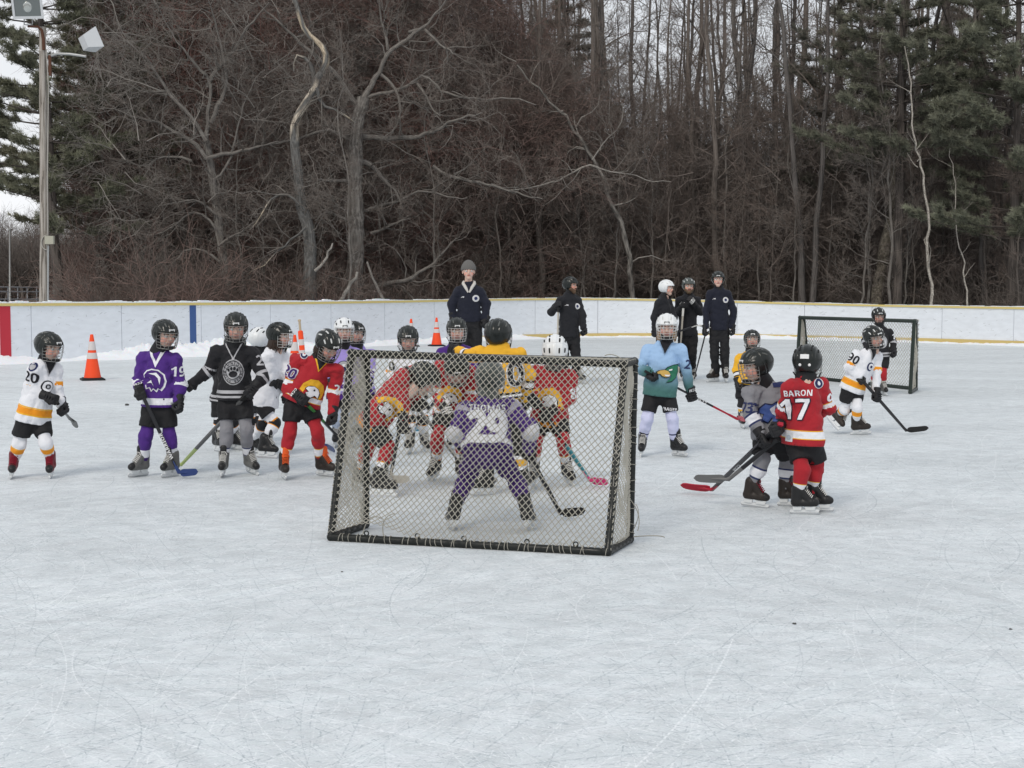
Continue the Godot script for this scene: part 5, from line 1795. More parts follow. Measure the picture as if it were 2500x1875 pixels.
	for sd in [-1.0, 1.0]:
		hood.tube([hn + Vector3(sd * 0.01, -0.10, 0.125), hn + Vector3(sd * 0.045, -0.03, 0.105), hn + Vector3(sd * 0.085, 0.035, 0.05), hn + Vector3(sd * 0.075, 0.055, -0.03)], [0.012, 0.024, 0.026, 0.03], 7)
	put("hood", hood.mesh(), mat("hood grey", col(0.55, 0.53, 0.50), 0.9), R.o)
	R = person("coach in black helmet and navy jacket facing right", {
		grown = true, fa = V(1384, 938, 40), fb = V(1415, 936, 50), ka = V(1376, 876, 0.04), kb = V(1406, 872, 0.06), pv = V(1389, 815), nk = V(1390, 721), hd = V(1393, 698, 0.02), ty = 22, hy = 62, hp = 2, trousers = true, top_name = "jacket", face = bearded_head, cage = "", label = false,
		ea = V(1346, 762, 0.04), eb = V(1422, 770), ha = 0.01, hb = V(1424, 808, 0.08), hem_y = 823, torso = K.coat2, vents = "vent dark", sw = 0.12, boot = "boot grey", cell = 0.018, tone = Color(0.95, 0.9, 0.88),
		stick = {label = "pale stick stood upright under the helmeted coach's left hand", top = V(1363, 744, 0.15), heel = V(1360, 946), tip = V(1348, 948), shaft = M["shaft pale"], blade = M["tape black"]}})
	coat_marks(R, 24)
	R = person("coach in white helmet standing behind the light blue player", {
		grown = true, k = 1.15, fa = V(1610, 932, 10), fb = V(1636, 930, 30), ka = V(1612, 872, 0.04), kb = V(1634, 872, 0.04), pv = V(1622, 812), nk = V(1620, 727), hd = V(1628, 705, 0.02), ty = 40, hy = 60, trousers = true, top_name = "jacket", helmet = "helmet white", cage = "", label = false,
		ea = V(1597, 775, 0.1), eb = V(1646, 775), ha = V(1600, 812, 0.12), hb = 0.10, hem_y = 825, torso = K.coat2, sw = 0.11, cell = 0.018, vents = "vent pale",
		stick = {label = "white bladed stick held level across the bearded coach's legs", top = V(1640, 815, 0.2), heel = V(1708, 792, 0.35), tip = V(1742, 803, 0.35), free = true, shaft = M["shaft black"], blade = M["tape white"]}})
	R = person("bearded coach in grey and black helmet with crossed white cuffed gloves", {
		grown = true, k = 1.2, fa = V(1668, 930, 0), fb = V(1692, 926, 10), ka = V(1668, 868, 0.04), kb = V(1690, 866, 0.04), pv = V(1679, 808), nk = V(1680, 722), hd = V(1681, 700, 0.02), ty = 0, hy = 4, hp = 2, trousers = true, top_name = "jacket", face = bearded_head, cage = "", helmet = "helmet grey", label = false,
		ea = V(1652, 765, 0.02), eb = V(1712, 762, 0.02), ha = V(1667, 748, 0.22), hb = V(1686, 733, 0.22), hem_y = 820, torso = K.coat2, sw = 0.13, cell = 0.018, vents = "vent pale", roll = "glove white",
		stick = {label = "pale taped stick standing under the bearded coach's gloves", top = V(1668, 754, 0.24), heel = V(1655, 930, 0.3), tip = V(1642, 932, 0.3), free = true, shaft = M["shaft pale"], blade = M["tape white"], grip = M["tape white"]}})
	R = person("tall coach in navy jacket and black trousers, rightmost of the grown-ups", {
		grown = true, k = 1.18, fa = V(1741, 933, -62), fb = V(1772, 934, 0), ka = V(1744, 866, 0.04), kb = V(1770, 866, 0.04), pv = V(1756, 800), nk = V(1755, 706), hd = V(1753, 684, 0.02), ty = -2, hy = -6, trousers = true, top_name = "jacket", cage = "", 
		ea = V(1724, 757), eb = V(1791, 757), ha = 0.01, hb = V(1786, 808, 0.05), hem_y = 806, torso = K.coat, sw = 0.128, cell = 0.018, vents = "vent grey", boot = "boot brown",
		stick = {label = "thin black stick held down by the tall coach on the right", top = V(1724, 808, 0.10), heel = V(1694, 930), tip = V(1686, 926), shaft = M["shaft black"], blade = M["tape white"]}})
	coat_marks(R)

func collar(R: Dictionary, yaw: float, inside: Color, edge: Color) -> void:
	print_on(R, "collar", [[outline([Vector2(-0.072, 0.05), Vector2(0.0, -0.088), Vector2(0.072, 0.05)], 1.0), edge], [outline([Vector2(-0.058, 0.05), Vector2(0.0, -0.068), Vector2(0.058, 0.05)], 1.0), inside]], R.nk - R.up * 0.03, yaw)

func coat_marks(R: Dictionary, yaw := 0.0) -> void:
	print_on(R, "jacket_crest", [[disc(0.052), Color(0.62, 0.62, 0.63)], [disc(0.024), NAVY]], R.nk - R.up * 0.19 + R.lat * 0.105, yaw)
	print_on(R, "jacket_mark", [[outline([Vector2(-0.03, -0.015), Vector2(0.0, 0.01), Vector2(0.03, 0.012), Vector2(0.026, -0.012), Vector2(0.0, -0.004)], 1.0), Color(0.5, 0.5, 0.52)]], R.nk - R.up * 0.17 - R.lat * 0.10, yaw)

func bold_layers(tris: Array, w: float, c: Color) -> Array:
	var out := []
	for l in bold_outline(tris, w):
		out.append([l, c, 0])
	return out

func ring_text(text: String, r: float, mid: float, step: float, size: float) -> Array:
	var out := []
	var n := text.length()
	for i in n:
		if text[i] == " ":
			continue
		var a := deg_to_rad(mid - (i - (n - 1) / 2.0) * step)
		var turn := a - PI / 2 if step > 0 else a + PI / 2
		out.append([moved(letters(text[i], size), Vector2(cos(a) * r * 0.86, sin(a) * r * 1.05), turn), BLACK, 0])
	return out

# ---- goals, cones, the light pole ----------------------------------------------------------------
# corners of a goal: near (towards the camera) and far, left and right, low and high
func goal(label: String, C: Dictionary, mesh_w: float, cord: float, pipe: float, dark: StandardMaterial3D, net_mat: StandardMaterial3D, hide: Array, sleeves: bool) -> void:
	var o := thing("hockey_goal", label, "goal", (C.nll + C.nlr + C.fll + C.flr) / 4.0 * Vector3(1, 0, 1), 0.0, "small hockey goals with dark pipe frames")
	var back := Transform3D(Basis(), -o.position)
	var bars := [["post", "nll", "nlh"], ["post", "nlr", "nrh"], ["post", "fll", "flh"], ["post", "flr", "frh"], ["crossbar", "nlh", "nrh"], ["crossbar", "flh", "frh"], ["ground_bar", "nll", "nlr"], ["side_bar", "nll", "fll"], ["side_bar", "nlr", "flr"], ["top_side_bar", "nlh", "flh"], ["top_side_bar", "nrh", "frh"]]
	for b in bars:
		if b[0] == "crossbar" and b[1] == "flh" and not C.get("two_bars", true):
			continue
		var sh := Shape.new()
		var p: Vector3 = C[b[1]]
		var q: Vector3 = C[b[2]]
		var pts := []
		for i in 7:
			pts.append(p.lerp(q, i / 6.0) + Vector3(0, 0.0, 0))
		sh.tube(pts, [pipe], 12)
		put(b[0], sh.mesh(), dark, o, back)
	for c in ["nll", "nlr", "nlh", "nrh", "fll", "flr", "flh", "frh"]:
		var sh := Shape.new()
		var key: String = c
		sh.sphere(C[key], Vector3.ONE * pipe * 1.16, 7)
		put("corner_joint", sh.mesh(), dark, o, back)
	# the net is stretched over the outside of the pipes
	var mid: Vector3 = (C.nll + C.nlr + C.fll + C.flr + C.nlh + C.nrh + C.flh + C.frh) / 8.0
	var outward := func(q: Array, by: float, keep_low: bool) -> Array:
		var n: Vector3 = (q[1] - q[0]).cross(q[3] - q[0]).normalized()
		if n.dot(q[0] - mid) < 0:
			n = -n
		var c: Vector3 = (q[0] + q[1] + q[2] + q[3]) / 4.0
		var out := []
		for i in 4:
			var e: Vector3 = (q[i] - c).normalized()
			var push := e * by * 1.2
			if keep_low and i < 2:
				push = Vector3(e.x, 0, e.z) * by
			out.append(q[i] + push + n * by * (1.25 if not (keep_low and i < 2) else 0.35))
		return out
	net(o, back, "back_net", outward.call([C.nll, C.nlr, C.nrh, C.nlh], pipe, true), mesh_w, cord, net_mat, 0.010, 1, C.get("torn", false))
	net(o, back, "side_net", outward.call([C.fll, C.nll, C.nlh, C.flh], pipe * 0.15, true), mesh_w * 0.62, cord, M["weathered side net cord"], 0.03, 2, false)
	net(o, back, "side_net", outward.call([C.nlr, C.flr, C.frh, C.nrh], pipe * 0.15, true), mesh_w * 0.62, cord, M["weathered side net cord"], 0.03, 3, false)
	net(o, back, "top_net", outward.call([C.nlh, C.nrh, C.frh, C.flh], pipe * 0.6, false), mesh_w, cord, net_mat, 0.004, 4, false)
	if sleeves:
		# cord wound round the frame where the net is laced on, and the steel eyes on the ground bar
		for e in [["nll", "nlr", 46], ["flr", "frh", 20]]:
			var sh := Shape.new()
			for i in e[2]:
				if rng.randf() < (0.3 if e[0] == "nll" else 0.25):
					continue
				var t: float = (i + rng.randf_range(-0.25, 0.25) + 0.5) / e[2]
				var p: Vector3 = C[e[0]].lerp(C[e[1]], t)
				var ax: Vector3 = (C[e[1]] - C[e[0]]).normalized()
				var s := ax.cross(Vector3(0.13, 0.4, 0.9)).normalized()
				var u := ax.cross(s)
				var ring := []
				var lean := rng.randf_range(-0.02, 0.02)
				for k in 11:
					var a := TAU * k / 10.0
					ring.append(p + (s * cos(a) + u * sin(a)) * (pipe + cord * 1.2) + ax * lean * sin(a * 0.5))
				sh.tube(ring, [cord * 0.85], 4, false)
			var ln := put("lacing", sh.mesh(), net_mat, o, back)
			ln.set_meta("kind", "stuff")
		for t in [0.135, 0.325, 0.495, 0.72, 0.89]:
			var sh := Shape.new()
			var p: Vector3 = C.nll.lerp(C.nlr, t) + Vector3(0, pipe + 0.012, -0.004)
			var ax: Vector3 = (C.nlr - C.nll).normalized()
			var ring := []
			for k in 11:
				var a := TAU * k / 10.0
				ring.append(p + (ax * cos(a) + Vector3.UP * sin(a)) * 0.015)
			sh.tube(ring, [0.0045], 5, false)
			put("steel_eye", sh.mesh(), dark, o, back)
		# loose cord ends
		for e in [[C.nrh, Vector3(-0.05, 0.04, 0.02), Vector3(-0.13, 0.035, 0.01)], [C.flr, Vector3(0.05, 0.10, 0.05), Vector3(0.03, 0.22, 0.06)], [C.flr + Vector3(0, 0.24, 0), Vector3(0.05, -0.06, 0.03), Vector3(0.045, -0.2, 0.05)], [C.flr + Vector3(0.02, 0.0, 0.03), Vector3(0.10, 0.02, 0.06), Vector3(0.20, 0.0, 0.02)], [C.nll.lerp(C.nlr, 0.12), Vector3(0.02, 0.11, -0.02), Vector3(0.14, 0.10, -0.02)], [C.nll.lerp(C.nlr, 0.2), Vector3(-0.02, 0.08, -0.02), Vector3(0.07, 0.15, -0.02)]]:
			var sh := Shape.new()
			var pts := []
			for i in 9:
				var t := i / 8.0
				pts.append(e[0] + e[1] * (2 * t * (1 - t)) * 1.6 + e[2] * t * t + Vector3(0, 0.02, 0))
			sh.tube(pts, [cord * 1.1], 4)
			put("loose_cord", sh.mesh(), net_mat, o, back)

func net(o: Node3D, back: Transform3D, n: String, q: Array, w: float, cord: float, m: Material, slack: float, seed_: int, torn: bool) -> void:
	# a knotted diamond net between four corners (left low, right low, right high, left high)
	var width: float = ((q[1] - q[0]).length() + (q[2] - q[3]).length()) / 2.0
	var high: float = ((q[3] - q[0]).length() + (q[2] - q[1]).length()) / 2.0
	var cols := maxi(2, int(width / w))
	var rows := maxi(2, int(high / (w * 0.58)))
	var normal: Vector3 = (q[1] - q[0]).cross(q[3] - q[0]).normalized()
	var jit := FastNoiseLite.new()
	jit.seed = seed_ * 7
	jit.frequency = 1.6
	var node := func(i: int, j: int) -> Vector3:
		var u := clampf((i + (0.5 if j & 1 else 0.0)) / cols, 0.0, 1.0)
		var v := float(j) / rows
		var p: Vector3 = (q[0].lerp(q[1], u)).lerp(q[3].lerp(q[2], u), v)
		var edge := minf(minf(u, 1 - u) * cols, minf(v, 1 - v) * rows)
		var free := clampf(edge / 3.0, 0.0, 1.0)
		p += normal * slack * free * jit.get_noise_3dv(p * 1.0) * 2.2
		p += (q[1] - q[0]).normalized() * slack * free * jit.get_noise_3dv(p * 2.0 + Vector3(40, 0, 0)) * 0.9
		p += Vector3.UP * slack * free * jit.get_noise_3dv(p * 2.0 + Vector3(0, 40, 0)) * 0.9
		if torn:      # low on the left the net has come off the bar and hangs slack
			var pull := exp(-pow((u - 0.16) / 0.13, 2.0)) * exp(-v * 9.0)
			p += Vector3.UP * 0.10 * pull
		return p
	var sh := Shape.new()
	for j in rows:
		for i in cols + 1:
			var a: Vector3 = node.call(i, j)
			for di in ([0, 1] if j & 1 else [-1, 0]):
				var i2: int = i + di
				if i2 < 0 or i2 > cols or (j & 1 and i == cols):
					continue
				var b: Vector3 = node.call(i2, j + 1)
				if a.distance_to(b) < w * 2.0:
					sh.tube([a, b], [cord], 4, false)
	var nt := put(n, sh.mesh(), m, o, back)
	nt.set_meta("kind", "stuff")

func lift_to(px: float, py: float, d: float) -> Vector3:
	return at(px, py, d)

func goals() -> void:
	var dark := mat("goal pipe", col(0.012, 0.014, 0.013), 0.45)
	var pn := NoiseTexture2D.new()
	pn.width = 128
	pn.height = 128
	pn.seamless = true
	var fn := FastNoiseLite.new()
	fn.frequency = 0.03
	pn.noise = fn
	dark.roughness_texture = pn
	dark.roughness = 0.9
	var cordm := mat("net cord", col(0.35, 0.335, 0.29), 0.9)
	var side_cord := mat("weathered side net cord", col(0.52, 0.49, 0.42), 0.9)
	var r := 0.0245
	var up := Vector3(0, r, 0)
	var nll := ground_at(808, 1320) + up
	var nlr := ground_at(1484, 1357) + up
	var fll := ground_at(893, 1289) + up
	var flr := ground_at(1538, 1325) + up
	var C := {"nll": nll, "nlr": nlr, "fll": fll, "flr": flr, "two_bars": true, "torn": true}
	C.nlh = at(858, 861, 9.80)
	C.nrh = at(1525, 889, 9.28)
	C.flh = at(896, 866, 9.96)
	C.frh = at(1549, 882, 9.46)
	goal("near goal with black pipe frame and worn cream cord net, seen from behind", C, 0.0415, 0.0031, r, dark, cordm, [], true)
	# the far goal opens towards the camera
	var D := {"two_bars": true}
	var s := 0.03
	up = Vector3(0, s, 0)
	D.nll = ground_at(1953, 944) + up
	D.nlr = ground_at(2222, 961) + up
	D.fll = ground_at(1946, 926) + up
	D.flr = ground_at(2236, 958) + up
	# mouth posts nearest, frame leaning back
	var E := {"two_bars": true}
	E.nll = ground_at(1975, 925) + up
	E.nlr = ground_at(2224, 944) + up
	E.fll = ground_at(1944, 936) + up
	E.flr = ground_at(2222, 962) + up
	var dl: float = -E.fll.z
	var dr: float = -E.flr.z
	E.flh = at(1953, 775, dl)
	E.frh = at(2232, 784, dr)
	E.nlh = at(1962, 776, dl + 0.3)
	E.nrh = at(2236, 784, dr + 0.35)
	E.nlr = at(2236, 952, dr + 0.8) * Vector3(1, 0, 1) + up
	goal("far goal with dark pipe frame in front of the right boards", E, 0.070, 0.0046, s, mat("far goal pipe", col(0.022, 0.032, 0.027), 0.5), mat("far net cord", col(0.58, 0.57, 0.53), 0.9), [], false)

func cone(label: String, px: float, py: float, high: float, bands: Array, lean := 0.0, group := "orange traffic cones on the ice") -> void:
	var o := thing("traffic_cone", label, "traffic cone", ground_at(px, py), 0.4, group)
	o.rotation.z = lean
	var w := high * 0.245
	var sh := Shape.new()
	sh.box(Vector3(0, 0.016, 0), Vector3(w * 2, 0.032, w * 2))
	sh.box(Vector3(0, 0.040, 0), Vector3(w * 1.7, 0.016, w * 1.7))
	put("base", sh.mesh(), mat("cone base black", col(0.02, 0.02, 0.022), 0.7), o)
	sh = Shape.new()
	var prof := []
	var rad := func(t: float) -> float: return lerpf(w * 0.76, 0.028, pow(t, 0.93))
	for i in 13:
		prof.append(Vector2(rad.call(i / 12.0), 0.045 + (high - 0.045) * i / 12.0))
	prof.append(Vector2(0.020, high + 0.004))
	prof.append(Vector2(0.0, high + 0.004))
	sh.lathe(prof, 24)
	put("body", sh.mesh(), mat("cone orange", col(0.86, 0.075, 0.016), 0.5), o)
	for b in bands:
		sh = Shape.new()
		prof = []
		for i in 4:
			var t := lerpf(b[0], b[1], i / 3.0)
			prof.append(Vector2(rad.call(t) + 0.004, 0.045 + (high - 0.045) * t))
		sh.lathe(prof, 24)
		put("reflective_band", sh.mesh(), mat("cone band", col(0.60, 0.56, 0.55), 0.45), o)

func cones() -> void:
	cone("big orange traffic cone with black base standing on the left of the rink", 226, 928, 0.83, [[0.44, 0.58], [0.64, 0.84]])
	cone("orange cone hidden behind the black jersey player's head and shoulder", 561, 856, 0.80, [[0.44, 0.58], [0.64, 0.84]])
	cone("orange cone with only its tip showing above the player's white helmet", 638, 896, 0.83, [[0.44, 0.58], [0.64, 0.84]])
	cone("orange cone with white collars just left of the tilted orange post", 720, 930, 0.83, [[0.44, 0.58], [0.64, 0.84]])
	cone("slim orange cone behind the player whose face shows over the crossbar", 1004, 846, 0.80, [[0.44, 0.58], [0.64, 0.84]])
	cone("orange cone standing whole in front of the tall hatted coach", 1066, 845, 0.83, [[0.44, 0.58], [0.64, 0.84]])
	# a leaning channeliser post
	var o := thing("channelizer_post", "tall thin orange and white post leaning behind the red 20 player", "traffic post", ground_at(742, 905))
	o.rotation.z = 0.08
	var sh := Shape.new()
	sh.lathe([Vector2(0.18, 0.0), Vector2(0.17, 0.05), Vector2(0.06, 0.07), Vector2(0.0, 0.07)], 12)
	put("base", sh.mesh(), M["cone base black"], o)
	sh = Shape.new()
	sh.lathe([Vector2(0.065, 0.06), Vector2(0.052, 0.80), Vector2(0.03, 0.82), Vector2(0.0, 0.82)], 16)
	put("tube", sh.mesh(), M["cone orange"], o)
	for b in [[0.30, 0.42], [0.52, 0.64]]:
		sh = Shape.new()
		sh.lathe([Vector2(0.0655 - b[0] * 0.016, b[0]), Vector2(0.0655 - b[1] * 0.016, b[1])], 16)
		put("reflective_band", sh.mesh(), M["cone band"], o)
	sh = Shape.new()
	sh.lathe([Vector2(0.024, 0.80), Vector2(0.024, 1.0), Vector2(0.034, 1.01), Vector2(0.034, 1.04), Vector2(0.0, 1.05)], 12)
	put("handle", sh.mesh(), mat("post handle", col(0.45, 0.36, 0.25), 0.7), o)

func light_pole() -> void:
	var foot := ground_at(104, 823)
	foot = at(104, 740, 39.5) * Vector3(1, 0, 1)
	var d := -foot.z
	var o := thing("floodlight_pole", "weathered wooden pole with two floodlights behind the left boards", "light pole", foot)
	var back := Transform3D(Basis(), -foot)
	var wood := mat("grey pole wood", Color.WHITE, 0.9)
	var im := Image.create(64, 512, false, Image.FORMAT_RGB8)
	var wn := FastNoiseLite.new()
	wn.seed = 6
	wn.frequency = 0.12
	wn.fractal_octaves = 4
	for y in 512:
		for x in 64:
			var t := wn.get_noise_3d(cos(TAU * x / 64.0) * 12, sin(TAU * x / 64.0) * 12, y * 0.09)
			var c := Color(0.245, 0.215, 0.185).lerp(Color(0.42, 0.39, 0.355), clampf(0.5 + t * 1.6, 0, 1))
			if t < -0.28: c = c * 0.6
			im.set_pixel(x, y, c.linear_to_srgb())
	wood.albedo_texture = ImageTexture.create_from_image(im)
	wood.uv1_scale = Vector3(1, 0.045, 1)
	var top := at(106, 66, d)
	var sh := Shape.new()
	var pts := []
	var rad := []
	for i in 25:
		var t := i / 24.0
		pts.append(Vector3(foot.x, -0.1, foot.z).lerp(top, t) + Vector3(0.02 * sin(t * 5.0), 0, 0))
		rad.append(lerpf(0.135, 0.088, t) + 0.004 * sin(i * 2.1))
	sh.tube(pts, rad, 14)
	put("wooden_pole", sh.mesh(), wood, o, back)
	var galv := mat("galvanised", col(0.42, 0.43, 0.43), 0.45, 0.5)
	var rust := mat("rusty steel", col(0.10, 0.045, 0.028), 0.85)
	var lampm := mat("lamp housing", col(0.60, 0.62, 0.64), 0.45)
	# conduit and junction box
	sh = Shape.new()
	sh.tube([at(117, 742, d - 0.1), at(117.5, 600, d - 0.1)], [0.026], 8)
	put("conduit", sh.mesh(), galv, o, back)
	sh = Shape.new()
	sh.tube([at(116, 577, d - 0.1), at(116, 420, d - 0.1), at(117, 330, d - 0.1), at(118, 210, d - 0.1), at(113, 120, d - 0.1)], [0.016], 6)
	put("cable", sh.mesh(), mat("cable grey", col(0.38, 0.36, 0.33), 0.7), o, back)
	sh = Shape.new()
	pts = []
	for i in 9:
		var a := PI * 0.5 + PI * i / 8.0
		pts.append(at(114 + cos(a) * 13.0, 592 - sin(a) * 18.0, d - 0.14))
	sh.tube(pts, [0.014], 6)
	put("cable_loop", sh.mesh(), M["cable grey"], o, back)
	sh = Shape.new()
	sh.box(at(121, 586, d - 0.15), Vector3(0.235, 0.22, 0.12))
	put("junction_box", sh.mesh(), mat("box beige", col(0.40, 0.39, 0.32), 0.6), o, back)
	# the rusty arm that carries the upper lamp
	sh = Shape.new()
	sh.tube([at(107, 122, d - 0.12), at(106, 95, d - 0.13), at(102, 74, d - 0.14), at(92, 65, d - 0.2), at(68, 64, d - 0.2)], [0.045, 0.045, 0.042, 0.036, 0.032], 8)
	put("bracket_arm", sh.mesh(), rust, o, back)
	sh = Shape.new()
	sh.tube([at(59, 60, d - 0.2), at(59, 42, d - 0.2)], [0.016], 6)
	sh.tube([at(79, 60, d - 0.2), at(79, 42, d - 0.2)], [0.016], 6)
	sh.tube([at(59, 60, d - 0.2), at(79, 62, d - 0.2)], [0.016], 6)
	put("lamp_yoke", sh.mesh(), galv, o, back)
	var c1 := at(70, 17, d - 0.3)
	lamp(o, c1 - foot, Basis.from_euler(Vector3(0.25, 0.12, 0.04)), lampm, 0.80, 0.60)
	# the lower lamp on its own galvanised arm, turned away
	sh = Shape.new()
	sh.tube([at(116, 135, d), at(126, 136, d - 0.05), at(140, 131, d - 0.1), at(170, 132, d - 0.15), at(198, 136, d - 0.15), at(210, 138, d - 0.15)], [0.034, 0.036, 0.036, 0.034, 0.034, 0.034], 8)
	put("bracket_arm", sh.mesh(), galv, o, back)
	sh = Shape.new()
	sh.box(at(122, 160, d - 0.05), Vector3(0.07, 0.55, 0.08))
	put("ballast_strip", sh.mesh(), rust, o, back)
	lamp(o, at(219, 100, d - 0.15) - foot, Basis.from_euler(Vector3(-0.35, 2.3, -0.16)), lampm, 0.56, 0.56)

func lamp(o: Node3D, c: Vector3, b: Basis, m: Material, w: float, h: float) -> void:
	# a floodlight housing: deep tapering box, glass front with a bowl behind it
	var sh := Shape.new()
	var q := []
	for e in [[0.16, 1.0], [-0.20, 0.62]]:
		for k in [[-1, -1], [1, -1], [1, 1], [-1, 1]]:
			q.append(b * Vector3(k[0] * w / 2 * e[1], k[1] * h / 2 * e[1], e[0]))
	for i in 4:
		var j := (i + 1) % 4
		sh.quad(q[i], q[j], q[4 + j], q[4 + i])
		var n := sh.n.size()
	sh.quad(q[4], q[5], q[6], q[7])
	for i in sh.n.size():
		if sh.n[i].dot(sh.v[i]) < 0: sh.n[i] = -sh.n[i]
	var head := put("lamp_head", sh.mesh(), m, o, Transform3D(Basis(), c))
	sh = Shape.new()
	for s in [-1, 1]:
		sh.box(b * Vector3(s * (w / 2 - 0.03), 0, 0.175), Vector3(0.06, h, 0.03), b)
		sh.box(b * Vector3(0, s * (h / 2 - 0.035), 0.1755), Vector3(w - 0.12, 0.07, 0.03), b)
	put("front_frame", sh.mesh(), m, head)
	sh = Shape.new()
	sh.box(b * Vector3(0, 0, 0.168), Vector3(w - 0.1, h - 0.1, 0.008), b)
	put("lamp_glass", sh.mesh(), mat("lamp glass", col(0.16, 0.18, 0.18), 0.12), head)
	sh = Shape.new()
	sh.sphere(Vector3.ZERO, Vector3(w * 0.15, h * 0.24, 0.03), 8)
	put("reflector", sh.mesh(), mat("reflector", col(0.5, 0.52, 0.5), 0.2, 0.6), head, Transform3D(b, b * Vector3(0, 0.01, 0.165)))

func left_distance() -> void:
	# a slender pole, a railing and a snowy strip of road beyond the boards on the far left
	var d := 62.0
	var foot := at(24, 722, d) * Vector3(1, 0, 1)
	var o := thing("slender_pole", "thin pale metal pole beyond the boards at the far left", "pole", foot)
	var sh := Shape.new()
	sh.tube([Vector3(0, -0.3, 0), Vector3(0, 1.0, 0), at(24, 562, d) - foot], [0.05, 0.045, 0.038], 8)
	put("mast", sh.mesh(), mat("pale metal", col(0.50, 0.51, 0.50), 0.5), o)
	sh = Shape.new()
	sh.sphere(at(24, 560, d) - foot, Vector3(0.07, 0.05, 0.07), 6)
	put("cap", sh.mesh(), M["pale metal"], o)
	d = 70.0
	var a := at(-60, 700, d)
	var b := at(150, 702, d + 4)
	var rl := thing("railing", "grey metal railing beyond the boards at the far left", "railing", Vector3(a.x, 0, a.z))
	for k in [[0.0, "top_rail"], [0.22, "middle_rail"], [0.60, "lower_rail"]]:
		sh = Shape.new()
		var pts := []
		for i in 8:
			pts.append(a.lerp(b, i / 7.0) - Vector3(0, k[0], 0) - Vector3(a.x, 0, a.z))
		sh.tube(pts, [0.035], 6)
		put(k[1], sh.mesh(), mat("railing grey", col(0.30, 0.31, 0.33), 0.5), rl)
	for i in 9:
		var p := a.lerp(b, (i + 0.3) / 9.0) - Vector3(a.x, 0, a.z)
		sh = Shape.new()
		sh.tube([Vector3(p.x, -0.1, p.z), p], [0.035], 6)
		put("post", sh.mesh(), M["railing grey"], rl)
	sh = Shape.new()
	var q := [at(-150, 724, 56) , at(118, 724, 56), at(150, 712, 88), at(-150, 712, 88)]
	for i in 4: q[i] = Vector3(q[i].x, 0.35, q[i].z)
	sh.quad(q[0], q[1], q[2], q[3], Vector3.UP)
	structure(put("snowy_road", sh.mesh(), mat("road snow", col(0.48, 0.50, 0.53), 0.8)), "snow dusted road beyond the boards at the far left", "road")

# ---- the woods -----------------------------------------------------------------------------------
var bark_mats := {}

func bark(n: String, a: Color, b: Color, stretch := 0.35, band := false) -> StandardMaterial3D:
	if M.has(n):
		return M[n]
	var m := mat(n, Color.WHITE, 0.92)
	var im := Image.create(64, 256, false, Image.FORMAT_RGB8)
	var wn := FastNoiseLite.new()
	wn.seed = hash(n) % 1000
	wn.frequency = 0.14
	wn.fractal_octaves = 4
	for y in 256:
		for x in 64:
			var t := wn.get_noise_3d(cos(TAU * x / 64.0) * 9, sin(TAU * x / 64.0) * 9, cos(TAU * y / 256.0) * 40 * stretch)
			t = clampf(0.5 + t * 1.7 + 0.4 * wn.get_noise_3d(0, x * 0.1, cos(TAU * y / 256.0) * 14), 0, 1)
			if band and wn.get_noise_2d(floor(x / 22.0) * 30.0, y * 2.2) > 0.22:
				t *= 0.2
			im.set_pixel(x, y, a.lerp(b, t).linear_to_srgb())
	m.albedo_texture = ImageTexture.create_from_image(im)
	m.uv1_scale = Vector3(2, 0.12, 1)
	m.vertex_color_use_as_albedo = true
	return m

func sprout(limbs: Shape, twigs: Shape, p: Vector3, dir: Vector3, len_: float, r: float, level: int, P: Dictionary) -> void:
	var segs := 6 if level < 2 else (4 if level == 2 else 3)
	var pts := [p]
	var radii := [r]
	var dirs := [dir]
	var wig: float = P.get("wig", 0.22)
	for i in segs:
		dir = (dir + Vector3(rng.randfn(0, wig), rng.randfn(0, wig * 0.8) + P.get("lift", 0.06), rng.randfn(0, wig))).normalized()
		p += dir * len_ / segs
		pts.append(p)
		dirs.append(dir)
		radii.append(lerpf(r, r * 0.28, (i + 1.0) / segs))
	if level >= 3:
		twigs.tube(pts, radii, 3, false)
	else:
		limbs.tube(pts, radii, 5 if level < 2 else 4, false)
	if level >= P.get("deep", 4) or r < 0.004:
		return
	var kids: int = P.get("kids", [7, 6, 6, 5, 4])[level]
	for k in kids:
		var t := rng.randf_range(0.18, 1.0) * segs
		var i := mini(int(t), segs - 1)
		var q: Vector3 = pts[i].lerp(pts[i + 1], t - i)
		var d: Vector3 = dirs[mini(i + 1, segs)]
		var side := d.cross(Vector3(rng.randfn(), rng.randfn(), rng.randfn())).normalized()
		var ang := rng.randf_range(0.5, 1.05)
		var nd: Vector3 = (d * cos(ang) + side * sin(ang) + Vector3.UP * P.get("rise", 0.1)).normalized()
		var rr := lerpf(r, r * 0.35, t / segs) * rng.randf_range(0.45, 0.65)
		sprout(limbs, twigs, q, nd, len_ * rng.randf_range(0.38, 0.62), maxf(rr, 0.0062), level + 1, P)

func tree_parts(o: Node3D, trunk: Shape, limbs: Shape, twigs: Shape, bm: Material, tm: Material, back := Transform3D()) -> void:
	put("trunk", trunk.mesh(), bm, o, back)
	if limbs.v.size():
		var l := put("limbs", limbs.mesh(), bm, o, back)
		l.set_meta("kind", "stuff")
	if twigs.v.size():
		var t := put("twigs", twigs.mesh(), tm, o, back)
		t.set_meta("kind", "stuff")

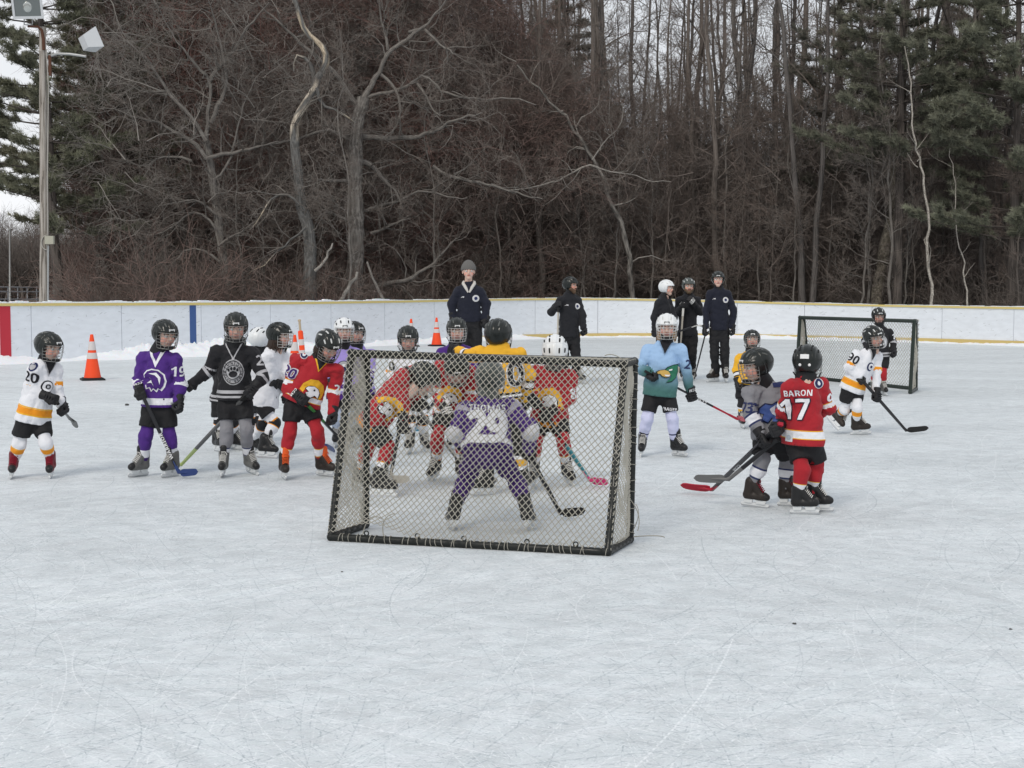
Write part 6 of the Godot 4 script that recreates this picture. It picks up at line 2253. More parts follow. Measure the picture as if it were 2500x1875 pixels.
func pole_tree(n: String, label: String, high: float, r: float, first: float, count: int, spread: float, bm: Material, tm: Material, P: Dictionary, group: String) -> Node3D:
	var o := thing(n, label, "tree", Vector3.ZERO, 0.0, group)
	var trunk := Shape.new()
	var limbs := Shape.new()
	var twigs := Shape.new()
	var pts := []
	var radii := []
	var off := Vector3.ZERO
	var lean := Vector3(rng.randfn(0, 0.03), 0, rng.randfn(0, 0.03))
	var bend: float = P.get("bend", 0.05)
	for i in 23:
		var t := i / 22.0
		pts.append(Vector3(0, high * t, 0) + off)
		radii.append(r * (1.0 - 0.82 * t) * (1.0 + 0.5 * exp(-t * 30.0)))
		off += lean * high / 22.0 + Vector3(rng.randfn(0, bend), 0, rng.randfn(0, bend))
	pts[0].y = -0.3
	trunk.tube(pts, radii, 8, false)
	for k in count:
		var t := lerpf(first / high, 0.97, pow(float(k) / count, 0.85)) * 22.0
		var i := mini(int(t), 21)
		var q: Vector3 = pts[i].lerp(pts[i + 1], t - i)
		var a := rng.randf() * TAU
		var e := rng.randf_range(P.get("e0", 0.1), P.get("e1", 0.9))
		var len_ := spread * (1.0 - 0.55 * t / 22.0) * rng.randf_range(0.55, 1.15)
		sprout(limbs, twigs, q, Vector3(cos(a) * cos(e), sin(e), sin(a) * cos(e)), len_, minf(radii[i] * 0.42, 0.012 + len_ * 0.011), 1, P)
	tree_parts(o, trunk, limbs, twigs, bm, tm)
	return o

func again(src: Node3D, pos: Vector3, turn: float, size: float, label: String, first: bool) -> void:
	var o: Node3D = src
	if not first:
		o = src.duplicate()
		o.name = numbered(String(src.name).rstrip("0123456789").rstrip("_"))
		add_child(o, true)
		o.set_meta("label", label)
	o.set_meta("label", label)
	o.position = pos
	o.rotation.y = turn
	o.scale = Vector3.ONE * size

# a limb drawn through points of the photograph at a distance, with depth offsets, sprouting as it goes
func limb(sh: Shape, limbs: Shape, twigs: Shape, px: Array, d: float, r0: float, r1: float, P: Dictionary, tint = null, grow_n := 8, depth := 0.0) -> void:
	var pts := []
	var radii := []
	var cv := Curve3D.new()
	for i in px.size():
		var t := float(i) / (px.size() - 1)
		cv.add_point(at(px[i].x, px[i].y, d - depth * t * t))
	for i in px.size():
		var a := cv.get_point_position(maxi(i - 1, 0))
		var b := cv.get_point_position(mini(i + 1, px.size() - 1))
		cv.set_point_in(i, -(b - a) / 6.0)
		cv.set_point_out(i, (b - a) / 6.0)
	var len_ := cv.get_baked_length()
	var n := maxi(6, int(len_ / 0.3))
	var wander := Vector3.ZERO
	for i in n + 1:
		var t := float(i) / n
		var p := cv.sample_baked(len_ * t)
		wander += Vector3(rng.randfn(0, 0.045), rng.randfn(0, 0.045), rng.randfn(0, 0.05)) * (1.0 if r0 < 0.15 else 0.35)
		wander *= 0.8
		pts.append(p + wander)
		radii.append(lerpf(r0, r1, t) * rng.randf_range(0.94, 1.06))
	var sides := 9 if r0 > 0.1 else 5
	var b0 := sh.v.size()
	sh.tube(pts, radii, sides, true)
	if tint != null:
		for i in n + 1:
			for k in sides:
				sh.c[b0 + i * sides + k] = tint.call(float(i) / n, k)
	for k in int(grow_n * 1.15):
		var t := rng.randf_range(0.15, 1.0)
		var p := cv.sample_baked(len_ * t)
		var dr := (cv.sample_baked(minf(len_, len_ * t + 0.2)) - cv.sample_baked(maxf(0, len_ * t - 0.2))).normalized()
		var side := dr.cross(Vector3(rng.randfn(), rng.randfn(), rng.randfn())).normalized()
		sprout(limbs, twigs, p, (dr * 0.55 + side * 0.8 + Vector3.UP * 0.12).normalized(), rng.randf_range(0.9, 2.1) * P.get("size", 1.0), minf(lerpf(r0, r1, t) * 0.5, 0.030), 2, P)

func pts(s: String) -> Array:      # "x,y x,y ..." in photograph pixels
	var out := []
	for w in s.split(" ", false):
		var e := w.split(",")
		out.append(Vector2(float(e[0]), float(e[1])))
	return out

func place_words(px: float, d: float) -> String:
	var out := " at the far right"
	for e in [[330, " behind the floodlight pole"], [480, " left of the forked tree"], [640, " round the forked tree"], [830, " by the broken pale trunk"], [1000, " right of the big grey tree"], [1200, " above the tall hatted coach"], [1370, " left of the helmeted coach"], [1500, " right of the helmeted coach"], [1640, " left of the white helmeted coach"], [1760, " above the three coaches"], [1900, " right of the three coaches"], [2050, " left of the thick birch"], [2200, " by the thick birch"], [2300, " by the slender birch"], [2420, " right of the slender birch"]]:
		if px < e[0]:
			out = e[1]
			break
	return out + (", front row" if d < 56 else (", second row" if d < 63 else (", further in" if d < 72 else ", deep inside")))

func hero_trees() -> void:
	var grey := bark("bark grey", Color(0.116, 0.104, 0.094), Color(0.273, 0.254, 0.232))
	var pale := bark("bark pale", Color(0.19, 0.18, 0.165), Color(0.40, 0.37, 0.335))
	var wood := bark("bark and bare wood", Color(0.38, 0.33, 0.27), Color(0.70, 0.62, 0.51))
	var birch := bark("bark birch", Color(0.22, 0.20, 0.175), Color(0.58, 0.54, 0.48), 0.8, true)
	var tw := mat("twig grey", col(0.198, 0.170, 0.150), 0.9)
	var P := {"wig": 0.38, "kids": [7, 6, 6, 5, 0], "deep": 4, "lift": 0.03}
	var bare := func(t: float, k: int) -> Color: return Color(1, 1, 1)
	# the broken trunk with bare wood
	var o := thing("broken_tree", "sinuous broken tree trunk stripped to pale bare wood in places", "tree", at(758, 740, 49) * Vector3(1, 0, 1))
	var back := Transform3D(Basis(), -o.position)
	var a := Shape.new(); var b := Shape.new(); var c := Shape.new()
	var strip_ := func(t: float, k: int) -> Color:
		if t > 0.50 and t < 0.69 and sin(t * 64.0 + k * 1.9) > -0.25: return Color(1, 1, 1)
		if t > 0.74 and t < 0.93 and sin(t * 48.0 + k * 1.3) > -0.35: return Color(0.92, 0.88, 0.80)
		return Color(0.27, 0.30, 0.35)
	limb(a, b, c, pts("758,760 756,660 757,596 754,550 734,495 728,426 721,357 721,316 730,279 753,243 770,211 776,188 795,160 797,133 783,110 756,87 737,60 726,27 715,-20"), 49.0, 0.25, 0.07, P, strip_, 14)
	limb(a, b, c, pts("770,205 765,175 752,150 735,132 722,135 718,160 712,178"), 49.2, 0.10, 0.02, P, strip_, 3)
	limb(a, b, c, pts("735,500 700,470 660,490 640,520 615,560"), 48.6, 0.06, 0.012, P, strip_, 6)
	limb(a, b, c, pts("752,555 690,600 650,640 600,670"), 48.6, 0.045, 0.01, P, strip_, 6)
	limb(a, b, c, pts("772,210 790,245 830,260 870,300"), 48.6, 0.06, 0.02, P, strip_, 5)
	put("trunk", a.mesh(), wood, o, back)
	put("limbs", b.mesh(), grey, o, back).set_meta("kind", "stuff")
	put("twigs", c.mesh(), tw, o, back).set_meta("kind", "stuff")
	# the big grey tree behind it
	o = thing("spreading_tree", "big bare grey tree with long crooked limbs behind the tall hatted coach's side", "tree", at(862, 740, 51) * Vector3(1, 0, 1))
	o.set_meta("label", "big bare grey tree with long crooked limbs just right of the broken pale trunk")
	back = Transform3D(Basis(), -o.position)
	a = Shape.new(); b = Shape.new(); c = Shape.new()
	limb(a, b, c, pts("860,760 868,640 870,550 866,458 868,366 876,290 890,240"), 51.0, 0.32, 0.22, P, null, 6)
	for l in ["888,245 920,183 948,124 1012,78 1076,18 1110,-30", "880,270 845,225 820,183 760,133 669,46 620,-10", "868,345 806,320 710,343 650,352 600,366 560,372", "884,330 930,339 1012,334 1060,318 1104,298 1180,270", "880,395 900,400 934,440 966,463 985,500", "872,520 930,500 989,481 1035,463 1110,480 1140,484",
		"890,240 950,220 989,211 1035,183 1081,215 1159,234 1241,243 1310,262", "1012,200 1035,240 1050,275 1075,282", "930,180 975,230 970,300 930,335", "860,440 800,440 745,445", "862,545 800,520 770,540", "948,124 940,60 930,-20", "880,700 960,695 1020,670 1070,630 1110,585", "905,575 945,550 990,530", "1000,80 1040,70 1090,120 1110,130", "1060,400 1120,430 1190,450 1260,470 1320,480"]:
		limb(a, b, c, pts(l), 51.2, 0.11 if l.begins_with("88") else 0.065, 0.018, P, null, 9, rng.randf_range(0.3, 2.6))
	tree_parts(o, a, b, c, grey, tw, back)
	# the forked tree on the left
	o = thing("forked_tree", "bare forked grey tree with fan of long branches above the blue board line", "tree", at(556, 740, 49) * Vector3(1, 0, 1))
	back = Transform3D(Basis(), -o.position)
	a = Shape.new(); b = Shape.new(); c = Shape.new()
	limb(a, b, c, pts("556,760 548,660 536,573 518,435 502,344"), 49.5, 0.17, 0.12, P, null, 8)
	for l in ["502,344 458,275 412,220 367,160 293,92 240,40", "504,350 509,275 504,206 449,137 412,82 380,10", "505,390 477,353 390,302 321,293 275,270 230,268", "505,388 596,367 660,352 700,344", "525,522 477,490 440,490 390,508", "518,440 560,400 580,330 600,250 640,180", "470,392 410,378 350,400 300,385", "508,300 540,220 545,150 520,60 505,-20", "528,560 480,520 420,560 370,580 330,575", "536,600 600,560 640,520 650,480", "412,220 360,225 310,200 270,210", "504,206 560,130 600,60 660,0", "540,640 480,610 430,640 380,690"]:
		limb(a, b, c, pts(l), 49.2, 0.085 if l.begins_with("50") else 0.05, 0.014, P, null, 10, rng.randf_range(-0.6, 1.4))
	tree_parts(o, a, b, c, grey, tw, back)
	# the leaning mottled tree in the middle
	o = thing("leaning_tree", "thin leaning tree with pale mottled bark behind the helmeted coach", "tree", at(1541, 740, 53) * Vector3(1, 0, 1))
	o.set_meta("label", "thin leaning tree with pale mottled bark between the two groups of coaches")
	back = Transform3D(Basis(), -o.position)
	a = Shape.new(); b = Shape.new(); c = Shape.new()
	limb(a, b, c, pts("1543,760 1541,715 1530,619 1516,550 1493,495 1475,435 1447,389 1420,344 1397,298 1370,266 1315,220 1287,197 1260,150"), 53.0, 0.115, 0.03, P, func(t: float, k: int) -> Color: return Color(1, 1, 1) * (0.52 + 0.30 * sin(t * 140.0 + k * 1.3)), 10)
	limb(a, b, c, pts("1475,432 1447,403 1383,426 1292,454 1246,458 1200,440"), 52.6, 0.045, 0.016, P, null, 9)
	limb(a, b, c, pts("1447,403 1493,417 1589,431 1640,440"), 52.6, 0.03, 0.01, P, null, 7)
	limb(a, b, c, pts("1447,389 1480,350 1510,300 1515,250"), 52.6, 0.03, 0.01, P, null, 5)
	tree_parts(o, a, b, c, pale, tw, back)
	# birches on the right
	for e in [["slender white birch trunk right of the thick birch, above the far goal", "2273,760 2272,743 2265,658 2258,564 2249,494 2242,423 2235,353 2230,301 2222,200 2210,120", 0.062, 0.018, "birch"], ["thin pale birch sapling, rightmost of the three birches", "2363,760 2362,740 2348,635 2338,564 2329,470 2324,428 2318,360", 0.036, 0.008, "birch"]]:
		o = thing("birch_tree", e[0], "tree", at(pts(e[1])[0].x, 740, 49) * Vector3(1, 0, 1), 0.0, "pale birches on the right edge of the woods")
		back = Transform3D(Basis(), -o.position)
		a = Shape.new(); b = Shape.new(); c = Shape.new()
		limb(a, b, c, pts(e[1]), 49.0, e[2], e[3], {"wig": 0.2, "kids": [5, 5, 4, 3, 0], "deep": 3, "size": 0.45}, null, 7)
		tree_parts(o, a, b, c, birch, tw, back)
	o = thing("birch_tree", "thick birch trunk with dark bands, leftmost of the three birches", "tree", at(2141, 740, 52.5) * Vector3(1, 0, 1), 0.0, "pale birches on the right edge of the woods")
	back = Transform3D(Basis(), -o.position)
	a = Shape.new(); b = Shape.new(); c = Shape.new()
	limb(a, b, c, pts("2138,760 2141,738 2150,658 2167,564 2176,517 2190,376 2200,250 2206,120 2210,-40"), 52.5, 0.225, 0.125, P, func(t: float, k: int) -> Color: return Color(0.43, 0.41, 0.37) * (0.35 if sin(t * 210.0) + 0.5 * sin(t * 90.0 + k) > 0.75 else 1.0), 8)
	tree_parts(o, a, b, c, birch, tw, back)
	# pale fallen wood leaning in front of the brush
	for e in [["pale broken log leaning against the base of the big grey tree", "824,738 850,700 879,664", 0.075, 0.05], ["short pale snag leaning beside the broken trunk", "772,660 790,640 812,592", 0.055, 0.03], ["grey dead branch leaning right of the big grey tree", "938,735 915,680 895,640", 0.06, 0.035]]:
		o = thing("dead_branch", e[0], "branch", at(pts(e[1])[0].x, 738, 47.5) * Vector3(1, 0, 1), 0.0, "dead wood leaning at the wood's edge")
		a = Shape.new(); b = Shape.new(); c = Shape.new()
		limb(a, b, c, pts(e[1]), 47.5, e[2], e[3], P, null, 0)
		put("trunk", a.mesh(), pale if e[0].begins_with("pale") or e[0].begins_with("short") else grey, o, Transform3D(Basis(), -o.position))

func needle_tuft() -> ArrayMesh:
	var sh := Shape.new()
	for i in 30:
		var d := Vector3(rng.randfn(0, 0.75), rng.randfn(0.25, 0.5), rng.randf_range(0.2, 1.2)).normalized()
		var s := d.cross(Vector3(rng.randfn(), rng.randfn(), rng.randfn())).normalized() * 0.0085
		var o := Vector3(0, 0, rng.randf_range(-0.16, 0.10))
		var i0 := sh.v.size()
		var l := rng.randf_range(0.10, 0.17)
		for p in [o - s, o + s, o + d * l + s * 0.3, o + d * l - s * 0.3]:
			sh.v.append(p); sh.n.append(s.cross(d).normalized()); sh.c.append(Color.WHITE); sh.uv.append(Vector2.ZERO)
		sh.ix.append_array([i0, i0 + 1, i0 + 2, i0, i0 + 2, i0 + 3])
	return sh.mesh()

var tuft: ArrayMesh

func pine(label: String, foot: Vector3, high: float, first: float, reach: float, density: float, tone: Color, lean := Vector3.ZERO) -> void:
	var o := thing("pine_tree", label, "tree", foot, 0.0, "dark pines among the bare trees")
	var trunk := Shape.new()
	var limbs := Shape.new()
	var tp := []
	var tr := []
	for i in 15:
		var t := i / 14.0
		tp.append(Vector3(0, -0.3 + high * t, 0) + lean * t + Vector3(rng.randfn(0, 0.03), 0, rng.randfn(0, 0.03)))
		tr.append(lerpf(0.22, 0.04, t) * high / 18.0)
	trunk.tube(tp, tr, 8, false)
	put("trunk", trunk.mesh(), bark("bark pine", Color(0.054, 0.046, 0.042), Color(0.132, 0.113, 0.101)), o)
	var xs: Array[Transform3D] = []
	var h := first
	while h < high - 0.4:
		var n := rng.randi_range(4, 6)
		var a0 := rng.randf() * TAU
		for k in n:
			if rng.randf() > density:
				continue
			var a := a0 + TAU * k / n + rng.randfn(0, 0.2)
			var len_ := reach * (1.0 - 0.75 * pow(h / high, 1.5)) * rng.randf_range(0.6, 1.15)
			var dir := Vector3(cos(a), rng.randf_range(-0.08, 0.12), sin(a)).normalized()
			var p := Vector3(0, h, 0) + lean * h / high
			var bp := [p]
			var br := [0.035]
			for i in 6:
				dir = (dir + Vector3(0, 0.05 + rng.randfn(0, 0.03), 0) + Vector3(rng.randfn(0, 0.06), 0, rng.randfn(0, 0.06))).normalized()
				p += dir * len_ / 6
				bp.append(p)
				br.append(0.035 * (1 - (i + 1) / 7.0))
			limbs.tube(bp, br, 4, false)
			for j in int(5 * len_):
				var t := rng.randf_range(0.30, 1.0) * 6.0
				var i := mini(int(t), 5)
				var q: Vector3 = bp[i].lerp(bp[i + 1], t - i)
				var side := dir.cross(Vector3.UP).normalized() * (1 if rng.randf() < 0.5 else -1)
				var sd := (dir * 0.8 + side * rng.randf_range(0.3, 1.0) + Vector3(0, rng.randf_range(-0.05, 0.25), 0)).normalized()
				var sl := rng.randf_range(0.25, 0.85) * (1.0 - 0.4 * t / 6.0) * len_ / 3.0
				limbs.tube([q, q + sd * sl], [0.010, 0.004], 3, false)
				for m in int(3 + sl * 7):
					var f := rng.randf_range(0.25, 1.05)
					var bs := Basis.looking_at(-(sd + Vector3(rng.randfn(0, 0.4), rng.randfn(0.1, 0.3), rng.randfn(0, 0.4))).normalized(), Vector3(0.01, 1, 0.02)).scaled_local(Vector3.ONE * rng.randf_range(0.8, 1.45))
					xs.append(Transform3D(bs, q + sd * sl * f + Vector3(rng.randfn(0, 0.06), rng.randfn(0, 0.05), rng.randfn(0, 0.06))))
		h += rng.randf_range(0.35, 0.7)
	var l := put("limbs", limbs.mesh(), M["bark pine"], o)
	l.set_meta("kind", "stuff")
	var mm := MultiMesh.new()
	mm.transform_format = MultiMesh.TRANSFORM_3D
	mm.use_colors = true
	mm.mesh = tuft
	mm.instance_count = xs.size()
	for i in xs.size():
		mm.set_instance_transform(i, xs[i])
		mm.set_instance_color(i, tone * rng.randf_range(0.6, 1.4))
	scatter("needles", mm, mat("pine needles", Color.WHITE, 0.7), o)

func scatter(n: String, mm: MultiMesh, m: StandardMaterial3D, parent: Node) -> MultiMeshInstance3D:
	m.vertex_color_use_as_albedo = true
	var mi := MultiMeshInstance3D.new()
	mi.name = numbered(n, parent)
	mi.multimesh = mm
	mi.material_override = m
	parent.add_child(mi, true)
	mi.set_meta("kind", "stuff")
	return mi

func twig_spray(size: float, P: Dictionary, r: float, stems := 1, up := 1.0) -> ArrayMesh:
	var l := Shape.new()
	for k in stems:
		var a := rng.randf() * TAU
		var d := Vector3(cos(a) * (1.2 - up), up, sin(a) * (1.2 - up)).normalized()
		sprout(l, l, Vector3(rng.randfn(0, 0.06), 0, rng.randfn(0, 0.06)) * (1.0 if stems > 1 else 0.0), d, size * rng.randf_range(0.75, 1.1), r, 2, P)
	return l.mesh()

func board_d(px: float) -> float:      # how far the boards stand in that direction
	var t := [[0, 38.0], [480, 39.5], [740, 42.0], [1000, 46.0], [1150, 49.0], [1306, 51.0], [1680, 51.0], [1900, 49.5], [2300, 46.0], [2700, 42.5]]
	for i in t.size() - 1:
		if px < t[i + 1][0]:
			return lerpf(t[i][1], t[i + 1][1], clampf((px - t[i][0]) / (t[i + 1][0] - t[i][0]), 0.0, 1.0))
	return 42.5

func woods_x(px: float, d: float) -> float:
	return (px - 1250.0) / F * d

func brush(n: String, label: String, meshes: Array, count: int, where: Callable, tone: Callable, m: StandardMaterial3D) -> void:
	# bushes and hanging twigs nobody could count
	var o := Node3D.new()
	var per := count / meshes.size()
	for k in meshes.size():
		var mm := MultiMesh.new()
		mm.transform_format = MultiMesh.TRANSFORM_3D
		mm.use_colors = true
		mm.mesh = meshes[k]
		mm.instance_count = per
		for i in per:
			var w: Transform3D = where.call()
			mm.set_instance_transform(i, w)
			mm.set_instance_color(i, tone.call(w.origin))
		var mi := scatter(n, mm, m, self)
		tag(mi, label, "brush")
	o.free()

func woods() -> void:
	rng.seed = 77
	tuft = needle_tuft()
	var bg := bark("bark grey", Color(0.116, 0.104, 0.094), Color(0.273, 0.254, 0.232))
	var bb := bark("bark brown", Color(0.093, 0.078, 0.068), Color(0.209, 0.183, 0.163))
	var bd := bark("bark dark", Color(0.065, 0.059, 0.056), Color(0.163, 0.149, 0.139))
	var tb := mat("twig brown", col(0.180, 0.142, 0.122), 0.9)
	var tg := mat("twig grey", col(0.198, 0.170, 0.150), 0.9)
	hero_trees()
	var g := "bare trees standing in the woods behind the boards"
	var protos := []
	var P := {"wig": 0.22, "kids": [6, 5, 4, 3, 0], "deep": 4, "lift": 0.08}
	protos.append(pole_tree("bare_tree", "", 19.0, 0.17, 5.0, 19, 3.2, bb, tb, P, g))
	protos.append(pole_tree("bare_tree", "", 21.0, 0.19, 6.0, 18, 3.8, bb, tg, P, g))
	protos.append(pole_tree("bare_tree", "", 17.0, 0.12, 4.0, 20, 2.6, bd, tb, P, g))
	protos.append(pole_tree("bare_tree", "", 15.0, 0.09, 2.5, 30, 2.6, bg, tg, {"wig": 0.26, "kids": [6, 6, 6, 5, 0], "deep": 4, "lift": 0.05, "bend": 0.08}, g))
	protos.append(pole_tree("bare_tree", "", 20.0, 0.15, 7.0, 16, 2.8, bd, tb, P, g))
	protos.append(pole_tree("slender_tree", "", 11.0, 0.05, 1.5, 26, 2.0, bg, tg, {"wig": 0.24, "kids": [6, 5, 5, 4, 0], "deep": 4, "lift": 0.10, "bend": 0.07}, g))
	protos.append(pole_tree("slender_tree", "", 9.0, 0.04, 1.2, 24, 1.8, bb, tb, {"wig": 0.24, "kids": [6, 5, 5, 4, 0], "deep": 4, "lift": 0.10, "bend": 0.07}, g))
	protos.append(pole_tree("spreading_tree", "", 15.0, 0.19, 2.2, 26, 5.2, bg, tg, {"wig": 0.30, "kids": [6, 6, 5, 4, 0], "deep": 4, "lift": 0.02, "e0": -0.1, "e1": 0.7, "bend": 0.12}, g))
	protos.append(pole_tree("spreading_tree", "", 14.0, 0.16, 1.8, 28, 4.6, bb, tb, {"wig": 0.32, "kids": [6, 6, 5, 4, 0], "deep": 4, "lift": 0.0, "e0": -0.2, "e1": 0.6, "bend": 0.12}, g))
	var words := ["tall bare tree of middling girth", "tall thick brown barked bare tree", "slim dark barked bare tree", "slim crooked grey bare tree", "tall straight dark trunk", "slender grey young tree", "slender brown young tree", "spreading grey bare tree", "spreading brown bare tree"]
	for i in protos.size():
		protos[i].set_meta("label", words[i])
	var used := {}
	var set_tree := func(k: int, px: float, d: float, size: float) -> void:
		d = maxf(d, board_d(px) + 3.0 + fposmod(px * 0.37, 2.0))
		again(protos[k], Vector3(woods_x(px, d), 0, -d), rng.randf() * TAU, size, words[k] + place_words(px, d), not used.has(k))
		used[k] = true
	# left and middle: spreading trees and brush; right: close straight trunks
	for i in 34:
		set_tree.call([7, 8, 8, 7, 3][i % 5], lerpf(330, 1330, (i + rng.randf()) / 34.0), rng.randf_range(56, 72), rng.randf_range(0.85, 1.15))
	for i in 46:
		set_tree.call([0, 2, 4, 1, 3][i % 5], lerpf(250, 1400, fposmod(i * 0.618, 1.0)), rng.randf_range(56, 90), rng.randf_range(0.85, 1.2))
	for i in 104:
		set_tree.call([0, 2, 4, 2, 1, 4, 0][i % 7], lerpf(1290, 2680, fposmod(i * 0.618 + rng.randf() * 0.01, 1.0)), lerpf(52.0, 92, pow(rng.randf(), 1.1)), rng.randf_range(0.85, 1.2))
	for i in 50:
		set_tree.call(5 + i % 2, lerpf(1150, 2600, fposmod(i * 0.618, 1.0)), rng.randf_range(48.5, 60), rng.randf_range(0.8, 1.25))
	for i in 14:
		set_tree.call(5 + i % 2, lerpf(260, 1100, fposmod(i * 0.618, 1.0)), rng.randf_range(48, 56), rng.randf_range(0.7, 1.0))
	# pines
	pine("dark pine with layered boughs behind the wooden floodlight pole", Vector3(woods_x(150, 50.5), 0, -50.5), 17.5, 3.6, 4.0, 0.70, Color(0.180, 0.183, 0.126), Vector3(-0.8, 0, 0))
	pine("dark pine standing right behind the pine at the floodlight pole", Vector3(woods_x(265, 56), 0, -56), 18.0, 4.0, 4.4, 0.97, Color(0.180, 0.177, 0.122))
	pine("dark pine at the left edge of the photograph beyond the floodlight pole", Vector3(woods_x(-30, 60), 0, -60), 17.0, 6.5, 3.4, 0.42, Color(0.171, 0.172, 0.126))
	pine("dark pine deep in the woods above the forked tree", Vector3(woods_x(420, 62), 0, -62), 19.0, 5.0, 3.6, 0.8, Color(0.168, 0.159, 0.126))
	pine("dark pine deep in the woods above the leaning mottled tree", Vector3(woods_x(1385, 64), 0, -64), 15.5, 5.0, 3.2, 0.85, Color(0.180, 0.169, 0.141))
	pine("dark pine deep in the woods behind the thick birch", Vector3(woods_x(2040, 57), 0, -57), 17.0, 5.5, 3.4, 0.6, Color(0.163, 0.159, 0.128))
	pine("dark pine with drooping boughs behind the slender white birch", Vector3(woods_x(2190, 51.6), 0, -51.6), 17.5, 6.2, 4.0, 0.8, Color(0.156, 0.159, 0.117))
	pine("dark pine at the right edge of the photograph beyond the boards", Vector3(woods_x(2470, 50), 0, -50), 17.0, 3.4, 4.4, 0.88, Color(0.163, 0.169, 0.122))
	pine("dark pine far back between the birches and the right edge", Vector3(woods_x(2370, 68), 0, -68), 19.0, 5.0, 4.2, 0.8, Color(0.163, 0.159, 0.128))
	# brush
	var B := {"wig": 0.26, "kids": [6, 6, 7, 5, 0], "deep": 4, "lift": 0.03}
	var sprays := []
	for i in 4:
		sprays.append(twig_spray(1.6, B, 0.015, 3, 0.42 + 0.12 * i))
	var bush_mat := mat("brush twigs", Color.WHITE, 0.92)
	brush("underbrush", "tangle of bare brown brush at the foot of the woods behind the boards", sprays, 1900, func() -> Transform3D:
		var px := rng.randf_range(225, 2750)
		var d := lerpf(board_d(px) + 4.6, board_d(px) + 22.0, pow(rng.randf(), 1.1))
		var k := rng.randf_range(0.45, 1.7) * (1.0 if px < 1300 else 0.8)
		return Transform3D(Basis(Vector3.UP, rng.randf() * TAU).scaled_local(Vector3(k, k * rng.randf_range(0.8, 1.3), k)), Vector3(woods_x(px, d), -0.05, -d)),
		func(p: Vector3) -> Color:
			var left := clampf(0.5 - p.x / 14.0, 0.0, 1.0)
			return Color(0.160, 0.136, 0.120).lerp(Color(0.178, 0.116, 0.098), left * pow(rng.randf(), 1.6)) * rng.randf_range(0.65, 1.25), bush_mat)
	var hang := []
	for i in 4:
		hang.append(twig_spray(2.1, {"wig": 0.34, "kids": [6, 6, 8, 5, 0], "deep": 4, "lift": 0.02}, 0.019, 1, 0.5))
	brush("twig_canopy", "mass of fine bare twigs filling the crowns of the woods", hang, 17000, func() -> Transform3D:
		var d := lerpf(53.0, 84.0, rng.randf())
		var px := rng.randf_range(240, 1420) if rng.randf() < 0.74 else rng.randf_range(1300, 2700)
		var top := (16.0 if px < 1150 else lerpf(16.0, 9.0, clampf((px - 1130) / 220.0, 0, 1))) * (d / 56.0 if px < 1200 else 1.0)
		var y := top * pow(rng.randf(), 0.85)
		var k := rng.randf_range(0.7, 1.3)
		return Transform3D(Basis.from_euler(Vector3(rng.randfn(0, 0.6), rng.randf() * TAU, rng.randfn(0, 0.6))).scaled_local(Vector3.ONE * k), Vector3(woods_x(px, d), y, -d)),
		func(p: Vector3) -> Color:
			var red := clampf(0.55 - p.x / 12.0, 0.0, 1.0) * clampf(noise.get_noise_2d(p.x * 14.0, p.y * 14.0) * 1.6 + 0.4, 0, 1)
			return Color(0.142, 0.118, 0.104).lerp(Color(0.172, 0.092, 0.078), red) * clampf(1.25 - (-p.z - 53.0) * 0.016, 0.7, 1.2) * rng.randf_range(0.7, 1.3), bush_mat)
	brush("twig_tangle", "pale fine twigs of the nearest bare branches at the edge of the woods", hang, 560, func() -> Transform3D:
		var px := rng.randf_range(230, 1500) if rng.randf() < 0.75 else rng.randf_range(1400, 2600)
		var d := board_d(px) + rng.randf_range(7.0, 14.0)
		var k := rng.randf_range(0.5, 1.2)
		return Transform3D(Basis.from_euler(Vector3(rng.randfn(0, 0.7), rng.randf() * TAU, rng.randfn(0, 0.7))).scaled_local(Vector3.ONE * k), Vector3(woods_x(px, d), (11.5 if px < 1500 else 6.0) * pow(rng.randf(), 0.8), -d)),
		func(p: Vector3) -> Color: return Color(0.235, 0.215, 0.195) * rng.randf_range(0.75, 1.2), bush_mat)
	# far woods across the road and behind the hill, one hazy mass
	var far := []
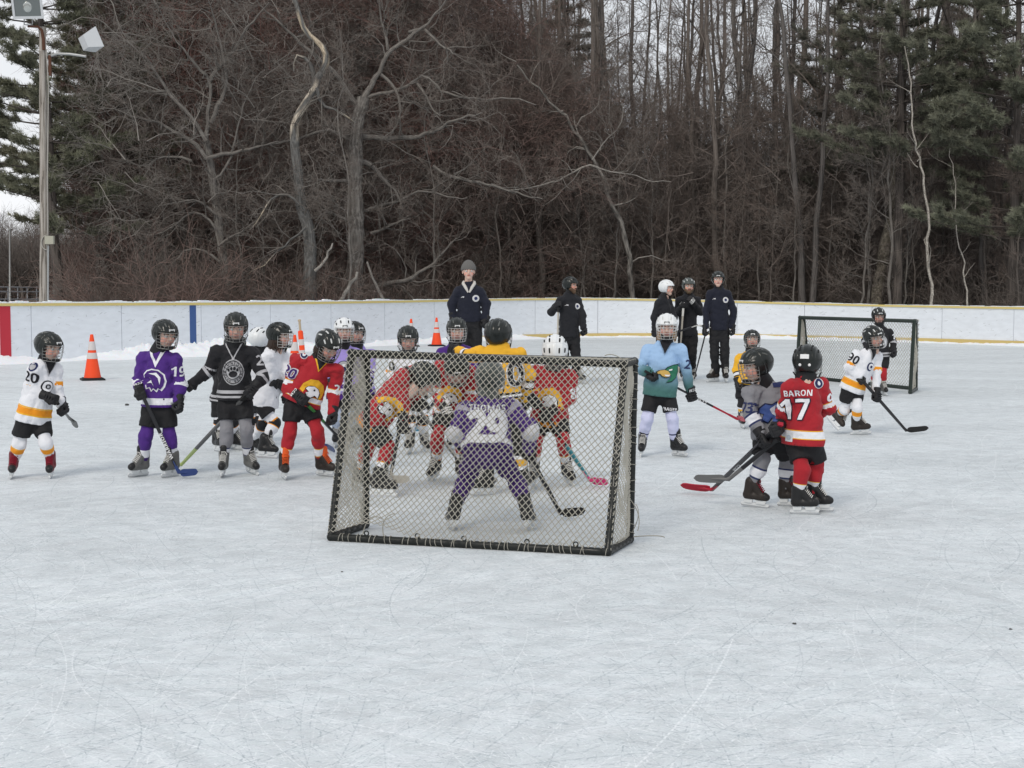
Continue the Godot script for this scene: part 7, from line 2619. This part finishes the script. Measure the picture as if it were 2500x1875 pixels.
	for i in 3:
		far.append(twig_spray(4.2, {"wig": 0.2, "kids": [6, 6, 9, 6, 0], "deep": 4, "lift": 0.08}, 0.06, 2, 1.0))
	brush("far_woods", "far off mass of bare woods beyond the road and behind the nearer trees", far, 4200, func() -> Transform3D:
		var left := rng.randf() < 0.55
		var d := rng.randf_range(120, 170) if left else rng.randf_range(95, 150)
		var px := rng.randf_range(-1900, 300) if left else rng.randf_range(250, 2800)
		var k := rng.randf_range(0.8, 1.5) * (1.15 if left else (1.7 if px < 1150 else 1.0))
		var base := 0.0 if left else 7.0 * smoothstep(62, 150, d)
		return Transform3D(Basis(Vector3.UP, rng.randf() * TAU).scaled_local(Vector3.ONE * k), Vector3(woods_x(px, d), base, -d)),
		func(p: Vector3) -> Color: return Color(0.20, 0.175, 0.16) * rng.randf_range(0.7, 1.25), bush_mat)

func _ready() -> void:
	camera_and_sky()
	rng.seed = 1
	noise.seed = 7
	noise.frequency = 0.02
	noise.fractal_octaves = 3
	folds.seed = 12
	folds.frequency = 5.5
	folds.fractal_type = FastNoiseLite.FRACTAL_RIDGED
	folds.fractal_octaves = 2
	folds.domain_warp_enabled = true
	folds.domain_warp_amplitude = 0.05
	folds.domain_warp_frequency = 6.0
	strip_image = Image.create(STRIPS * 4, 512, false, Image.FORMAT_RGB8)
	var t0 := Time.get_ticks_msec()
	ice_and_ground()
	rink_boards()
	print("setting ", Time.get_ticks_msec() - t0)
	t0 = Time.get_ticks_msec()
	gear_materials()
	make_gear()
	black_strip = strip(Color(0.017, 0.017, 0.019))
	print("gear ", Time.get_ticks_msec() - t0)
	t0 = Time.get_ticks_msec()
	clothes()
	players()
	cloth.albedo_texture = ImageTexture.create_from_image(strip_image)
	print("people ", Time.get_ticks_msec() - t0)
	t0 = Time.get_ticks_msec()
	goals()
	cones()
	light_pole()
	left_distance()
	print("things ", Time.get_ticks_msec() - t0)
	t0 = Time.get_ticks_msec()
	woods()
	print("woods ", Time.get_ticks_msec() - t0)
